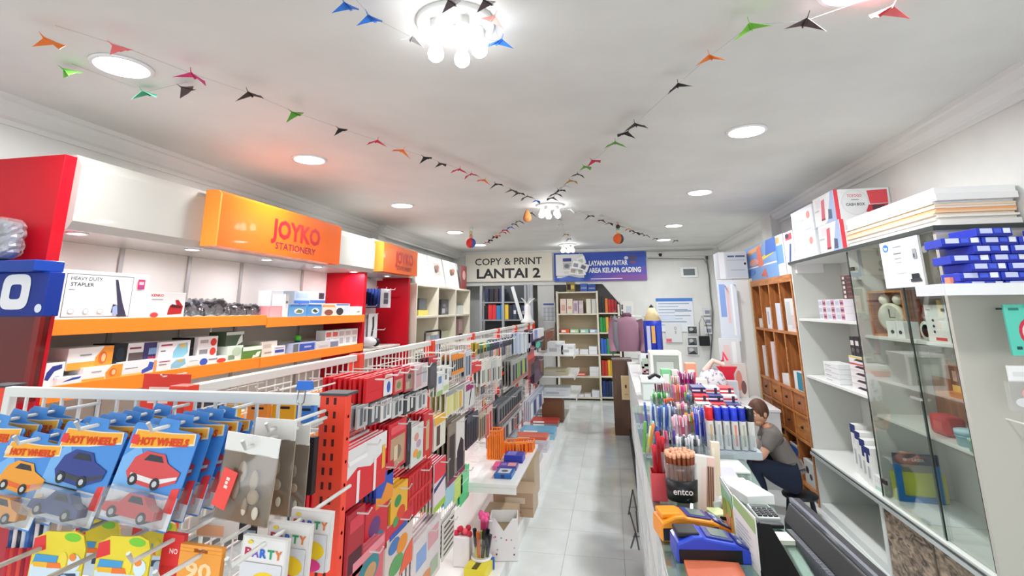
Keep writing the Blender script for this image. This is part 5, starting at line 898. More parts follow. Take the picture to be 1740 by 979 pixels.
# ------------------------------------------------------------------ glass sales counter
CT = .95
ct = thing('glass_counter', 'long glass topped sales counter with aluminium edges and black kick', 'counter', (.105, .95, 0))
C_ = lambda x0, x1, y0, y1, z0, z1, m_: B(x0 - .105, x1 - .105, y0 - .95, y1 - .95, z0, z1, m_)
cy0, cy1, cx0, cx1 = .95, 3.92, .105, .55
C_(cx0 + .035, cx0 + .05, cy0, 7.2, 0, .10, BLACK).build('kick', ct); C_(cx0 + .05, cx1 - .02, cy0, cy1, 0, .09, M('3A3C3E', .6)).build('plinth', ct)
C_(cx0 + .012, cx0 + .02, cy0 + .02, cy1 - .02, .10, .92, M('E6EAE8', .25)).build('front_panel', ct)
for z in (.10, .30, .62, .905): C_(cx0 + .004, cx0 + .024, cy0, cy1, z, z + .022, ALU).build('front_rail', ct, bevel=.003)
for y in (cy0, 1.95, 2.95, cy1 - .025): C_(cx0 + .002, cx0 + .027, y, y + .025, .09, .93, ALU).build('corner_post', ct); C_(cx1 - .025, cx1, y, y + .025, .09, .93, ALU).build('corner_post', ct)
for x in (cx0, cx1 - .03): C_(x, x + .03, cy0, cy1, .925, .944, ALU).build('top_rail', ct, bevel=.003)
for y in (cy0, cy1 - .03): C_(cx0 + .03, cx1 - .03, y, y + .03, .925, .944, ALU).build('top_rail', ct, bevel=.003)
C_(cx0 + .03, cx1 - .03, cy0 + .03, cy1 - .03, .60, .608, M('E2E6E6', .2)).build('inner_shelf', ct); C_(cx0 + .03, cx1 - .03, cy0 + .03, cy1 - .03, .10, .12, M('D4D8D6', .4)).build('inner_floor', ct)
C_(cx0 + .002, cx1 - .002, cy0 + .002, cy1 - .002, .944, CT, GLASS).build('glass_top', ct)
C_(cx1 - .006, cx1 - .001, cy0 + .03, cy1 - .03, .11, .92, GLASS).build('side_glass', ct)
for c_ in ct.children:                                           # the clerk's edge of the counter runs slightly askew
    for v in c_.data.vertices:
        wx, wy = v.co.x + .105, v.co.y + .95
        if wx > .3 and wy < 4: v.co.x += (wy - 2.6) * .075
for i in range(9): pack('stationery_box', 'pale stationery box on the inner shelf of the glass counter', 'box', (.28, 1.2 + i * .3, .609), .20, .2, .05 + .02 * (i % 3), '-Y', ['E4E4E0', 'D8DCE0', 'C8D0D8', 'E0DCD0'][i % 4], [('r', .1, .2, .6, .8, 'A8B4C4')], group='boxes inside the glass counter')
# flat dark drawing compass shapes laid on the floor tiles
for yy, zz, s in ((2.55, .33, 1), (1.75, .12, .8)):
    m_ = M('4A4E52', .4); q = MB()
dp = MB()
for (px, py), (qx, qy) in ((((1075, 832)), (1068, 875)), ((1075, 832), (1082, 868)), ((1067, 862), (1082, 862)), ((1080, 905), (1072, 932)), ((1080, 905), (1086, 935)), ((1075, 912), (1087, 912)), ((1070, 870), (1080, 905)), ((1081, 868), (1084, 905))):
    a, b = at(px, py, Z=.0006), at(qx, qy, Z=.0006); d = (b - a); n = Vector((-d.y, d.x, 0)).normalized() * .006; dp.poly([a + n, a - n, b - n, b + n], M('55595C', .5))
tag(dp.build('floor_shape', None), 'dark flat shape of drawing compasses on the floor tiles beside the counter', 'sticker')
def cz(px, py, z=CT): return at(px, py, Z=z)
ZT = CT + .0005
# card terminals
def terminal(p, rz, body, dark, label, L=.215, Wd=.092):
    t = thing('card_terminal', label, 'card terminal', tuple(p), rz); m_ = M(body, .35, 0, .5, .2); fn = lambda u, v, y: (u, y, v)
    MB().prism([(-.11, 0), (.105, 0), (.105, .022), (.045, .05), (-.03, .062), (-.04, .066), (-.065, .066), (-.108, .05), (-.11, .02)], fn, -Wd / 2, Wd / 2, m_).build('housing', t, bevel=.006)
    MB().box(-.105, .06, -Wd / 2 - .001, -Wd / 2 + .002, .004, .036, M(dark, .4)).build('side_cover', t)
    R_ = Matrix.Rotation(.16, 3, 'Y'); MB().box(-.034, .038, -Wd * .38, Wd * .38, 0, .004, M('38408A', .3), R_, (.006, 0, .0565)).build('screen_frame', t, bevel=.001); MB().box(-.020, .026, -Wd * .26, Wd * .28, .004, .0055, M('7A8680', .15), R_, (.006, 0, .0565)).build('screen', t)
    R2 = Matrix.Rotation(.44, 3, 'Y'); kp = MB().box(-.026, .026, -Wd * .40, Wd * .40, 0, .003, M('2E3C94', .35), R2, (.076, 0, .0365)).build('keypad', t)
    kk = MB()
    for i in range(4):
        for j in range(3): kk.box(-.021 + .0115 * i, -.013 + .0115 * i, -.028 + .021 * j, -.012 + .021 * j, .003, .0055, M(['D8DCEC', '6A7AD0', 'C8CCE8'][(i + j) % 3], .35), R2, (.076, 0, .0365))
    kk.build('keys', kp)['kind'] = 'stuff'
    MB().box(-.104, -.044, -Wd * .36, Wd * .36, .058, .071, m_ if dark == '2A2C34' else M(dark, .35)).build('paper_cover', t, bevel=.004)
    return t
terminal((.208, 1.80, ZT), .22, 'F59A1E', '2A2C34', 'orange card payment terminal on the glass counter')
terminal((.243, 1.66, ZT), .12, '2344C4', '121318', 'blue card payment terminal in front of the orange one')
MB_ = MB().tube([(.30, 1.86, CT + .03), (.34, 1.83, CT + .035), (.36, 1.74, CT + .02), (.345, 1.64, CT + .012)], .005, BLACK, 6).build('terminal_cable', None); tag(MB_, 'black cord curling behind the card terminals', 'cable')
tag(B(-.07, .07, -.06, .06, 0, .012, M('C86A4A', .5)).build('brown_pad', None, (.225, 1.55, ZT)), 'reddish brown pad under the near edge of the blue terminal', 'pad')
# open brochure
br = thing('open_brochure', 'standing open brochure with a green and orange page and a white text page', 'brochure', (.318, 1.735, ZT))
def leaf(x, y, h, items, nm_):
    L = math.hypot(x, y); a = math.atan2(y, x); o = B(0, L, 0, .003, 0, h, M('EFEFEA', .4)).build(nm_, br, rz=a)
    q = MB(); prints(q, L, h, items); c = q.build('printed_panel', o, (L / 2, 0, 0)); 
    q = MB(); prints(q, L, h, items); c = q.build('printed_panel', o, (L / 2, .003, 0), PI)
leaf(.000, .165, .135, [('r', 0, 0, 1, 1, 'D8A040'), ('p', [(0, .6), (1, .7), (1, 1), (0, 1)], '8CC49A'), ('e', .5, .35, .2, .25, 'F0A080'), ('e', .3, .5, .2, .15, '8AA840'), ('e', .7, .6, .2, .15, 'A8B850'), ('r', 0, .9, 1, 1, 'C8D8E0')], 'picture_page')
leaf(.018, -.165, .135, [('r', 0, 0, 1, 1, 'F0F0EC'), ('p', [(0, .80), (1, .70), (1, .95), (0, 1)], 'A8C88A')] + [('r', .1, .1 + .07 * i, .8 - .1 * (i % 2), .12 + .07 * i, 'C4C8CC') for i in range(8)], 'text_page')
# black cash drawer and calculator strip
tag(B(-.045, .045, -.28, .28, 0, .016, M('060607', .9, 0, .1)).build('black_tray', None, (.385, 1.60, ZT), -.06, bevel=.003), 'long black tray lying along the glass counter beside the brochure', 'tray')
def calc(x, y, rz, label):
    t = thing('calculator', label, 'calculator', (x, y, ZT), rz); B(-.035, .035, -.06, .06, 0, .018, M('C8CCCC', .4)).build('case', t, bevel=.004); B(-.028, .028, .028, .05, .018, .020, M('6A766E', .2)).build('display', t)
    k = MB()
    for i in range(4):
        for j in range(5): k.box(-.030 + .016 * i, -.018 + .016 * i, -.052 + .015 * j, -.042 + .015 * j, .018, .022, M('2A2C30', .4))
    k.build('keys', t)['kind'] = 'stuff'
calc(.452, 1.98, .05, 'grey calculator with black keys near the edge of the glass counter')
tag(B(-.035, .035, -.012, .012, 0, .012, M('1E2024', .4)).build('stapler_bar', None, (.452, 1.895, ZT), .05, bevel=.003), 'black bar shaped stapler lying next to the calculator', 'stapler')
tag(B(-.03, .035, -.03, .03, 0, .012, M('E8EAD8', .4)).build('note_block', None, (.446, 1.80, ZT), .1), 'small pale green note block near the calculator', 'note block')
for i, (x, y, w, d, h, c, l, rz) in enumerate(((.39, 2.24, .17, .12, .022, 'EEF0F0', 'white paper pad on the glass counter behind the brochure', .1), (.45, 2.16, .10, .16, .03, 'E6E8E8', 'white booklet by the counter edge behind the calculator', .3), (.36, 2.40, .20, .16, .012, 'C8C6D0', 'pale lilac flat folder on the glass counter', -.05), (.45, 2.52, .14, .18, .008, 'DCE0DC', 'thin pale sheet pack on the glass counter', .05), (.325, 2.06, .09, .10, .03, 'B9BEC0', 'grey notepad with a white strap beside the pencil boxes', .4), (.30, 1.99, .05, .10, .012, 'DCE8B0', 'pale green note pad by the pencil boxes', .4))):
    tag(B(-w / 2, w / 2, -d / 2, d / 2, 0, h, M(c, .45)).build('paper_pad', None, (x, y, ZT), rz, bevel=.002), l, 'paper pad')
ws = MB(); pts = [(.335, 2.03), (.355, 1.99), (.37, 1.95), (.36, 1.91)]
for (a, b), (c, d) in zip(pts, pts[1:]): ws.poly([(a - .018, b, CT + .033), (a + .018, b, CT + .034), (c + .018, d, CT + .028), (c - .018, d, CT + .027)], M('E4E6E4', .5)); 
tag(MB().tube([(x, y, CT + .026) for x, y in pts], .016, M('DDE2DE', .6), 6).build('white_strap', None), 'rolled white strap lying beside the notepad', 'strap')
# pencil cup
pc_ = thing('pencil_cup', 'round clear cup with a black lettered band full of brown pencils', 'pencil cup', (.205, 2.00, ZT))
MB().lathe([(.045, .002), (.049, .006), (.054, .13), (.055, .150), (.0535, .150), (.050, .13), (.046, .012)], ACRYL, 24).build('cup', pc_); MB().lathe([(.0512, .035), (.0545, .100)], M('141518', .4), 24).build('band', pc_)
lt = MB(); add_text(lt, 'entco', 0, 0, .028, M('E8E8EA', .4), -.0558, .02); lt.build('lettering', pc_, (-.003, 0, .062))
B(-.02, .02, -.02, .02, .003, .05, M('5A5A54', .5)).build('inner_insert', pc_)
for i in range(28):
    r = (.0, .020, .038)[0 if i < 1 else 1 if i < 10 else 2]; a = i * 2 * PI / (9 if i < 10 else 18); x, y = r * math.cos(a), r * math.sin(a)
    o = MB().lathe([(.0058, 0), (.0058, .118), (.0052, .121)], None, 6, mats=[M('8A4526', .4), M('F2B79A', .5), M('F2B79A', .5)]).build('pencil', None, tuple(pc_.location + Vector((x, y, .051 + rnd.uniform(0, .006)))), rot=(-y * 1.4, x * 1.4, 0))
    MB().lathe([(.0064, .116), (.0068, .130), (1e-5, .132)], M('F4B592', .6), 8).build('eraser_tip', o); tag(o, 'brown pencil with a pink end in the round black banded cup', 'pencil', 'brown pencils in the black banded cup')
# boxes of pencils beside it, red markers
pack('pencil_box', 'white pencil box leaning right of the pencil cup', 'pencil box', (.255, 1.975, ZT), .04, .03, .175, '-Y', 'EAE4DC', [('r', .55, .0, 1, .8, 'F0D8D0')], rot=(-.06, .10, 0)); pack('pencil_box', 'open box showing brown pencils right of the white pencil box', 'pencil box', (.288, 2.0, ZT), .04, .03, .165, '-Y', 'E0C8B8', [('r', .08 + .17 * i, .0, .2 + .17 * i, .82, '7A4A32') for i in range(5)] + [('r', 0, .84, 1, 1, 'F2CCC0')], rot=(-.06, .08, 0))
pack('pencil_box', 'tall cream pencil box behind the open pencil box', 'pencil box', (.325, 2.06, ZT), .03, .025, .20, '-Y', 'E8D8C0', [('r', .1, .1, .4, .9, 'F0E8DC')], rot=(-.06, .06, 0))
for i, (x, c, z) in enumerate(((.125, 'D83040', .16), (.142, 'E04048', .20), (.158, 'F0F0F0', .18))):
    o = MB().lathe([(.008, 0), (.008, z * .72), (.0085, z * .72), (.0085, z), (1e-5, z + .004)], None, 10, mats=[M(c, .35), M('F0E8E8', .35), M('C82838', .35), M('C82838', .35)]).build('marker_pen', None, (x, 2.08 + .02 * i, ZT + .02)); tag(o, '%s marker in the red box left of the pencil cup' % ['short red', 'tall red', 'white bodied'][i], 'marker')
rb = thing('red_pen_box', 'red open pen box left of the pencil cup', 'pen box', (.14, 2.1, ZT)); B(-.03, .035, -.035, .035, 0, .014, M('C84A50', .4)).build('box_floor', rb); MB().box(-.032, -.03, -.035, .035, 0, .09, M('D85058', .4)).box(.035, .037, -.035, .035, 0, .09, M('D85058', .4)).box(-.032, .037, -.037, -.035, 0, .09, M('D85058', .4)).box(-.032, .037, .035, .037, 0, .09, M('D85058', .4)).build('box_walls', rb)
# pen racks: acrylic trays holding rows of pens
PEN_M = {}
def pens(rect, Y, n, cols, label, rows=1, tilt=.12, grp=None, L=.145, r=.0055, lean=0., cap=True, kind='pen', cat='pen', white=None):
    """n pens whose tops run across the photo rectangle's top edge, standing in a clear tray"""
    x0, y0, x1, y1 = rect; a = at(x0, y0, Y=Y); b = at(x1, y0, Y=Y); zb = at((x0 + x1) / 2, y1, Y=Y).z; zb = max(zb, CT + .006)
    t = thing('pen_tray', 'tray of ' + label, 'pen tray', ((a.x + b.x) / 2, Y, ZT)); w = b.x - a.x + .02; d = .03 * rows + .02; hb = max(.05, zb - ZT + .05)
    MB().box(-w / 2, w / 2, -.012, -.010, 0, hb, ACRYL).box(-w / 2, w / 2, d - .012, d - .010, 0, hb, ACRYL).box(-w / 2, -w / 2 + .002, -.01, d - .012, 0, hb, ACRYL).box(w / 2 - .002, w / 2, -.01, d - .012, 0, hb, ACRYL).build('tray_walls', t); B(-w / 2 + .003, w / 2 - .003, -.008, d - .014, 0, max(.004, zb - ZT - .001), M('CDD2D6', .4)).build('tray_base', t)
    for j in range(rows):
        for i in range(n):
            c = cols[(i * 3 + j * 5 + i * j) % len(cols)] if len(cols) > 2 else cols[(i + j) % len(cols)]; ln = max(.06, (a.z - zb)) * rnd.uniform(.9, 1.05)
            key = (c, round(r, 4), kind)
            if key not in PEN_M:
                body = M(white or c, .3, 0, .5, .2); capm = M(c, .3, 0, .5, .2)
                mb = MB().lathe([(r * .3, 0), (r, .1), (r, .62), (r * 1.15, .63), (r * 1.15, .97), (r * .7, 1.0), (1e-5, 1.0)], None, 7, mats=[M('C8C8CA', .3), body, body, capm, capm, capm]); mb.box(-r * .35, r * .35, -r * 1.7, -r * 1.1, .66, .98, M('E4E4E8', .3) if white or i % 2 else capm)
                o = mb.build(kind, None); PEN_M[key] = o.data
            else:
                o = bpy.data.objects.new(kind, PEN_M[key]); COL.objects.link(o)
            o.scale = (1, 1, ln); x = a.x + (b.x - a.x) * (i + .5) / n
            o.location = (x - lean * ln, Y + .03 * j, zb); o.rotation_euler = (-tilt + rnd.uniform(-.06, .06), lean + rnd.uniform(-.05, .05), rnd.uniform(-.3, .3)); tag(o, label if n * rows > 1 else label, cat, grp or label)
pens((1096, 688, 1138, 742), 3.0, 8, ['2C58B0', '6A9AD8', '1E3C84', 'C8D8F0', '3A70C8', '4A84D0'], 'blue and pale blue pens at the left front of the pen racks', 2)
pens((1108, 668, 1136, 690), 3.7, 6, ['3AB04A', '44C854', '2E9A40', 'E8E0D0'], 'bright green pens near the left edge of the pen racks', 2, r=.007)
pens((1112, 652, 1126, 676), 3.85, 4, ['6A1C38', '4A2030', '8A2C48'], 'dark maroon pens above the green pens', 1)
pens((1126, 650, 1140, 678), 3.95, 3, ['E07AA0', 'D84A6A', 'F0A060'], 'pink and rose pens behind the maroon pens', 1)
pens((1142, 655, 1167, 692), 3.55, 7, ['F06AA8', 'F08A50', 'E8508A', 'F4A06A', 'F090B8'], 'pink and orange pens in the middle of the pen racks', 2)
pens((1162, 668, 1172, 692), 3.5, 2, ['8AC840', 'E8D040'], 'lime and yellow pens beside the pink and orange pens', 1)
pens((1166, 668, 1184, 692), 3.45, 4, ['3A7AE0', '5A94E8', '2A60C8'], 'sky blue pens right of the lime pens', 1)
pens((1134, 684, 1164, 712), 3.25, 7, ['3A3C48', '5A6070', 'F07030', '2A2C36', '8A90A0'], 'grey and black pens with a few orange ones', 2)
pens((1098, 718, 1118, 790), 2.62, 5, ['6AB04A', 'E88A4A', '3A58A8', 'D8D060', '8AC8A0'], 'tall green, orange and blue strips at the near left corner of the racks', 1, lean=.16, r=.007)
pens((1120, 732, 1146, 782), 2.65, 5, ['2A2830', 'F05A8A', '5A3AA0', 'C82848', '1E2028'], 'mixed dark, pink and purple pens behind the pencil cup', 1)
pens((1142, 706, 1166, 758), 2.85, 5, ['F0C0D0', 'F0708A', 'E8A8C0', 'F8D8E0'], 'pale pink wide pens in the centre of the racks', 1, r=.009)
pens((1164, 702, 1180, 738), 2.9, 4, ['F4A020', 'F07A40', '8AB830', 'F06A9A'], 'orange and pink pens right of the pale pink pens', 1, r=.008)
pens((1148, 742, 1188, 790), 2.62, 8, ['E4E4E8', 'C8CAD0', '3A3A40', 'F0F0F2'], 'white and silver pens just behind the pencil cup', 2)
pens((1180, 698, 1210, 760), 2.75, 7, ['2834C0', '3A44D8', '2028A0', 'C8CCF0'], 'deep blue pens with pale clips in front of the white markers', 2)
pens((1206, 704, 1224, 766), 2.74, 5, ['18181C', '2A2A30', '9A9CA4'], 'black pens next to the deep blue pens', 1)
pens((1172, 672, 1200, 700), 3.2, 6, ['6A7A80', '3A5A60', 'A8B0B4', '2A3A48'], 'grey green pens behind the deep blue pens', 2)
pens((1186, 655, 1206, 690), 3.4, 5, ['E8302C', 'F05040', 'D82030'], 'red capped pens in the right part of the racks', 2, white='F0ECEC')
pens((1180, 652, 1192, 680), 3.6, 3, ['2A3CC8', '4A50D8'], 'royal blue capped pens left of the red capped pens', 1)
pens((1153, 633, 1180, 664), 4.1, 7, ['A0287A', 'C83A98', 'D8407A', '7A2060'], 'magenta and purple pens at the back of the racks', 2, r=.007)
pens((1118, 690, 1150, 722), 3.15, 8, ['5A6AA8', 'C8D0E8', '2A3A78', '8AA0D0', 'E0E0E8'], 'slate and pale blue pens in front of the green pens', 2)
pens((1176, 690, 1200, 724), 3.0, 6, ['A8B4BC', '6A7880', 'D0D4DA', '404850'], 'silver grey pens left of the deep blue pens', 2)
pens((1140, 640, 1156, 668), 4.0, 5, ['F2B0C4', 'E8E0D8', 'F06A80', '8AC878'], 'pastel pens near the back of the racks', 2)
pens((1128, 676, 1144, 700), 3.4, 5, ['E86A30', 'F0A040', '2A2A30'], 'orange and amber pens beside the green pens', 1)
pens((1192, 664, 1216, 690), 3.35, 7, ['2A3AB0', 'E0E4F0', 'C8303A', '4A5AC0'], 'blue, white and red pens before the striped cartons', 2)
pens((1150, 686, 1168, 712), 3.1, 5, ['F0E8E0', 'F4A0B8', 'E86A9A', 'F8C8A0'], 'cream and pink pens in the middle row of the racks', 2)
pens((1200, 690, 1216, 715), 3.0, 4, ['1E2A60', '3A3A44', '5A5A70'], 'navy and charcoal pens left of the white markers', 2)
# white board markers with coloured caps
mkp = at(1247, 766, Z=CT + .03); mk = thing('marker_display', 'clear stand of white markers with red, blue and black caps', 'pen tray', (mkp.x, mkp.y, ZT)); MB().box(-.115, .115, -.025, -.022, 0, .10, ACRYL).box(-.115, .115, .06, .063, 0, .14, ACRYL).build('stand_walls', mk); B(-.115, .115, -.02, .058, .0, .03, M('D8DCE0', .3)).build('stand_base', mk)
for j in range(2):
    for i in range(6):
        c = ['D8242C', '2438C0', '2438C0', '2A40D0', '1E30A8', '15161A'][i]
        o = MB().lathe([(.013, 0), (.0155, .004), (.0155, .125), (.0165, .126), (.0165, .178), (.013, .183), (1e-5, .183)], None, 12, mats=[M('2A3CB0', .3), M('F0EEEA', .3), M(c, .3), M(c, .3), M(c, .3), M('E8E8EA', .3)]).build('marker', None, (mkp.x - .092 + .0355 * i, mkp.y + .005 + .034 * j, ZT + .0305)); tag(o, 'white bodied marker with a %s cap in the clear stand, %s row' % (['red', 'blue', 'second blue', 'third blue', 'fourth blue', 'black'][i], ['front', 'rear'][j]), 'marker')
        q = MB(); q.box(-.004, .005, -.0162, -.0156, .02, .11, M(['C8A878', 'A8B0B4', 'A8B0B4', 'D8806A', 'A8A890', 'C8C8C4'][i], .4)); q.build('printed_strip', o)
for i in range(3):
    for j in range(4): pack('pen_carton', '%s striped pen carton, %s layer, stacked behind the white markers' % (['navy', 'red', 'white'][(i + j) % 3], ['lowest', 'second', 'third', 'top'][j]), 'pen box', (mkp.x - .05 + .075 * i, mkp.y + .32 + .08 * j, ZT + .10 + .0305 * j), .074, .12, .03, '-Y', ['2A3478', 'E8E6E8', 'D03038'][(i + j) % 3], [('r', .0, .3, 1, .6, ['E8E8F0', 'D83A48', 'F0E8E8'][(i + j) % 3]), ('r', .6, .0, .8, 1, '2A2C3C')], group='striped pen cartons behind the markers')
B(.46 - .46, .70 - .46, 0, .40, 0, .0995, ACRYL).build('riser', mk, (-.09, .30, 0))
# far part of the counter run: second counter with drawers, boxes, clothes rack
c2 = thing('white_counter', 'white counter with drawers continuing behind the pen racks', 'counter', (.16, 4.1, 0))
K_ = lambda x0, x1, y0, y1, z0, z1, m_: B(x0 - .16, x1 - .16, y0 - 4.1, y1 - 4.1, z0, z1, m_)
K_(.17, .72, 4.12, 7.25, 0, .90, M('D8DCDA', .4)).build('body', c2); K_(.16, .74, 4.1, 7.28, .90, .92, M('E8EAE8', .3)).build('worktop', c2, bevel=.003)
for i in range(5): K_(.163, .17, 4.2 + .55 * i, 4.68 + .55 * i, .1, .85, M('E4E8E6', .35)).build('drawer_front', c2, bevel=.002)
bb = thing('plastic_drawer_box', 'translucent white plastic drawer box at the far left end of the pen racks', 'drawer box', (.20, 4.3, .9205)); B(0, .16, 0, .3, 0, .13, M('DCE6E2', .25)).build('drawer', bb, bevel=.01); B(-.01, .17, -.01, .31, .13, .155, M('EEF2F0', .25)).build('lid', bb, bevel=.006); MB().tube([(.05, .0, .165), (.10, .02, .19), (.14, .03, .17)], .014, BLACK, 6).build('black_clip', bb)
fs = thing('white_frame_unit', 'white framed drawer unit behind the pen racks', 'drawer unit', (.34, 5.4, .9205)); MB().box(0, .03, 0, .3, 0, .27, WHITE).box(.27, .3, 0, .3, 0, .27, WHITE).box(.03, .27, 0, .3, .24, .27, WHITE).build('frame', fs, bevel=.004); B(.03, .27, .02, .3, .0, .24, M('A8B0A8', .4)).build('drawer_front', fs); B(.06, .22, .012, .02, .05, .18, M('C8D0C8', .3)).build('drawer_window', fs)
pxpack('pink_paper_box', 'flat pink and white box on the counter behind the pens', 'box', (1126, 618, 1160, 634), ('Y', 6.0), .25, .9205, col='F0EDE8', items=[('r', 0, .0, 1, .55, 'F09080'), ('r', .05, .6, .95, .7, 'E8D8B0')])
pxpack('cream_tray_box', 'long cream and white tray behind the blue pen cartons', 'box', (1156, 645, 1202, 656), ('Y', 4.4), .12, .9205, col='E8E4D8', items=[('r', .1, .3, .9, .6, 'D8D0B8')])
for r_, c, l in (((1088, 602, 1104, 612), 'E4E8E8', 'white flat box on the white counter near the jacket'), ((1098, 603, 1122, 614), '3AA8A8', 'teal tray on the white counter'), ((1090, 614, 1120, 622), 'ECECEA', 'white tray with coloured dots on the white counter'), ((1124, 628, 1140, 648), '8AD89A', 'green topped white cup pack behind the pens'), ((1142, 630, 1154, 655), 'E8E0DC', 'white pack with pink print behind the pens'), ((1166, 618, 1184, 650), 'F0A080', 'peach coloured bag behind the magenta pens')):
    pxpack('counter_box', l, 'box', r_, ('Y', 5.9 if r_[1] < 616 else 4.7), .12, .9205, col=c, items=[('r', .15, .4, .8, .8, 'F0F0F0' if c[0] != 'E' else 'B8C8B8'), ('r', .1, .1, .5, .3, '2A5A70' if c[0] == '3' else 'D8A8B0')])
# brown panel, jacket and pencil shaped stand
bp = thing('brown_cabinet', 'narrow brown laminated cabinet end with a framed card', 'cabinet', (-.04, 7.3, 0)); B(0, .265, 0, .5, 0, .93, BROWN).build('body', bp, bevel=.002); B(.11, .225, -.008, 0, .44, .74, M('E6D2AC', .5)).build('framed_card', bp)
q = MB(); prints(q, .115, .3, [('r', .1, .05, .9, .95, 'E8C898'), ('e', .5, .55, .12, .08, '5A4638'), ('r', .3, .2, .7, .24, 'B89A78')]); q.build('card_print', bp, (.1675, -.008, .44))
rk = thing('clothes_rack', 'chrome clothes rail on the brown cabinet', 'clothes rack', (-.02, 7.5, .9305)); MB().tube([(0, 0, 0), (0, 0, .57), (.46, 0, .57), (.46, 0, 0)], .011, STEEL, 8).build('rail', rk); B(-.02, .48, -.03, .03, 0, .012, STEEL).build('base', rk)
def garment(x, col, w, h, label, sleeve=True, y=7.5):
    t = thing('hanging_jacket', label, 'jacket', (x, y, 1.50)); m_ = M(col, .85); mb = MB(); N = 16; rows_ = [(0, .10, .05), (-.03, .30, .08), (-.08, .48, .10), (-.25, .47, .12), (-h * .8, .49, .13), (-h, .47, .12)]
    for z, ww, dd in rows_:
        for q in range(N): a = 2 * PI * q / N; f_ = 1 + .10 * math.sin(q * 2.4 + z * 9) * (z < -.05); mb.v.append((math.cos(a) * ww * w * f_, math.sin(a) * dd * f_, z))
    for i in range(len(rows_) - 1):
        for q in range(N): e = (q + 1) % N; mb.face((i * N + q, i * N + e, i * N + N + e, i * N + N + q), m_, True)
    mb.build('jacket_body', t)
    if sleeve:
        for s in (-1, 1): MB().tube([(s * .40 * w, -.02, -.05), (s * .52 * w, -.04, -.18), (s * .54 * w, -.06, -.34), (s * .50 * w, -.10, -.47)], .055, m_, 10, .045).build('sleeve', t)
        MB().lathe([(.06, -.01), (.075, .02), (.05, .05), (.03, .05)], M('6A4A58', .9), 12, sy=.7).build('collar', t)
        B(-.16 * w, .0, -.075, -.068, -.30, -.22, M('E8E8EC', .5)).build('white_label', t)
    MB().tube([(0, 0, .0), (0, 0, .055), (.012, 0, .075), (0, 0, .088)], .003, STEEL, 5).build('hanger_hook', t)
garment(.19, '9A7484', .40, .46, 'mauve jacket hanging on the clothes rail'); garment(.03, '7C8088', .16, .46, 'grey garment hanging left of the mauve jacket', False, 7.52)
pn = thing('pencil_shaped_stand', 'big blue pencil shaped display stand in front of the back wall', 'display stand', tuple(at(1112, 603, Y=7.1)))
hz = at(1112, 545, Y=7.1).z - pn.location.z; ht = at(1112, 517, Y=7.1).z - pn.location.z
PB = M('1A34B0', .35); MB().lathe([(.115, 0), (.115, hz)], PB, 6, sy=.6).build('pencil_body', pn); MB().lathe([(.115, hz), (.035, ht * .93)], M('EFD9A8', .5), 6, sy=.6).build('wood_tip', pn); MB().lathe([(.035, ht * .93), (1e-5, ht)], M('3A3A3C', .5), 6, sy=.6).build('lead', pn)
for i, (x, c) in enumerate(((-.06, 'C8CCE8'), (.0, 'E8B060'), (.06, '2A48C0'))): B(x - .022, x + .022, -.085, -.062, hz * .35 if i == 1 else .05, hz * .85, M(c, .4)).build('stand_pocket', pn)
B(-.2, .2, -.14, .14, -(pn.location.z - .9205), -.002, M('DADEDC', .4)).build('stand_base', pn)
# ------------------------------------------------------------------ white display cabinet with glass doors on the right
dc = thing('display_cabinet', 'tall pale display cabinet with open shelves and sliding glass doors', 'cabinet', (1.60, 2.90, 0))
D_ = lambda x0, x1, y0, y1, z0, z1, m_: B(x0 - 1.60, x1 - 1.60, y0 - 2.90, y1 - 2.90, z0, z1, m_)
CAB = M('D6D7D2', .4); LEDG = M('E4E6E2', .3); EDGE = M('3A403C', .4)
D_(1.60, 2.015, 2.88, 2.905, 0, 1.985, M('BFBCB3', .45)).build('side_panel', dc); D_(1.60, 2.015, 5.02, 5.045, 0, 1.985, CAB).build('side_panel', dc)
D_(1.62, 2.0, 3.90, 3.918, .46, 1.985, CAB).build('divider', dc); D_(2.0, 2.015, 2.905, 5.02, 0, 1.985, CAB).build('back_panel', dc)
D_(1.59, 2.015, 2.87, 5.05, 1.985, 2.008, LEDG).build('top_panel', dc); D_(1.584, 1.59, 2.87, 5.05, 1.983, 2.006, EDGE).build('top_edge', dc); D_(1.584, 2.015, 2.864, 2.87, 1.983, 2.006, EDGE).build('top_edge', dc)
D_(1.585, 2.0, 2.905, 5.05, .425, .455, LEDG).build('ledge', dc, bevel=.003); D_(1.578, 1.585, 2.905, 5.05, .432, .440, EDGE).build('track', dc); D_(1.572, 1.585, 2.905, 5.05, .41, .430, ALU).build('track', dc)
for z in (1.515, 1.045): D_(1.61, 2.0, 3.918, 5.02, z - .02, z, LEDG).build('shelf_board', dc, bevel=.002)
for z in (1.43, .94): D_(1.64, 2.0, 2.905, 3.90, z - .018, z, LEDG).build('shelf_board', dc, bevel=.002)
D_(1.66, 2.0, 2.907, 3.24, 1.16, 1.178, WOODL).build('inner_shelf', dc); D_(1.985, 1.999, 2.907, 3.89, .945, 1.178, WOODM).build('reflection_back', dc)  # brown board and backing added in place of a reflection in the glass
GD = M('26332C', .3)
for (a, b, x) in ((3.26, 3.90, 1.602), (2.925, 3.30, 1.612)):
    g = D_(x, x + .005, a, b, .458, 1.98, DOORGLASS).build('glass_door', dc)
    MB().box(x - 1.602 + .0, x - 1.602 + .006, 0, .007, .458, 1.98, GD).build('glass_edge', g, (.002 + 0, a - 2.90, 0)); MB().box(x - 1.602, x - 1.602 + .006, 0, .007, .458, 1.98, GD).build('glass_edge', g, (.002, b - 2.907, 0))
D_(1.590, 1.602, 3.26, 3.36, 1.120, 1.132, M('C8CCCA', .15, .6)).build('door_handle', dc)
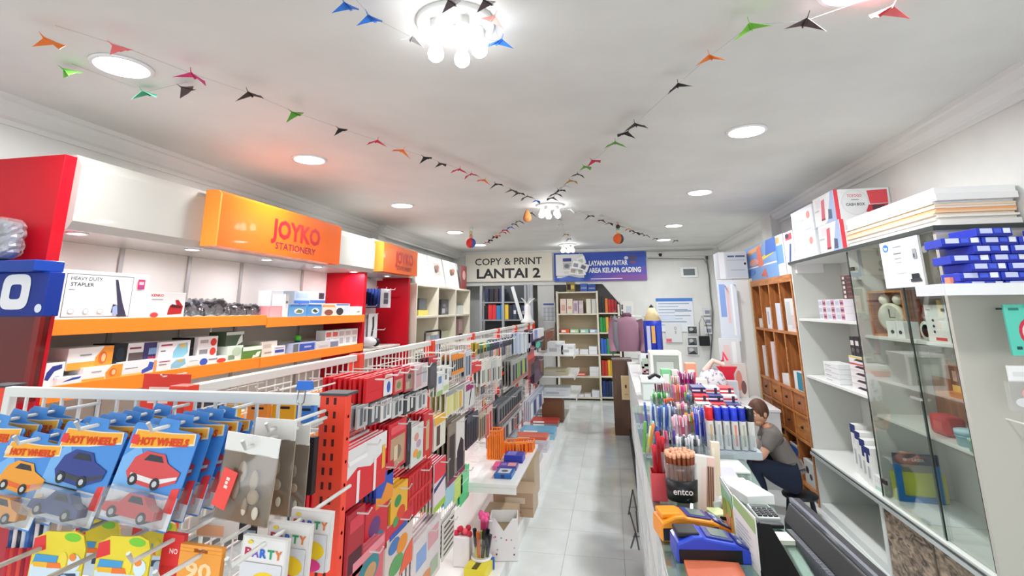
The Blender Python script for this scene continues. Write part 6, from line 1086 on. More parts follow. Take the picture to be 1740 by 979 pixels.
for z in (.56, 1.86): lk = D_(1.588, 1.60, 3.80, 3.86, z - .012, z + .012, M('3A2E2C', .4)).build('door_lock', dc)
lk = MB().lathe([(.018, 0), (.018, .012)], STEEL, 12, R=Matrix.Rotation(-PI / 2, 3, 'Y')).build('lock_knob', dc, (.0, .08, 1.90))
D_(1.60, 2.0, 3.93, 3.965, .0, .425, LEDG).build('divider', dc); D_(1.60, 2.0, 3.965, 5.02, .0, .05, LEDG).build('bottom_board', dc); D_(1.606, 1.614, 2.91, 3.925, .02, .41, GRAN).build('patterned_panel', dc)
D_(1.602, 1.606, 3.40, 3.415, .02, .41, M('6A5A4C', .5)).build('panel_joint', dc)
def dbox(name, label, cat, rect, X, d, zb, col, items=(), **k): return pxpack(name, label, cat, rect, ('-X', X), d, zb, col=col, items=items, **k)
# open section
for i in range(3):
    for j in range(3):
        pack('ink_cartridge_box', 'small white and pink ink box in the block on the top open shelf', 'box', (1.63, 4.10 + .16 * i + .10, 1.5155 + .0505 * j), .15, .10, .05, '-X', 'E4DEE2', [('r', .55, .1, .95, .9, 'C8889C'), ('r', .6, .3, .9, .6, '6A4A5A'), ('r', .05, .2, .45, .8, 'B8C4D4')], group='ink boxes on the top open shelf')
for j in range(5): pack('dark_ink_box', 'dark brown printed ink box stacked above the white and pink ones', 'box', (1.70, 4.20, 1.668 + .034 * j), .18, .1, .033, '-X', '4A3634', [('r', .1, .2, .3, .8, 'D8C8C0'), ('r', .5, .3, .9, .7, '8A4A4A')], group='dark ink boxes on the top open shelf')
for j in range(7): pack('tall_stack_box', 'thin box in the taller stack against the cabinet divider', 'box', (1.70, 4.02, 1.5165 + .05 * j), .12, .12, .049, '-X', 'C8BCC0', [('r', .1, .2, .5, .8, '6A5458'), ('r', .6, .2, .9, .8, 'E8E0E0')], group='thin boxes by the divider')
for j in range(4): pack('white_ink_box', 'white flat box in the left stack on the middle open shelf', 'box', (1.64, 4.55, 1.0455 + .036 * j), .28, .12, .035, '-X', 'E6E8E8', [('r', .1, .3, .5, .45, 'A0A4AC'), ('r', .0, .0, 1, .08, 'C4C8CA')], group='white flat boxes on the middle open shelf')
for j in range(5): pack('marked_ink_box', 'white ink box with a dark red end, right stack, middle open shelf', 'box', (1.64, 4.08, 1.0455 + .046 * j), .24, .12, .045, '-X', 'E8E4E4', [('p', [(.3, .4), (.95, .3), (.95, .7), (.5, .7)], '3A2430'), ('r', 0, .8, 1, 1, 'D8C840' if j == 4 else 'C83038' if j == 3 else 'E4E0E0')], group='ink boxes right stack middle shelf')
for i in range(3): pack('black_ink_box', 'black ink box standing on the right stack of the middle open shelf', 'box', (1.66, 4.16 - .075 * i, 1.2758), .07, .1, .13, '-X', '221E22', [('r', .15, .55, .85, .8, 'D8D0D0'), ('e', .5, .3, .3, .12, '6A5A5A')], group='black ink boxes middle shelf')
for i, y in enumerate((4.36, 4.27, 4.18, 4.09)):
    o = pack('toner_box', 'tall white box with a navy top, %s of four stepping down the lowest open shelf' % ['first', 'second', 'third', 'last'][i], 'box', (1.66 - .012 * i, y, .4555), .085, .16, .33 - .03 * i, '-X', 'E8E8E4', [('r', .0, .82, 1, 1, '22306A'), ('r', .3, .60, .7, .82, '22306A' if i > 1 else 'D8D8DC'), ('r', .3, .2, .6, .5, 'B4B6BA')])
for j in range(4): pack('paper_ream', 'flat white paper pack low on the open shelf ledge', 'paper pack', (1.63, 4.05, .4555 + .022 * j), .2, .2, .0215, '-X', 'E4E6E6' if j else 'A8D0B8', [('r', .1, .3, .4, .7, 'C89090')] if j == 2 else [], group='flat packs on the ledge')
# glass section
ak = thing('boxed_alarm_clock', 'cream twin bell alarm clock standing in an open wooden box behind glass', 'clock', (1.70, 3.70, 1.4305), -PI / 2 + .35)
MB().box(-.13, .13, 0, .12, 0, .012, WOODL).box(-.13, .13, 0, .12, .268, .28, WOODL).box(-.13, -.118, 0, .12, .012, .268, WOODL).box(.118, .13, 0, .12, .012, .268, WOODL).box(-.118, .118, .11, .12, .012, .268, WOODL).build('wooden_box', ak)
RX = Matrix.Rotation(PI / 2, 3, 'X'); cf = MB().lathe([(.075, -.02), (.088, 0), (.088, .03), (1e-5, .03)], M('E6E4CC', .35), 24, (0, .05, .115), R=RX).build('clock_case', ak); MB().lathe([(1e-5, .031), (.075, .031)], M('F2F2E6', .4), 24, (0, .05, .115), R=RX).box(-.003, .003, .0185, .0188, .115, .165, BLACK).box(0, .04, .0185, .0188, .113, .117, BLACK).build('clock_face', cf)
for x in (-.05, .05): MB().ball((x, .05, .225), .034, M('E4E2D0', .3), 10, 6).build('bell', ak)
for x in (-.045, .045): MB().tube([(x, .05, .0125), (x * .9, .05, .05)], .008, M('3A3A38', .4), 6).build('foot', ak)
dbox('small_white_box', 'small white box with a dark oval, left one beside the alarm clock', 'box', (1507, 546, 1522, 571), 1.665, .08, 1.4305, 'E8EAE8', [('e', .6, .35, .2, .12, '2A3450')]); dbox('small_white_box', 'small white box with a dark oval, right one beside the alarm clock', 'box', (1523, 547, 1536, 572), 1.665, .08, 1.4305, 'E6E8E8', [('e', .5, .35, .22, .12, '2A3450')])
tr = thing('tape_roll', 'rainbow coloured tape roll on the upper glass shelf', 'tape', (1.70, 3.27, 1.4305 + .052)); MB().lathe([(.025, -.02), (.052, -.02), (.052, .02), (.025, .02)], None, 24, mats=[M('D8E0D8', .4), M('9AC8C0', .3), M('E8D890', .4)], R=Matrix.Rotation(PI / 2, 3, 'Y')).build('tape_ring', tr); MB().lathe([(.0255, -.0205), (.034, -.0205)], M('E8A060', .4), 24, R=Matrix.Rotation(PI / 2, 3, 'Y')).build('tape_core', tr)
MB_ = MB().lathe([(.025, -.02), (.052, -.02), (.052, .02), (.025, .02)], M('E2E4E2', .4), 24, R=Matrix.Rotation(PI / 2, 3, 'Y')).build('tape_roll', None, (1.70, 3.16, 1.4305 + .052)); tag(MB_, 'white tape roll on the upper glass shelf', 'tape')
dbox('red_box', 'red printed box behind the tape rolls, left', 'box', (1538, 519, 1556, 546), 1.86, .08, None, 'C8282C', [('r', .1, .1, .9, .4, 'E8C8C8'), ('r', .2, .5, .8, .8, 'D84A4A')]); dbox('red_box', 'red printed box behind the tape rolls, right', 'box', (1558, 519, 1574, 548), 1.86, .08, None, 'C0262A', [('r', .1, .1, .9, .35, 'E8C8C8'), ('e', .5, .6, .3, .15, '8A1418')])
tag(B(0, .1, 0, .34, 0, .125, M('D4D6D4', .4)).build('box_block', None, (1.865, 2.99, 1.4305)), 'pale block of boxes under the two red boxes', 'box')
dbox('white_tall_box', 'tall white box with small black icons and a red strip behind glass', 'box', (1574, 518, 1611, 582), 1.67, .1, 1.4305, 'E8EAE8', [('r', .35, .04, .85, .12, 'D84848'), ('e', .35, .58, .05, .04, '3A3A40'), ('e', .35, .42, .05, .04, '3A3A40'), ('e', .35, .27, .05, .04, '3A3A40'), ('r', .1, .85, .3, .88, '8A8E92'), ('r', .8, .82, .95, .9, '4A5056')])
hp = pxpack('printer_ink_carton', 'white carton with a round blue logo and small printer picture stuck on the glass door', 'box', (1499, 405, 1566, 489), ('-X', 1.587), .013, col='ECEEEC', items=[('e', .16, .86, .085, .085, '3A78C4'), ('t', 'hp', .16, .825, .07, 'F4F8FC', .02, .09), ('r', .36, .84, .58, .86, '8A94A8'), ('r', .36, .70, .56, .72, '6A7078'), ('r', .36, .60, .55, .615, '9AA0A8'), ('r', .36, .52, .55, .53, 'A8ACB4'), ('r', .36, .30, .62, .31, 'B4B8BC'), ('r', .84, .55, .93, .75, '9A9EA2'), ('r', .85, .57, .89, .65, '5A5E62'), ('r', .70, .10, .95, .16, '3A4048'), ('r', .74, .16, .92, .26, '23272E')], side='DADCDA')
rm = thing('red_case', 'rounded red case on the lower glass shelf', 'case', (1.74, 3.34, .9405)); B(-.05, .05, -.08, .08, 0, .10, M('C8242A', .35)).build('case_body', rm, bevel=.02); B(-.052, -.048, -.05, .03, .03, .07, M('E05050', .4)).build('clasp', rm)
cu = thing('blue_cup', 'pale blue round tub on the lower glass shelf', 'tub', (1.70, 3.10, .9405)); MB().lathe([(.05, 0), (.055, .055), (.058, .055), (.058, .075), (1e-5, .078)], M('A8D0DC', .35), 18).build('tub', cu); MB().lathe([(.0565, .04), (.057, .05)], M('7AB0C8', .35), 18).build('band', cu)
gt = thing('green_tub', 'pale green round tub at the right end of the lower glass shelf', 'tub', (1.68, 2.985, .9405)); MB().lathe([(.045, 0), (.048, .05), (.05, .055), (1e-5, .06)], M('98C8B0', .35), 18).build('tub', gt)
wb_ = thing('white_bottle', 'white glue bottle with a stepped neck on the lower glass shelf', 'bottle', (1.80, 3.02, .9405)); MB().lathe([(.032, 0), (.034, .01), (.034, .11), (.02, .14), (.012, .17)], M('E8EAE6', .35), 14).build('bottle_body', wb_); MB().lathe([(.012, .17), (.013, .2), (1e-5, .205)], M('F2F2F0', .3), 12).build('cap', wb_); B(-.035, -.0335, -.02, .02, .03, .07, M('4A6A9A', .4)).build('printed_label', wb_)
tag(B(0, .08, 0, .09, 0, .13, M('E0E2DE', .4)).build('white_case', None, (1.86, 2.92, .9405)), 'white box with dark marks right of the glue bottle', 'box')
for i, (y, z, c, l) in enumerate(((3.20, 1.1785, '2A2826', 'black boxed item with a yellow base on the brown reflection shelf, left'), (3.10, 1.1785, '30363A', 'dark grey bottle shaped pack on the brown reflection shelf, middle'), (3.00, 1.1785, '3A4248', 'dark slate pack on the brown reflection shelf, right'))):
    pack('dark_pack', l, 'pack', (1.74, y, z), .085, .08, .16 if i else .13, '-X', c, [('r', .1, .0, .9, .25, 'D8B858' if i == 0 else '5A7A70'), ('r', .3, .4, .7, .8, 'C8B8A8' if i == 0 else '50606A')])
for i in range(4): pack('black_accessory_box', 'black accessory box with a white label below the brown reflection shelf, %s' % ['left lower', 'left upper', 'right lower', 'right upper'][i], 'box', (1.90, 3.16 - .11 * (i // 2), .9405 + .10 * (i % 2)), .09, .07, .098, '-X', '1E1C1E', [('r', .2, .2, .85, .85, 'E4E4E4' if i != 2 else '8A9AC0'), ('r', .3, .5, .6, .55, '8A8A8A')])
bfp = at(1568, 855, Z=.4565); bf = thing('photo_frame_pack', 'blue cardboard display frame with a yellow sheet on the cabinet floor', 'frame pack', (bfp.x, bfp.y, .4555), -.12)
w, h = .235, .26; f_ = MB().box(-w / 2, -w / 2 + .035, 0, .02, 0, h, M('2A78C0', .35)).box(w / 2 - .035, w / 2, 0, .02, 0, h, M('2A78C0', .35)).box(-w / 2 + .035, w / 2 - .035, 0, .02, 0, .03, M('2A78C0', .35)).box(-w / 2, w / 2, -.001, .021, h - .05, h + .01, M('16244E', .35)); f_.build('card_frame', bf)
q = MB(); add_text(q, 'LASER', .012, h - .030, .024, M('9ACAD8', .4), -.0025, .02); q.lathe([(1e-5, 0), (.010, 0)], M('C8E0E8', .4), 12, (-.058, -.0025, h - .021), R=Matrix.Rotation(PI / 2, 3, 'X')); q.build('lettering', bf)
B(-w / 2 - .02, w / 2 + .03, .022, .03, 0, h * .62, M('D2D84A', .45)).build('yellow_sheet', bf); B(-w / 2 + .03, w / 2 - .03, .031, .036, .0, h - .04, M('A8A89A', .45)).build('grey_sheet', bf)
tag(B(-.14, .14, -.17, .17, 0, .002, M('E4E8EC', .4)).build('paper_sheet', None, (1.78, bfp.y - .19, .4555), -.1), 'white paper sheet lying in front of the blue frame behind glass', 'paper')
gl = thing('glassware_pack', 'clear crinkled plastic ware in the right corner of the cabinet floor', 'plastic ware', (1.76, 2.98, .4555))
for i in range(5): MB().lathe([(.03, 0), (.045, .02), (.04, .05), (.05, .055)], FILM, 12, (rnd.uniform(-.02, .02), rnd.uniform(-.02, .02), .05 * i)).build('clear_bowl', gl)

# near side: shelf, blue boxes, pegs
sf = thing('side_shelf', 'white shelf tray fixed to the near cabinet side', 'shelf', (1.47, 2.66, 1.665)); B(0, .56, 0, .215, 0, .02, LEDG).build('tray', sf); B(0, .56, -.008, 0, -.004, .048, M('E6E8EA', .3)).build('tray_front', sf); B(-.006, 0, -.008, .215, -.004, .048, M('DDE0E2', .3)).build('tray_end', sf)
for j in range(7):
    for i in range(3):
        if j == 6 and i == 1: continue
        o = pack('blue_glue_box', 'blue and white glue box, %s layer, in the staggered pile on the side shelf' % ['lowest', 'second', 'third', 'fourth', 'fifth', 'sixth', 'top'][j], 'box', (1.645 + .155 * i + .012 * j * (-1) ** j, 2.67 + .012 * (j % 2), 1.6855 + .0395 * j), .15, .17, .037, '-Y', '2A3EC0', [('r', .0, .0, 1, .3, '1A2890'), ('r', .1, .35, .45, .95, 'C8D0F0'), ('r', .5, .4, .7, .9, '4A62D8'), ('r', .75, .35, .95, .95, 'E8ECF8')], group='blue glue boxes on the side shelf', rz=.10 * (-1) ** (i + j))
tag(B(-.05, .05, 0, .05, 0, .028, M('ECEEEE', .4)).build('white_price_box', None, (1.545, 2.69, 1.6855)), 'small white box at the left end of the blue pile', 'box'); tag(B(-.025, .02, 0, .04, 0, .06, M('E89070', .4)).build('orange_box', None, (1.575, 2.75, 1.6855)), 'small orange topped box behind the white price box', 'box')
pegd = M('3A3E3C', .4)
for px, py, mt in ((1668, 519, pegd), (1730, 510, pegd), (1690, 621, pegd), (1685, 706, WIRE), (1735, 835, WIRE), (1738, 912, WIRE)):
    p = at(px + 25, py + 6, Y=2.88); MB().tube([Vector((p.x - 1.60, -.02, p.z)), Vector((p.x - 1.60, -.20, p.z)), Vector((p.x - 1.60, -.22, p.z + .025))], .0045, mt, 5).build('peg_hook', dc)
def rblister(rect, Y, name, label, col, items): 
    o = pxpack(name, label, 'blister pack', rect, ('Y', Y), .012, col=col, items=items); return o
rblister((1713, 517, 1785, 605), 2.70, 'teal_blister_pack', 'teal blister pack with a red dotted circle at the right edge', '5CC8B4', [('e', .55, .45, .30, .28, 'C83048'), ('e', .55, .45, .22, .2, 'E8D0D4'), ('r', .1, .88, .35, .93, '2A7A70'), ('r', .12, .12, .25, .18, '1E4A48')])
rblister((1714, 622, 1780, 648), 2.72, 'white_header_pack', 'white header of a clear pack on the right edge peg', 'ECEEEE', [('r', .1, .3, .9, .6, 'DADCDC')]); cp_ = pxpack('clear_pack', 'crinkled clear pack with pink bits under the white header', 'blister pack', (1718, 649, 1782, 700), ('Y', 2.70), .03, col=FILM, items=[('e', .6, .6, .3, .2, 'E0A8A8'), ('e', .3, .3, .2, .15, 'D8D8D8')])

# things on top of the display cabinet
zt = 2.0085
for i, zz in enumerate((zt, zt + .2255)):
    o = pack('cash_box_carton', 'white cash box carton with a red edge and red box picture, %s of the two' % ['lower', 'upper'][i], 'carton', (1.83, 4.04 + .03 * i, zz), .37, .40, .225, '-Y', 'EAECEC', [('r', 0, 0, .075, 1, 'E84A58'), ('e', .37, .55, .25, .42, 'D8DCDC'), ('e', .37, .55, .235, .40, 'E6E8E8'), ('t', 'TOYOGO', .37, .72, .10, 'E05060', .02, .26), ('r', .30, .62, .44, .65, 'A8ACB0'), ('t', 'CASH BOX', .37, .44, .09, '4A5056', .02, .34), ('p', [(.60, .92), (.96, .94), (.95, .50), (.63, .48)], 'E05058'), ('p', [(.54, .22), (.60, .45), (.95, .48), (.9, .2)], 'C83848'), ('r', .66, .28, .88, .44, '5A3A44'), ('r', .90, .02, 1, .3, 'A8C4E8')],
             sidepr=[('p', [(.50, 0), (1, 0), (.98, 1), (.86, 1), (.62, .1)], 'A8BEE4'), ('r', .14, .62, .40, .90, 'E4E0E2'), ('p', [(.34, .18), (.50, .20), (.56, .85), (.42, .82)], 'D8586C'), ('r', .34, .14, .52, .20, '8A3040'), ('p', [(.66, .12), (.82, .10), (.84, .4), (.70, .45)], '4A5A78'), ('t', 'CASH BOX', .16, .5, .05, '8A8E94', .01, .24)])
for i, zz in enumerate((zt, zt + .2155)): pack('white_carton', 'glossy white carton with a faint cup picture, %s one of two at the cabinet end' % ['lower', 'upper'][i], 'carton', (1.64, 4.74, zz), .50, .3, .215, '-X', 'E6EAEE', [('r', .52, .1, .97, .9, 'EEF2F6'), ('p', [(.05, .1), (.18, .1), (.2, .6), (.12, .75), (.06, .6)], 'C0CCD8'), ('e', .8, .65, .08, .14, 'E89A90'), ('r', .3, .5, .6, .54, 'C4CCD8'), ('r', .6, .1, .9, .13, 'C8D4E4')])
cols_b = ['E6E4E0', 'ECE6DA', 'F0ECE4', 'E8D4BC', 'F0D0A8', 'F2B07A', 'EFE0D0', 'F0D8B8', 'E8E8E4', 'F0F0EC', 'F4F4F2']
z = zt; names_b = ['lowest shiny wrapped', 'pale cream', 'off white', 'beige', 'light orange', 'orange', 'pale peach', 'yellowish', 'greyish white', 'thick white', 'topmost thick white']
for i, c in enumerate(cols_b):
    th = .012 if i not in (0, 9, 10) else .034; dx = rnd.uniform(-.008, .008); sy = .02 * math.sin(i * 1.7)
    o = B(-.36, .0, 0, 1.02, 0, th - .0006, M(c, .45)).build('foam_board', None, (2.006 + dx, 2.92 - .012 * (i > 8) * 2 + abs(sy), z), bevel=.001); tag(o, '%s board in the big stack on top of the display cabinet' % names_b[i], 'board'); z += th
# ------------------------------------------------------------------ wooden pigeonhole cabinet
wc = thing('pigeonhole_cabinet', 'tall brown wooden pigeonhole cabinet with drawers behind the counter', 'cabinet', (1.60, 5.06, 0))
V_ = lambda x0, x1, y0, y1, z0, z1, m_: B(x0 - 1.60, x1 - 1.60, y0 - 5.06, y1 - 5.06, z0, z1, m_)
yv = [5.06, 5.42, 5.76, 6.10, 6.43]
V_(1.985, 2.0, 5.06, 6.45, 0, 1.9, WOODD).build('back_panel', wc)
V_(1.60, 2.0, 5.06, 6.455, 1.885, 1.905, WOODM).build('top_panel', wc); V_(1.595, 1.60, 5.05, 6.46, 1.84, 1.905, WOODL).build('top_trim', wc)
for i, y in enumerate(yv):
    V_(1.60, 1.985, y - (.0 if i else 0), y + .018, 0, 1.885, WOODM).build('divider', wc); V_(1.594, 1.60, y - .004, y + .022, .0 if i in (0, 4) else .10, 1.885, WOODL).build('divider_edge', wc)
for z in (.10, .475, .88, 1.39):
    for i in range(4): V_(1.602, 1.985, yv[i] + .018, yv[i + 1], z - .016, z, WOODM).build('shelf_board', wc)
    V_(1.592, 1.60, 5.06, 6.45, z - .022, z + .004, WOODL).build('shelf_edge', wc)
V_(1.592, 1.60, 5.06, 6.45, .672, .690, WOODL).build('shelf_edge', wc)
for i in range(4):
    for j, (z0, z1) in enumerate(((.482, .668), (.694, .862))):
        d = V_(1.603, 1.62, yv[i] + .022, yv[i + 1] - .004, z0, z1, WOODM if (i + j) % 3 else WOODL).build('drawer', wc)
        MB().ball((0, 0, 0), .013, M('1E1A18', .4), 8, 5).build('knob', d, (-.004, (yv[i] + yv[i + 1]) / 2 - 5.06 + .01, (z0 + z1) / 2))
def wpap(i, z, w, h, c, label, it=(), lean=0., dx=0): pack('paper_file', label, 'paper file', (1.612 + max(dx, 0), (yv[i] + yv[i + 1]) / 2 + .01, z), w, .2, h, '-X', c, it)
wpap(0, 1.3905, .24, .30, 'DCDCDA', 'pale crinkled file in the nearest upper pigeonhole', [('r', .1, .2, .6, .9, 'C4C8C8'), ('r', .6, .1, .9, .5, 'D8C0C0')]); wpap(1, 1.3905, .14, .26, 'D8DCE8', 'pale blue white file in the second upper pigeonhole'); wpap(2, 1.3905, .14, .22, 'E8EAEE', 'white file in the third upper pigeonhole', [('r', .3, .2, .7, .8, 'B8C0D0')]); wpap(3, 1.3905, .10, .10, 'E0DCD4', 'small pale file in the farthest upper pigeonhole')
wpap(0, .8805, .22, .16, 'E4E8E8', 'white and teal boxes in the nearest middle pigeonhole', [('r', .4, .05, 1, 1, '2C88A0')]); wpap(1, .8805, .22, .10, 'E6E4E2', 'low white stack in the second middle pigeonhole'); wpap(2, .8805, .09, .38, 'E4D4D8', 'tall pinkish white file in the third middle pigeonhole'); wpap(3, .8805, .08, .32, 'DCD8D8', 'tall white file in the farthest middle pigeonhole')
wpap(0, .1005, .25, .20, 'D8DADA', 'white pack with black figures in the nearest bottom compartment', [('e', .3, .6, .15, .15, '2C2C30'), ('e', .6, .4, .15, .12, '4A4A50')], dx=-.05); wpap(1, .1005, .22, .26, 'E8E6E0', 'white carton with a blue band in the second bottom compartment', [('r', 0, .68, 1, .92, '2F6CC4')]); wpap(2, .1005, .22, .28, 'E4DCC8', 'cream carton with a yellow corner in the third bottom compartment', [('r', .5, .7, 1, 1, 'E8C040')])
for i in range(2): pass
# cream side board, device, poster boxes on top
cbx = thing('cream_cabinet', 'tall cream cabinet end standing past the wooden pigeonholes', 'cabinet', (1.42, 6.48, 0)); B(0, .50, 0, .04, 0, 1.94, M('E0D2B4', .5)).build('end_board', cbx, bevel=.002); B(.02, .50, .04, .5, 0, 1.92, M('D8CCB0', .5)).build('body', cbx)
pxpack('office_device', 'white and grey office device with a dark heading on top of the cream cabinet', 'device', (1222, 428, 1270, 474), ('Y', 6.46), .3, 1.9405, col='D4D8DC', items=[('r', 0, 0, .2, 1, 'F0F2F4'), ('r', .26, .06, .98, .94, 'C8CED4'), ('r', .32, .80, .56, .86, '4A5A78'), ('r', .60, .80, .94, .86, '4A5A78'), ('r', .3, .68, .95, .70, '9AA4B4'), ('r', .4, .3, .9, .34, 'A8B4C0'), ('e', .92, .55, .04, .05, '2A2E34')])
pxpack('poster_carton', 'light blue carton with orange and yellow artwork on the pigeonhole cabinet', 'carton', (1267, 412, 1320, 474), ('-X', 1.62), .25, 1.9055, col='7AA4DC', items=[('r', 0, .36, 1, .40, 'E4EAF4'), ('p', [(.1, .75), (.55, .85), (.65, .97), (.15, .9)], 'F0A860'), ('p', [(.4, .45), (.95, .62), (.9, .72), (.35, .52)], 'F0D84A'), ('p', [(.45, .35), (.62, .38), (.55, .95), (.42, .85)], 'E87A60'), ('e', .3, .52, .16, .1, 'E8A8A0'), ('p', [(.5, .1), (.7, .05), (.65, .3)], 'D86A58'), ('p', [(.7, .6), (1, .65), (1, 1), (.75, 1)], '3A6CC8'), ('e', .2, .25, .12, .1, '5A88D0')])
for r_, c, l, it in (((1317, 398, 1333, 468), 'E4E8F0', 'white and blue upright carton beside the artwork carton', [('r', .1, .3, .9, .75, '6A9AE0'), ('r', .1, .8, .6, .95, 'E8A860')]), ((1334, 392, 1350, 466), 'E8E6E8', 'white carton with red and black print beside the cabinet top', [('r', .2, .8, .9, .95, 'C84050'), ('e', .4, .9, .2, .06, '2A3048'), ('p', [(.3, .2), (.5, .2), (.8, .7), (.6, .7)], '4A5A90')])):
    pxpack('upright_carton', l, 'carton', r_, ('-X', 1.63), .22, 1.9055, col=c, items=it)
# hanging clear packs and red gift bags before the cream cabinet
for i, (r_, Y, c, l, it) in enumerate((((1222, 478, 1255, 580), 6.30, 'D8E0EA', 'long clear plastic sheet pack with a blue band hanging at the cream cabinet', [('r', .1, .4, .4, .95, '8AA8E0'), ('r', .45, .3, .6, .9, 'E8C8C8'), ('r', .7, .1, .8, .95, 'F4F6F8')]), ((1226, 575, 1262, 690), 6.25, 'DEE2E4', 'long crinkled clear pack hanging below the blue banded one', [('r', .2, .3, .5, .9, 'E8D0CC'), ('r', .6, .1, .8, .95, 'F0F4F4')]))):
    pxpack('hanging_clear_pack', l, 'plastic pack', r_, ('Y', Y), .03, col=c, items=it)
sd = thing('side_table', 'pale low cabinet behind the counter under the hanging gift bags', 'cabinet', (.86, 5.45, 0)); B(0, .62, 0, .80, 0, .66, M('D8DADC', .5)).build('body', sd); B(-.01, .63, -.01, .81, .66, .68, M('E4E6E8', .4)).build('top', sd)
MB_ = thing('wall_hook_rail', 'white hook rail on the cream cabinet carrying clear packs', 'rail', (1.28, 6.20, 1.85)); MB().tube([(0, .0, 0), (0, .28, 0)], .008, WIRE, 6).tube([(.1, .0, .02), (.1, .28, .02)], .008, WIRE, 6).build('rail_wire', MB_); B(-.05, .30, .275, .30, -1.85, .08, WIRE).build('rail_plate', MB_)
gb = thing('hanging_gift_bag', 'bright red gift bag with a bow hanging behind the counter', 'gift bag', (at(1237, 640, Y=5.9).x, 5.9, .851)); q = MB(); fn = lambda u, v, t: (u, t, v)
q.prism([(-.06, -.02), (.06, -.02), (.06, .09), (.10, .16), (-.10, .16), (-.055, .09)], fn, 0, .08, M('D8203C', .4)); q.build('bag_body', gb); MB().tube([(-.04, .04, .16), (-.09, .02, .20), (-.03, .02, .22), (-.02, .04, .30), (.02, .04, .22)], .012, M('E83A5C', .4), 6).build('bow', gb); B(-.065, .055, -.01, .07, -.17, -.03, M('B81C28', .4)).build('lower_tag', gb)
fb = thing('floral_fabric_bag', 'pale floral patterned cloth bag behind the pen racks', 'bag', (at(1212, 668, Y=5.6).x, 5.6, .8005)); FLW = noisy('floral_cloth', 'E6E2E6', '9A8AA0', 26, .8, (1, 1, 1), 2, 0, .52, .62)
MB().lathe([(.10, -.12), (.15, -.06), (.15, .08), (.10, .19), (.05, .22), (1e-5, .23)], FLW, 16, sy=.6).build('cloth_body', fb); MB().tube([(-.06, 0, .2), (.02, -.02, .30), (.12, 0, .26)], .03, M('EDC3B4', .6), 8, .02).build('pink_handle', fb)
pxpack('hanging_plastic_bag', 'plain pale grey plastic bag under the red gift bag', 'bag', (1222, 648, 1256, 690), ('Y', 5.7), .1, .6805, col='CDD0D6', items=[('r', .1, .2, .5, .9, 'D8DADE')])
pxpack('hanging_soft_pack', 'orange and pink soft pack right of the magenta pens', 'pack', (1246, 618, 1268, 642), ('Y', 6.1), .06, .6805, col='DAD4CC', items=[('e', .4, .5, .25, .3, 'D89080'), ('e', .7, .3, .2, .2, '7A5A58')])

# ------------------------------------------------------------------ monitor, desk, chair behind the counter
dk = thing('lower_desk', 'white lower desk behind the glass counter', 'desk', (.60, 1.20, 0)); B(0, .36, 0, 1.0, .50, .525, WHITE).build('desk_top', dk)
for x, y in ((.02, .02), (.31, .02), (.02, .94), (.31, .94)): B(x, x + .035, y, y + .035, 0, .50, ALU).build('leg', dk)
pa, pb = at(1338, 845, Z=1.03), at(1482, 979, Z=1.03); mid = (pa + pb) / 2; half = (pa - pb).length / 2; yaw = -math.atan2(pa.x - pb.x, pa.y - pb.y)
mo = thing('computer_monitor', 'black computer monitor seen from behind at the right of the counter', 'monitor', (mid.x + .012, mid.y, .5255), yaw)
MK = M('3A3B41', .42, 0, .5); HT = 1.03 - .5255
MB().prism([(-.040, .12), (-.02, .09), (.0, .09), (.0, HT - .012), (-.014, HT - .012), (-.034, HT - .06)], lambda u, v, t: (u, t, v), -half + .01, half - .01, MK).build('back_shell', mo, bevel=.004)
MB().box(.0, .024, -half, half, .075, HT, M('191A1E', .3)).build('bezel', mo, bevel=.004); MB().box(-.008, .002, -half, half, HT - .012, HT, M('8C909A', .2, .5)).build('top_rim', mo); MB().box(.0242, .025, -half + .02, half - .02, .095, HT - .02, M('0A0A0C', .1)).build('screen', mo)
vt = MB(); nv = 46
for i in range(nv): yy = -half * .72 + half * 1.44 * i / nv; vt.box(-.049, -.034, yy, yy + half * .015, HT - .13, HT - .064, M('7C7E86', .4))
vt.build('vent_ribs', mo)['kind'] = 'stuff'
MB().prism([(-.07, .16), (-.040, .13), (-.040, .36), (-.055, .35)], lambda u, v, t: (u, t, v), -.13, .13, MK).build('back_hump', mo, bevel=.006); MB().box(-.02, .045, -.03, .03, .01, .17, MK).build('neck', mo); MB().box(.04, .20, -.12, .12, 0, .012, MK).build('foot', mo, bevel=.003)
# ------------------------------------------------------------------ person crouching on a low stool
pr = thing('person', 'person in a grey shirt and navy trousers crouched on a low stool behind the counter', 'person', (1.30, 4.85, 0), 1.40)
def skinned(name, verts, edges, radii, mat, parent, sub=2):
    me = bpy.data.meshes.new(name); me.from_pydata(verts, edges, []); o = bpy.data.objects.new(name, me); COL.objects.link(o)
    me.materials.append(mat); md = o.modifiers.new('skin', 'SKIN'); md.use_smooth_shade = True
    if not me.skin_vertices: me.attributes.new('skin_vertex', 'FLOAT', 'POINT') if False else None
    for i, r in enumerate(radii):
        sv = me.skin_vertices[0].data[i]; sv.radius = r if isinstance(r, tuple) else (r, r); sv.use_root = i == 0
    s = o.modifiers.new('smooth', 'SUBSURF'); s.levels = s.render_levels = sub
    if parent: o.parent = parent
    return o
SKIN = M('D9A283', .5, 0, .4); SHIRT = M('77706C', .8); NAVY = M('1A2238', .85); HAIR = noisy('brown_hair', '4A2E22', '6B4432', 40, .6, (1, 1, .2))
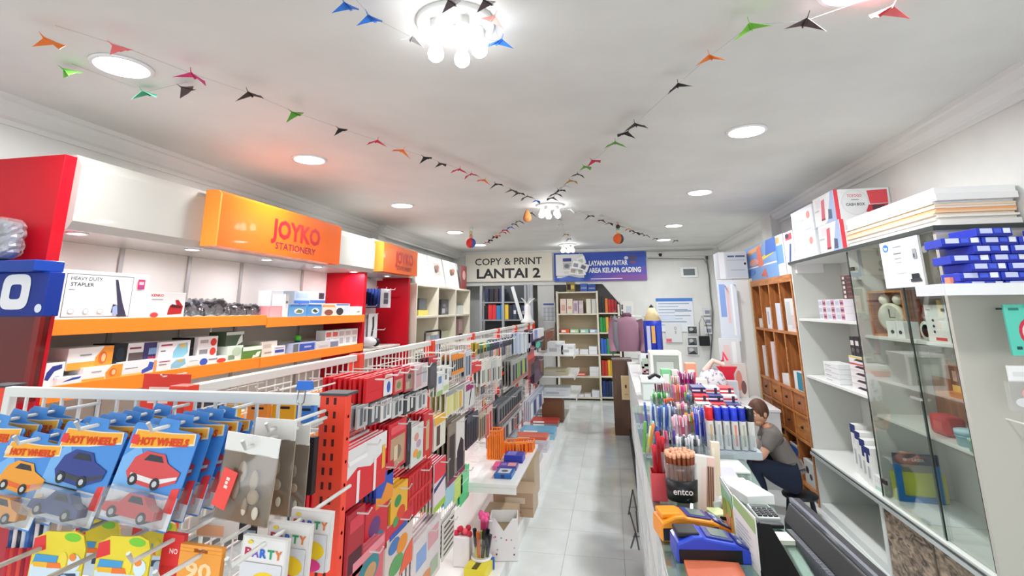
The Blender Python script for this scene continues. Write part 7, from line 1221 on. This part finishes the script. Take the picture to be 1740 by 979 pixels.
# body frame: the person faces local +y; seat at z .28
V = [(0, -.10, .36), (0, -.03, .50), (0, .05, .63), (0, .09, .70), (0, .11, .765), (0, .125, .80),      # 0 pelvis .. 5 neck
     (-.10, -.06, .33), (-.15, .27, .46), (-.13, .20, .07), (-.14, .33, .035), (.10, -.06, .33), (.15, .27, .46), (.13, .20, .07), (.14, .33, .035),
     (-.165, .09, .70), (-.21, .20, .53), (-.11, .38, .52), (-.07, .44, .54), (.165, .09, .70), (.21, .20, .53), (.11, .38, .52), (.07, .44, .54)]
E = [(0, 1), (1, 2), (2, 3), (3, 4), (4, 5), (0, 6), (6, 7), (7, 8), (8, 9), (0, 10), (10, 11), (11, 12), (12, 13), (3, 14), (14, 15), (15, 16), (16, 17), (3, 18), (18, 19), (19, 20), (20, 21)]
Rr = [(.12, .10), (.11, .085), (.115, .08), (.085, .065), .046, .045, .105, .072, .045, .038, .105, .072, .045, .038, .048, .040, .034, .026, .048, .040, .034, .026]
body = skinned('body', V, E, Rr, SKIN, pr)
# clothing follows the same bones, a little fuller
shirt = skinned('shirt', [V[i] for i in (1, 2, 3)] + [(0, -.06, .42), (0, .112, .752), (-.15, .09, .705), (-.195, .16, .59), (.15, .09, .705), (.195, .16, .59)], [(0, 1), (1, 2), (3, 0), (2, 4), (2, 5), (5, 6), (2, 7), (7, 8)], [(.145, .112), (.156, .112), (.125, .098), (.15, .118), .072, .080, .058, .080, .058], SHIRT, pr)
trous = skinned('trousers', [V[0], V[1], V[6], V[7], (-.13, .215, .13), V[10], V[11], (.13, .215, .13)], [(0, 1), (0, 2), (2, 3), (3, 4), (0, 5), (5, 6), (6, 7)], [(.185, .16), (.14, .108), .13, .088, .062, .13, .088, .062], NAVY, pr)
hd = thing('head_pivot', None, None); hd.parent = pr; hd.name = 'head'; hd.location = (0, .155, .79); hd.rotation_euler = (-.25, 0, .75)
hm = MB(); hm.ball((0, 0, .105), .085, SKIN, 18, 12, .90, 1.08, 1.28); hm.build('skull', hd)
fc = MB(); fc.prism([(.078, .10), (.112, .075), (.084, .068)], lambda u, v, t: (t, u, v), -.012, .012, SKIN); fc.ball((0, .03, .035), .052, SKIN, 12, 8, .95, 1.05, .9); fc.build('nose', hd)
for s in (-1, 1):
    MB().ball((s * .030, .080, .108), .011, M('F0EEEA', .3), 8, 6).ball((s * .031, .088, .108), .006, M('241812', .3), 8, 6).build('eye', hd); MB().ball((s * .079, -.005, .10), .024, SKIN, 8, 6, .4, 1, 1.4).build('ear', hd)
    MB().box(s * .030 - .014, s * .030 + .014, .084, .090, .126, .131, HAIR).build('eyebrow', hd)
MB().ball((0, .076, .045), .020, M('B86A5E', .5), 8, 5, 1.1, .5, .4).build('mouth', hd)
hr = MB(); n = 18
hr.ball((0, -.014, .125), .094, HAIR, 18, 10, .94, 1.04, 1.16); hr.build('hair', hd)
for s, b in ((-1, 17), (1, 21)):
    hp_ = Vector(V[b]); 
    for k in range(5):
        a = (k - 2) * .016; L = (.05, .066, .072, .066, .05)[k]
        if k == 0: pts = [hp_ + Vector((-s * .0, 0, 0)), hp_ + Vector((-s * .028, .012, .018)), hp_ + Vector((-s * .042, .030, .012))]
        else: pts = [hp_ + Vector((a - .004, .008, .0)), hp_ + Vector((a, L * .55, -.004)), hp_ + Vector((a, L * .9, -.022))]
        MB().tube([tuple(q) for q in pts], .0085, SKIN, 7, .006).build('finger', pr)
for s in (-1, 1): MB().box(s * .138 - .045, s * .138 + .045, .14, .38, 0, .06, M('2A2420', .6)).build('shoe', pr, bevel=.02)
pr.scale = (.85, .85, .85)
st = thing('low_stool', 'small dark low stool under the crouching person', 'stool', (1.30, 4.85, 0), 1.40); MB().lathe([(1e-5, .17), (.15, .172), (.155, .185), (.15, .198), (1e-5, .2)], M('20242C', .5), 18, (0, -.11, 0)).build('seat', st)
for x, y in ((-.1, -.21), (.1, -.21), (-.1, -.01), (.1, -.01)): MB().tube([(x * 1.1, y * 1.1 + .01, 0), (x * .8, y * .9 - .01, .17)], .013, M('20242C', .5), 6).build('leg', st)
st.scale = (.85, .85, .85)
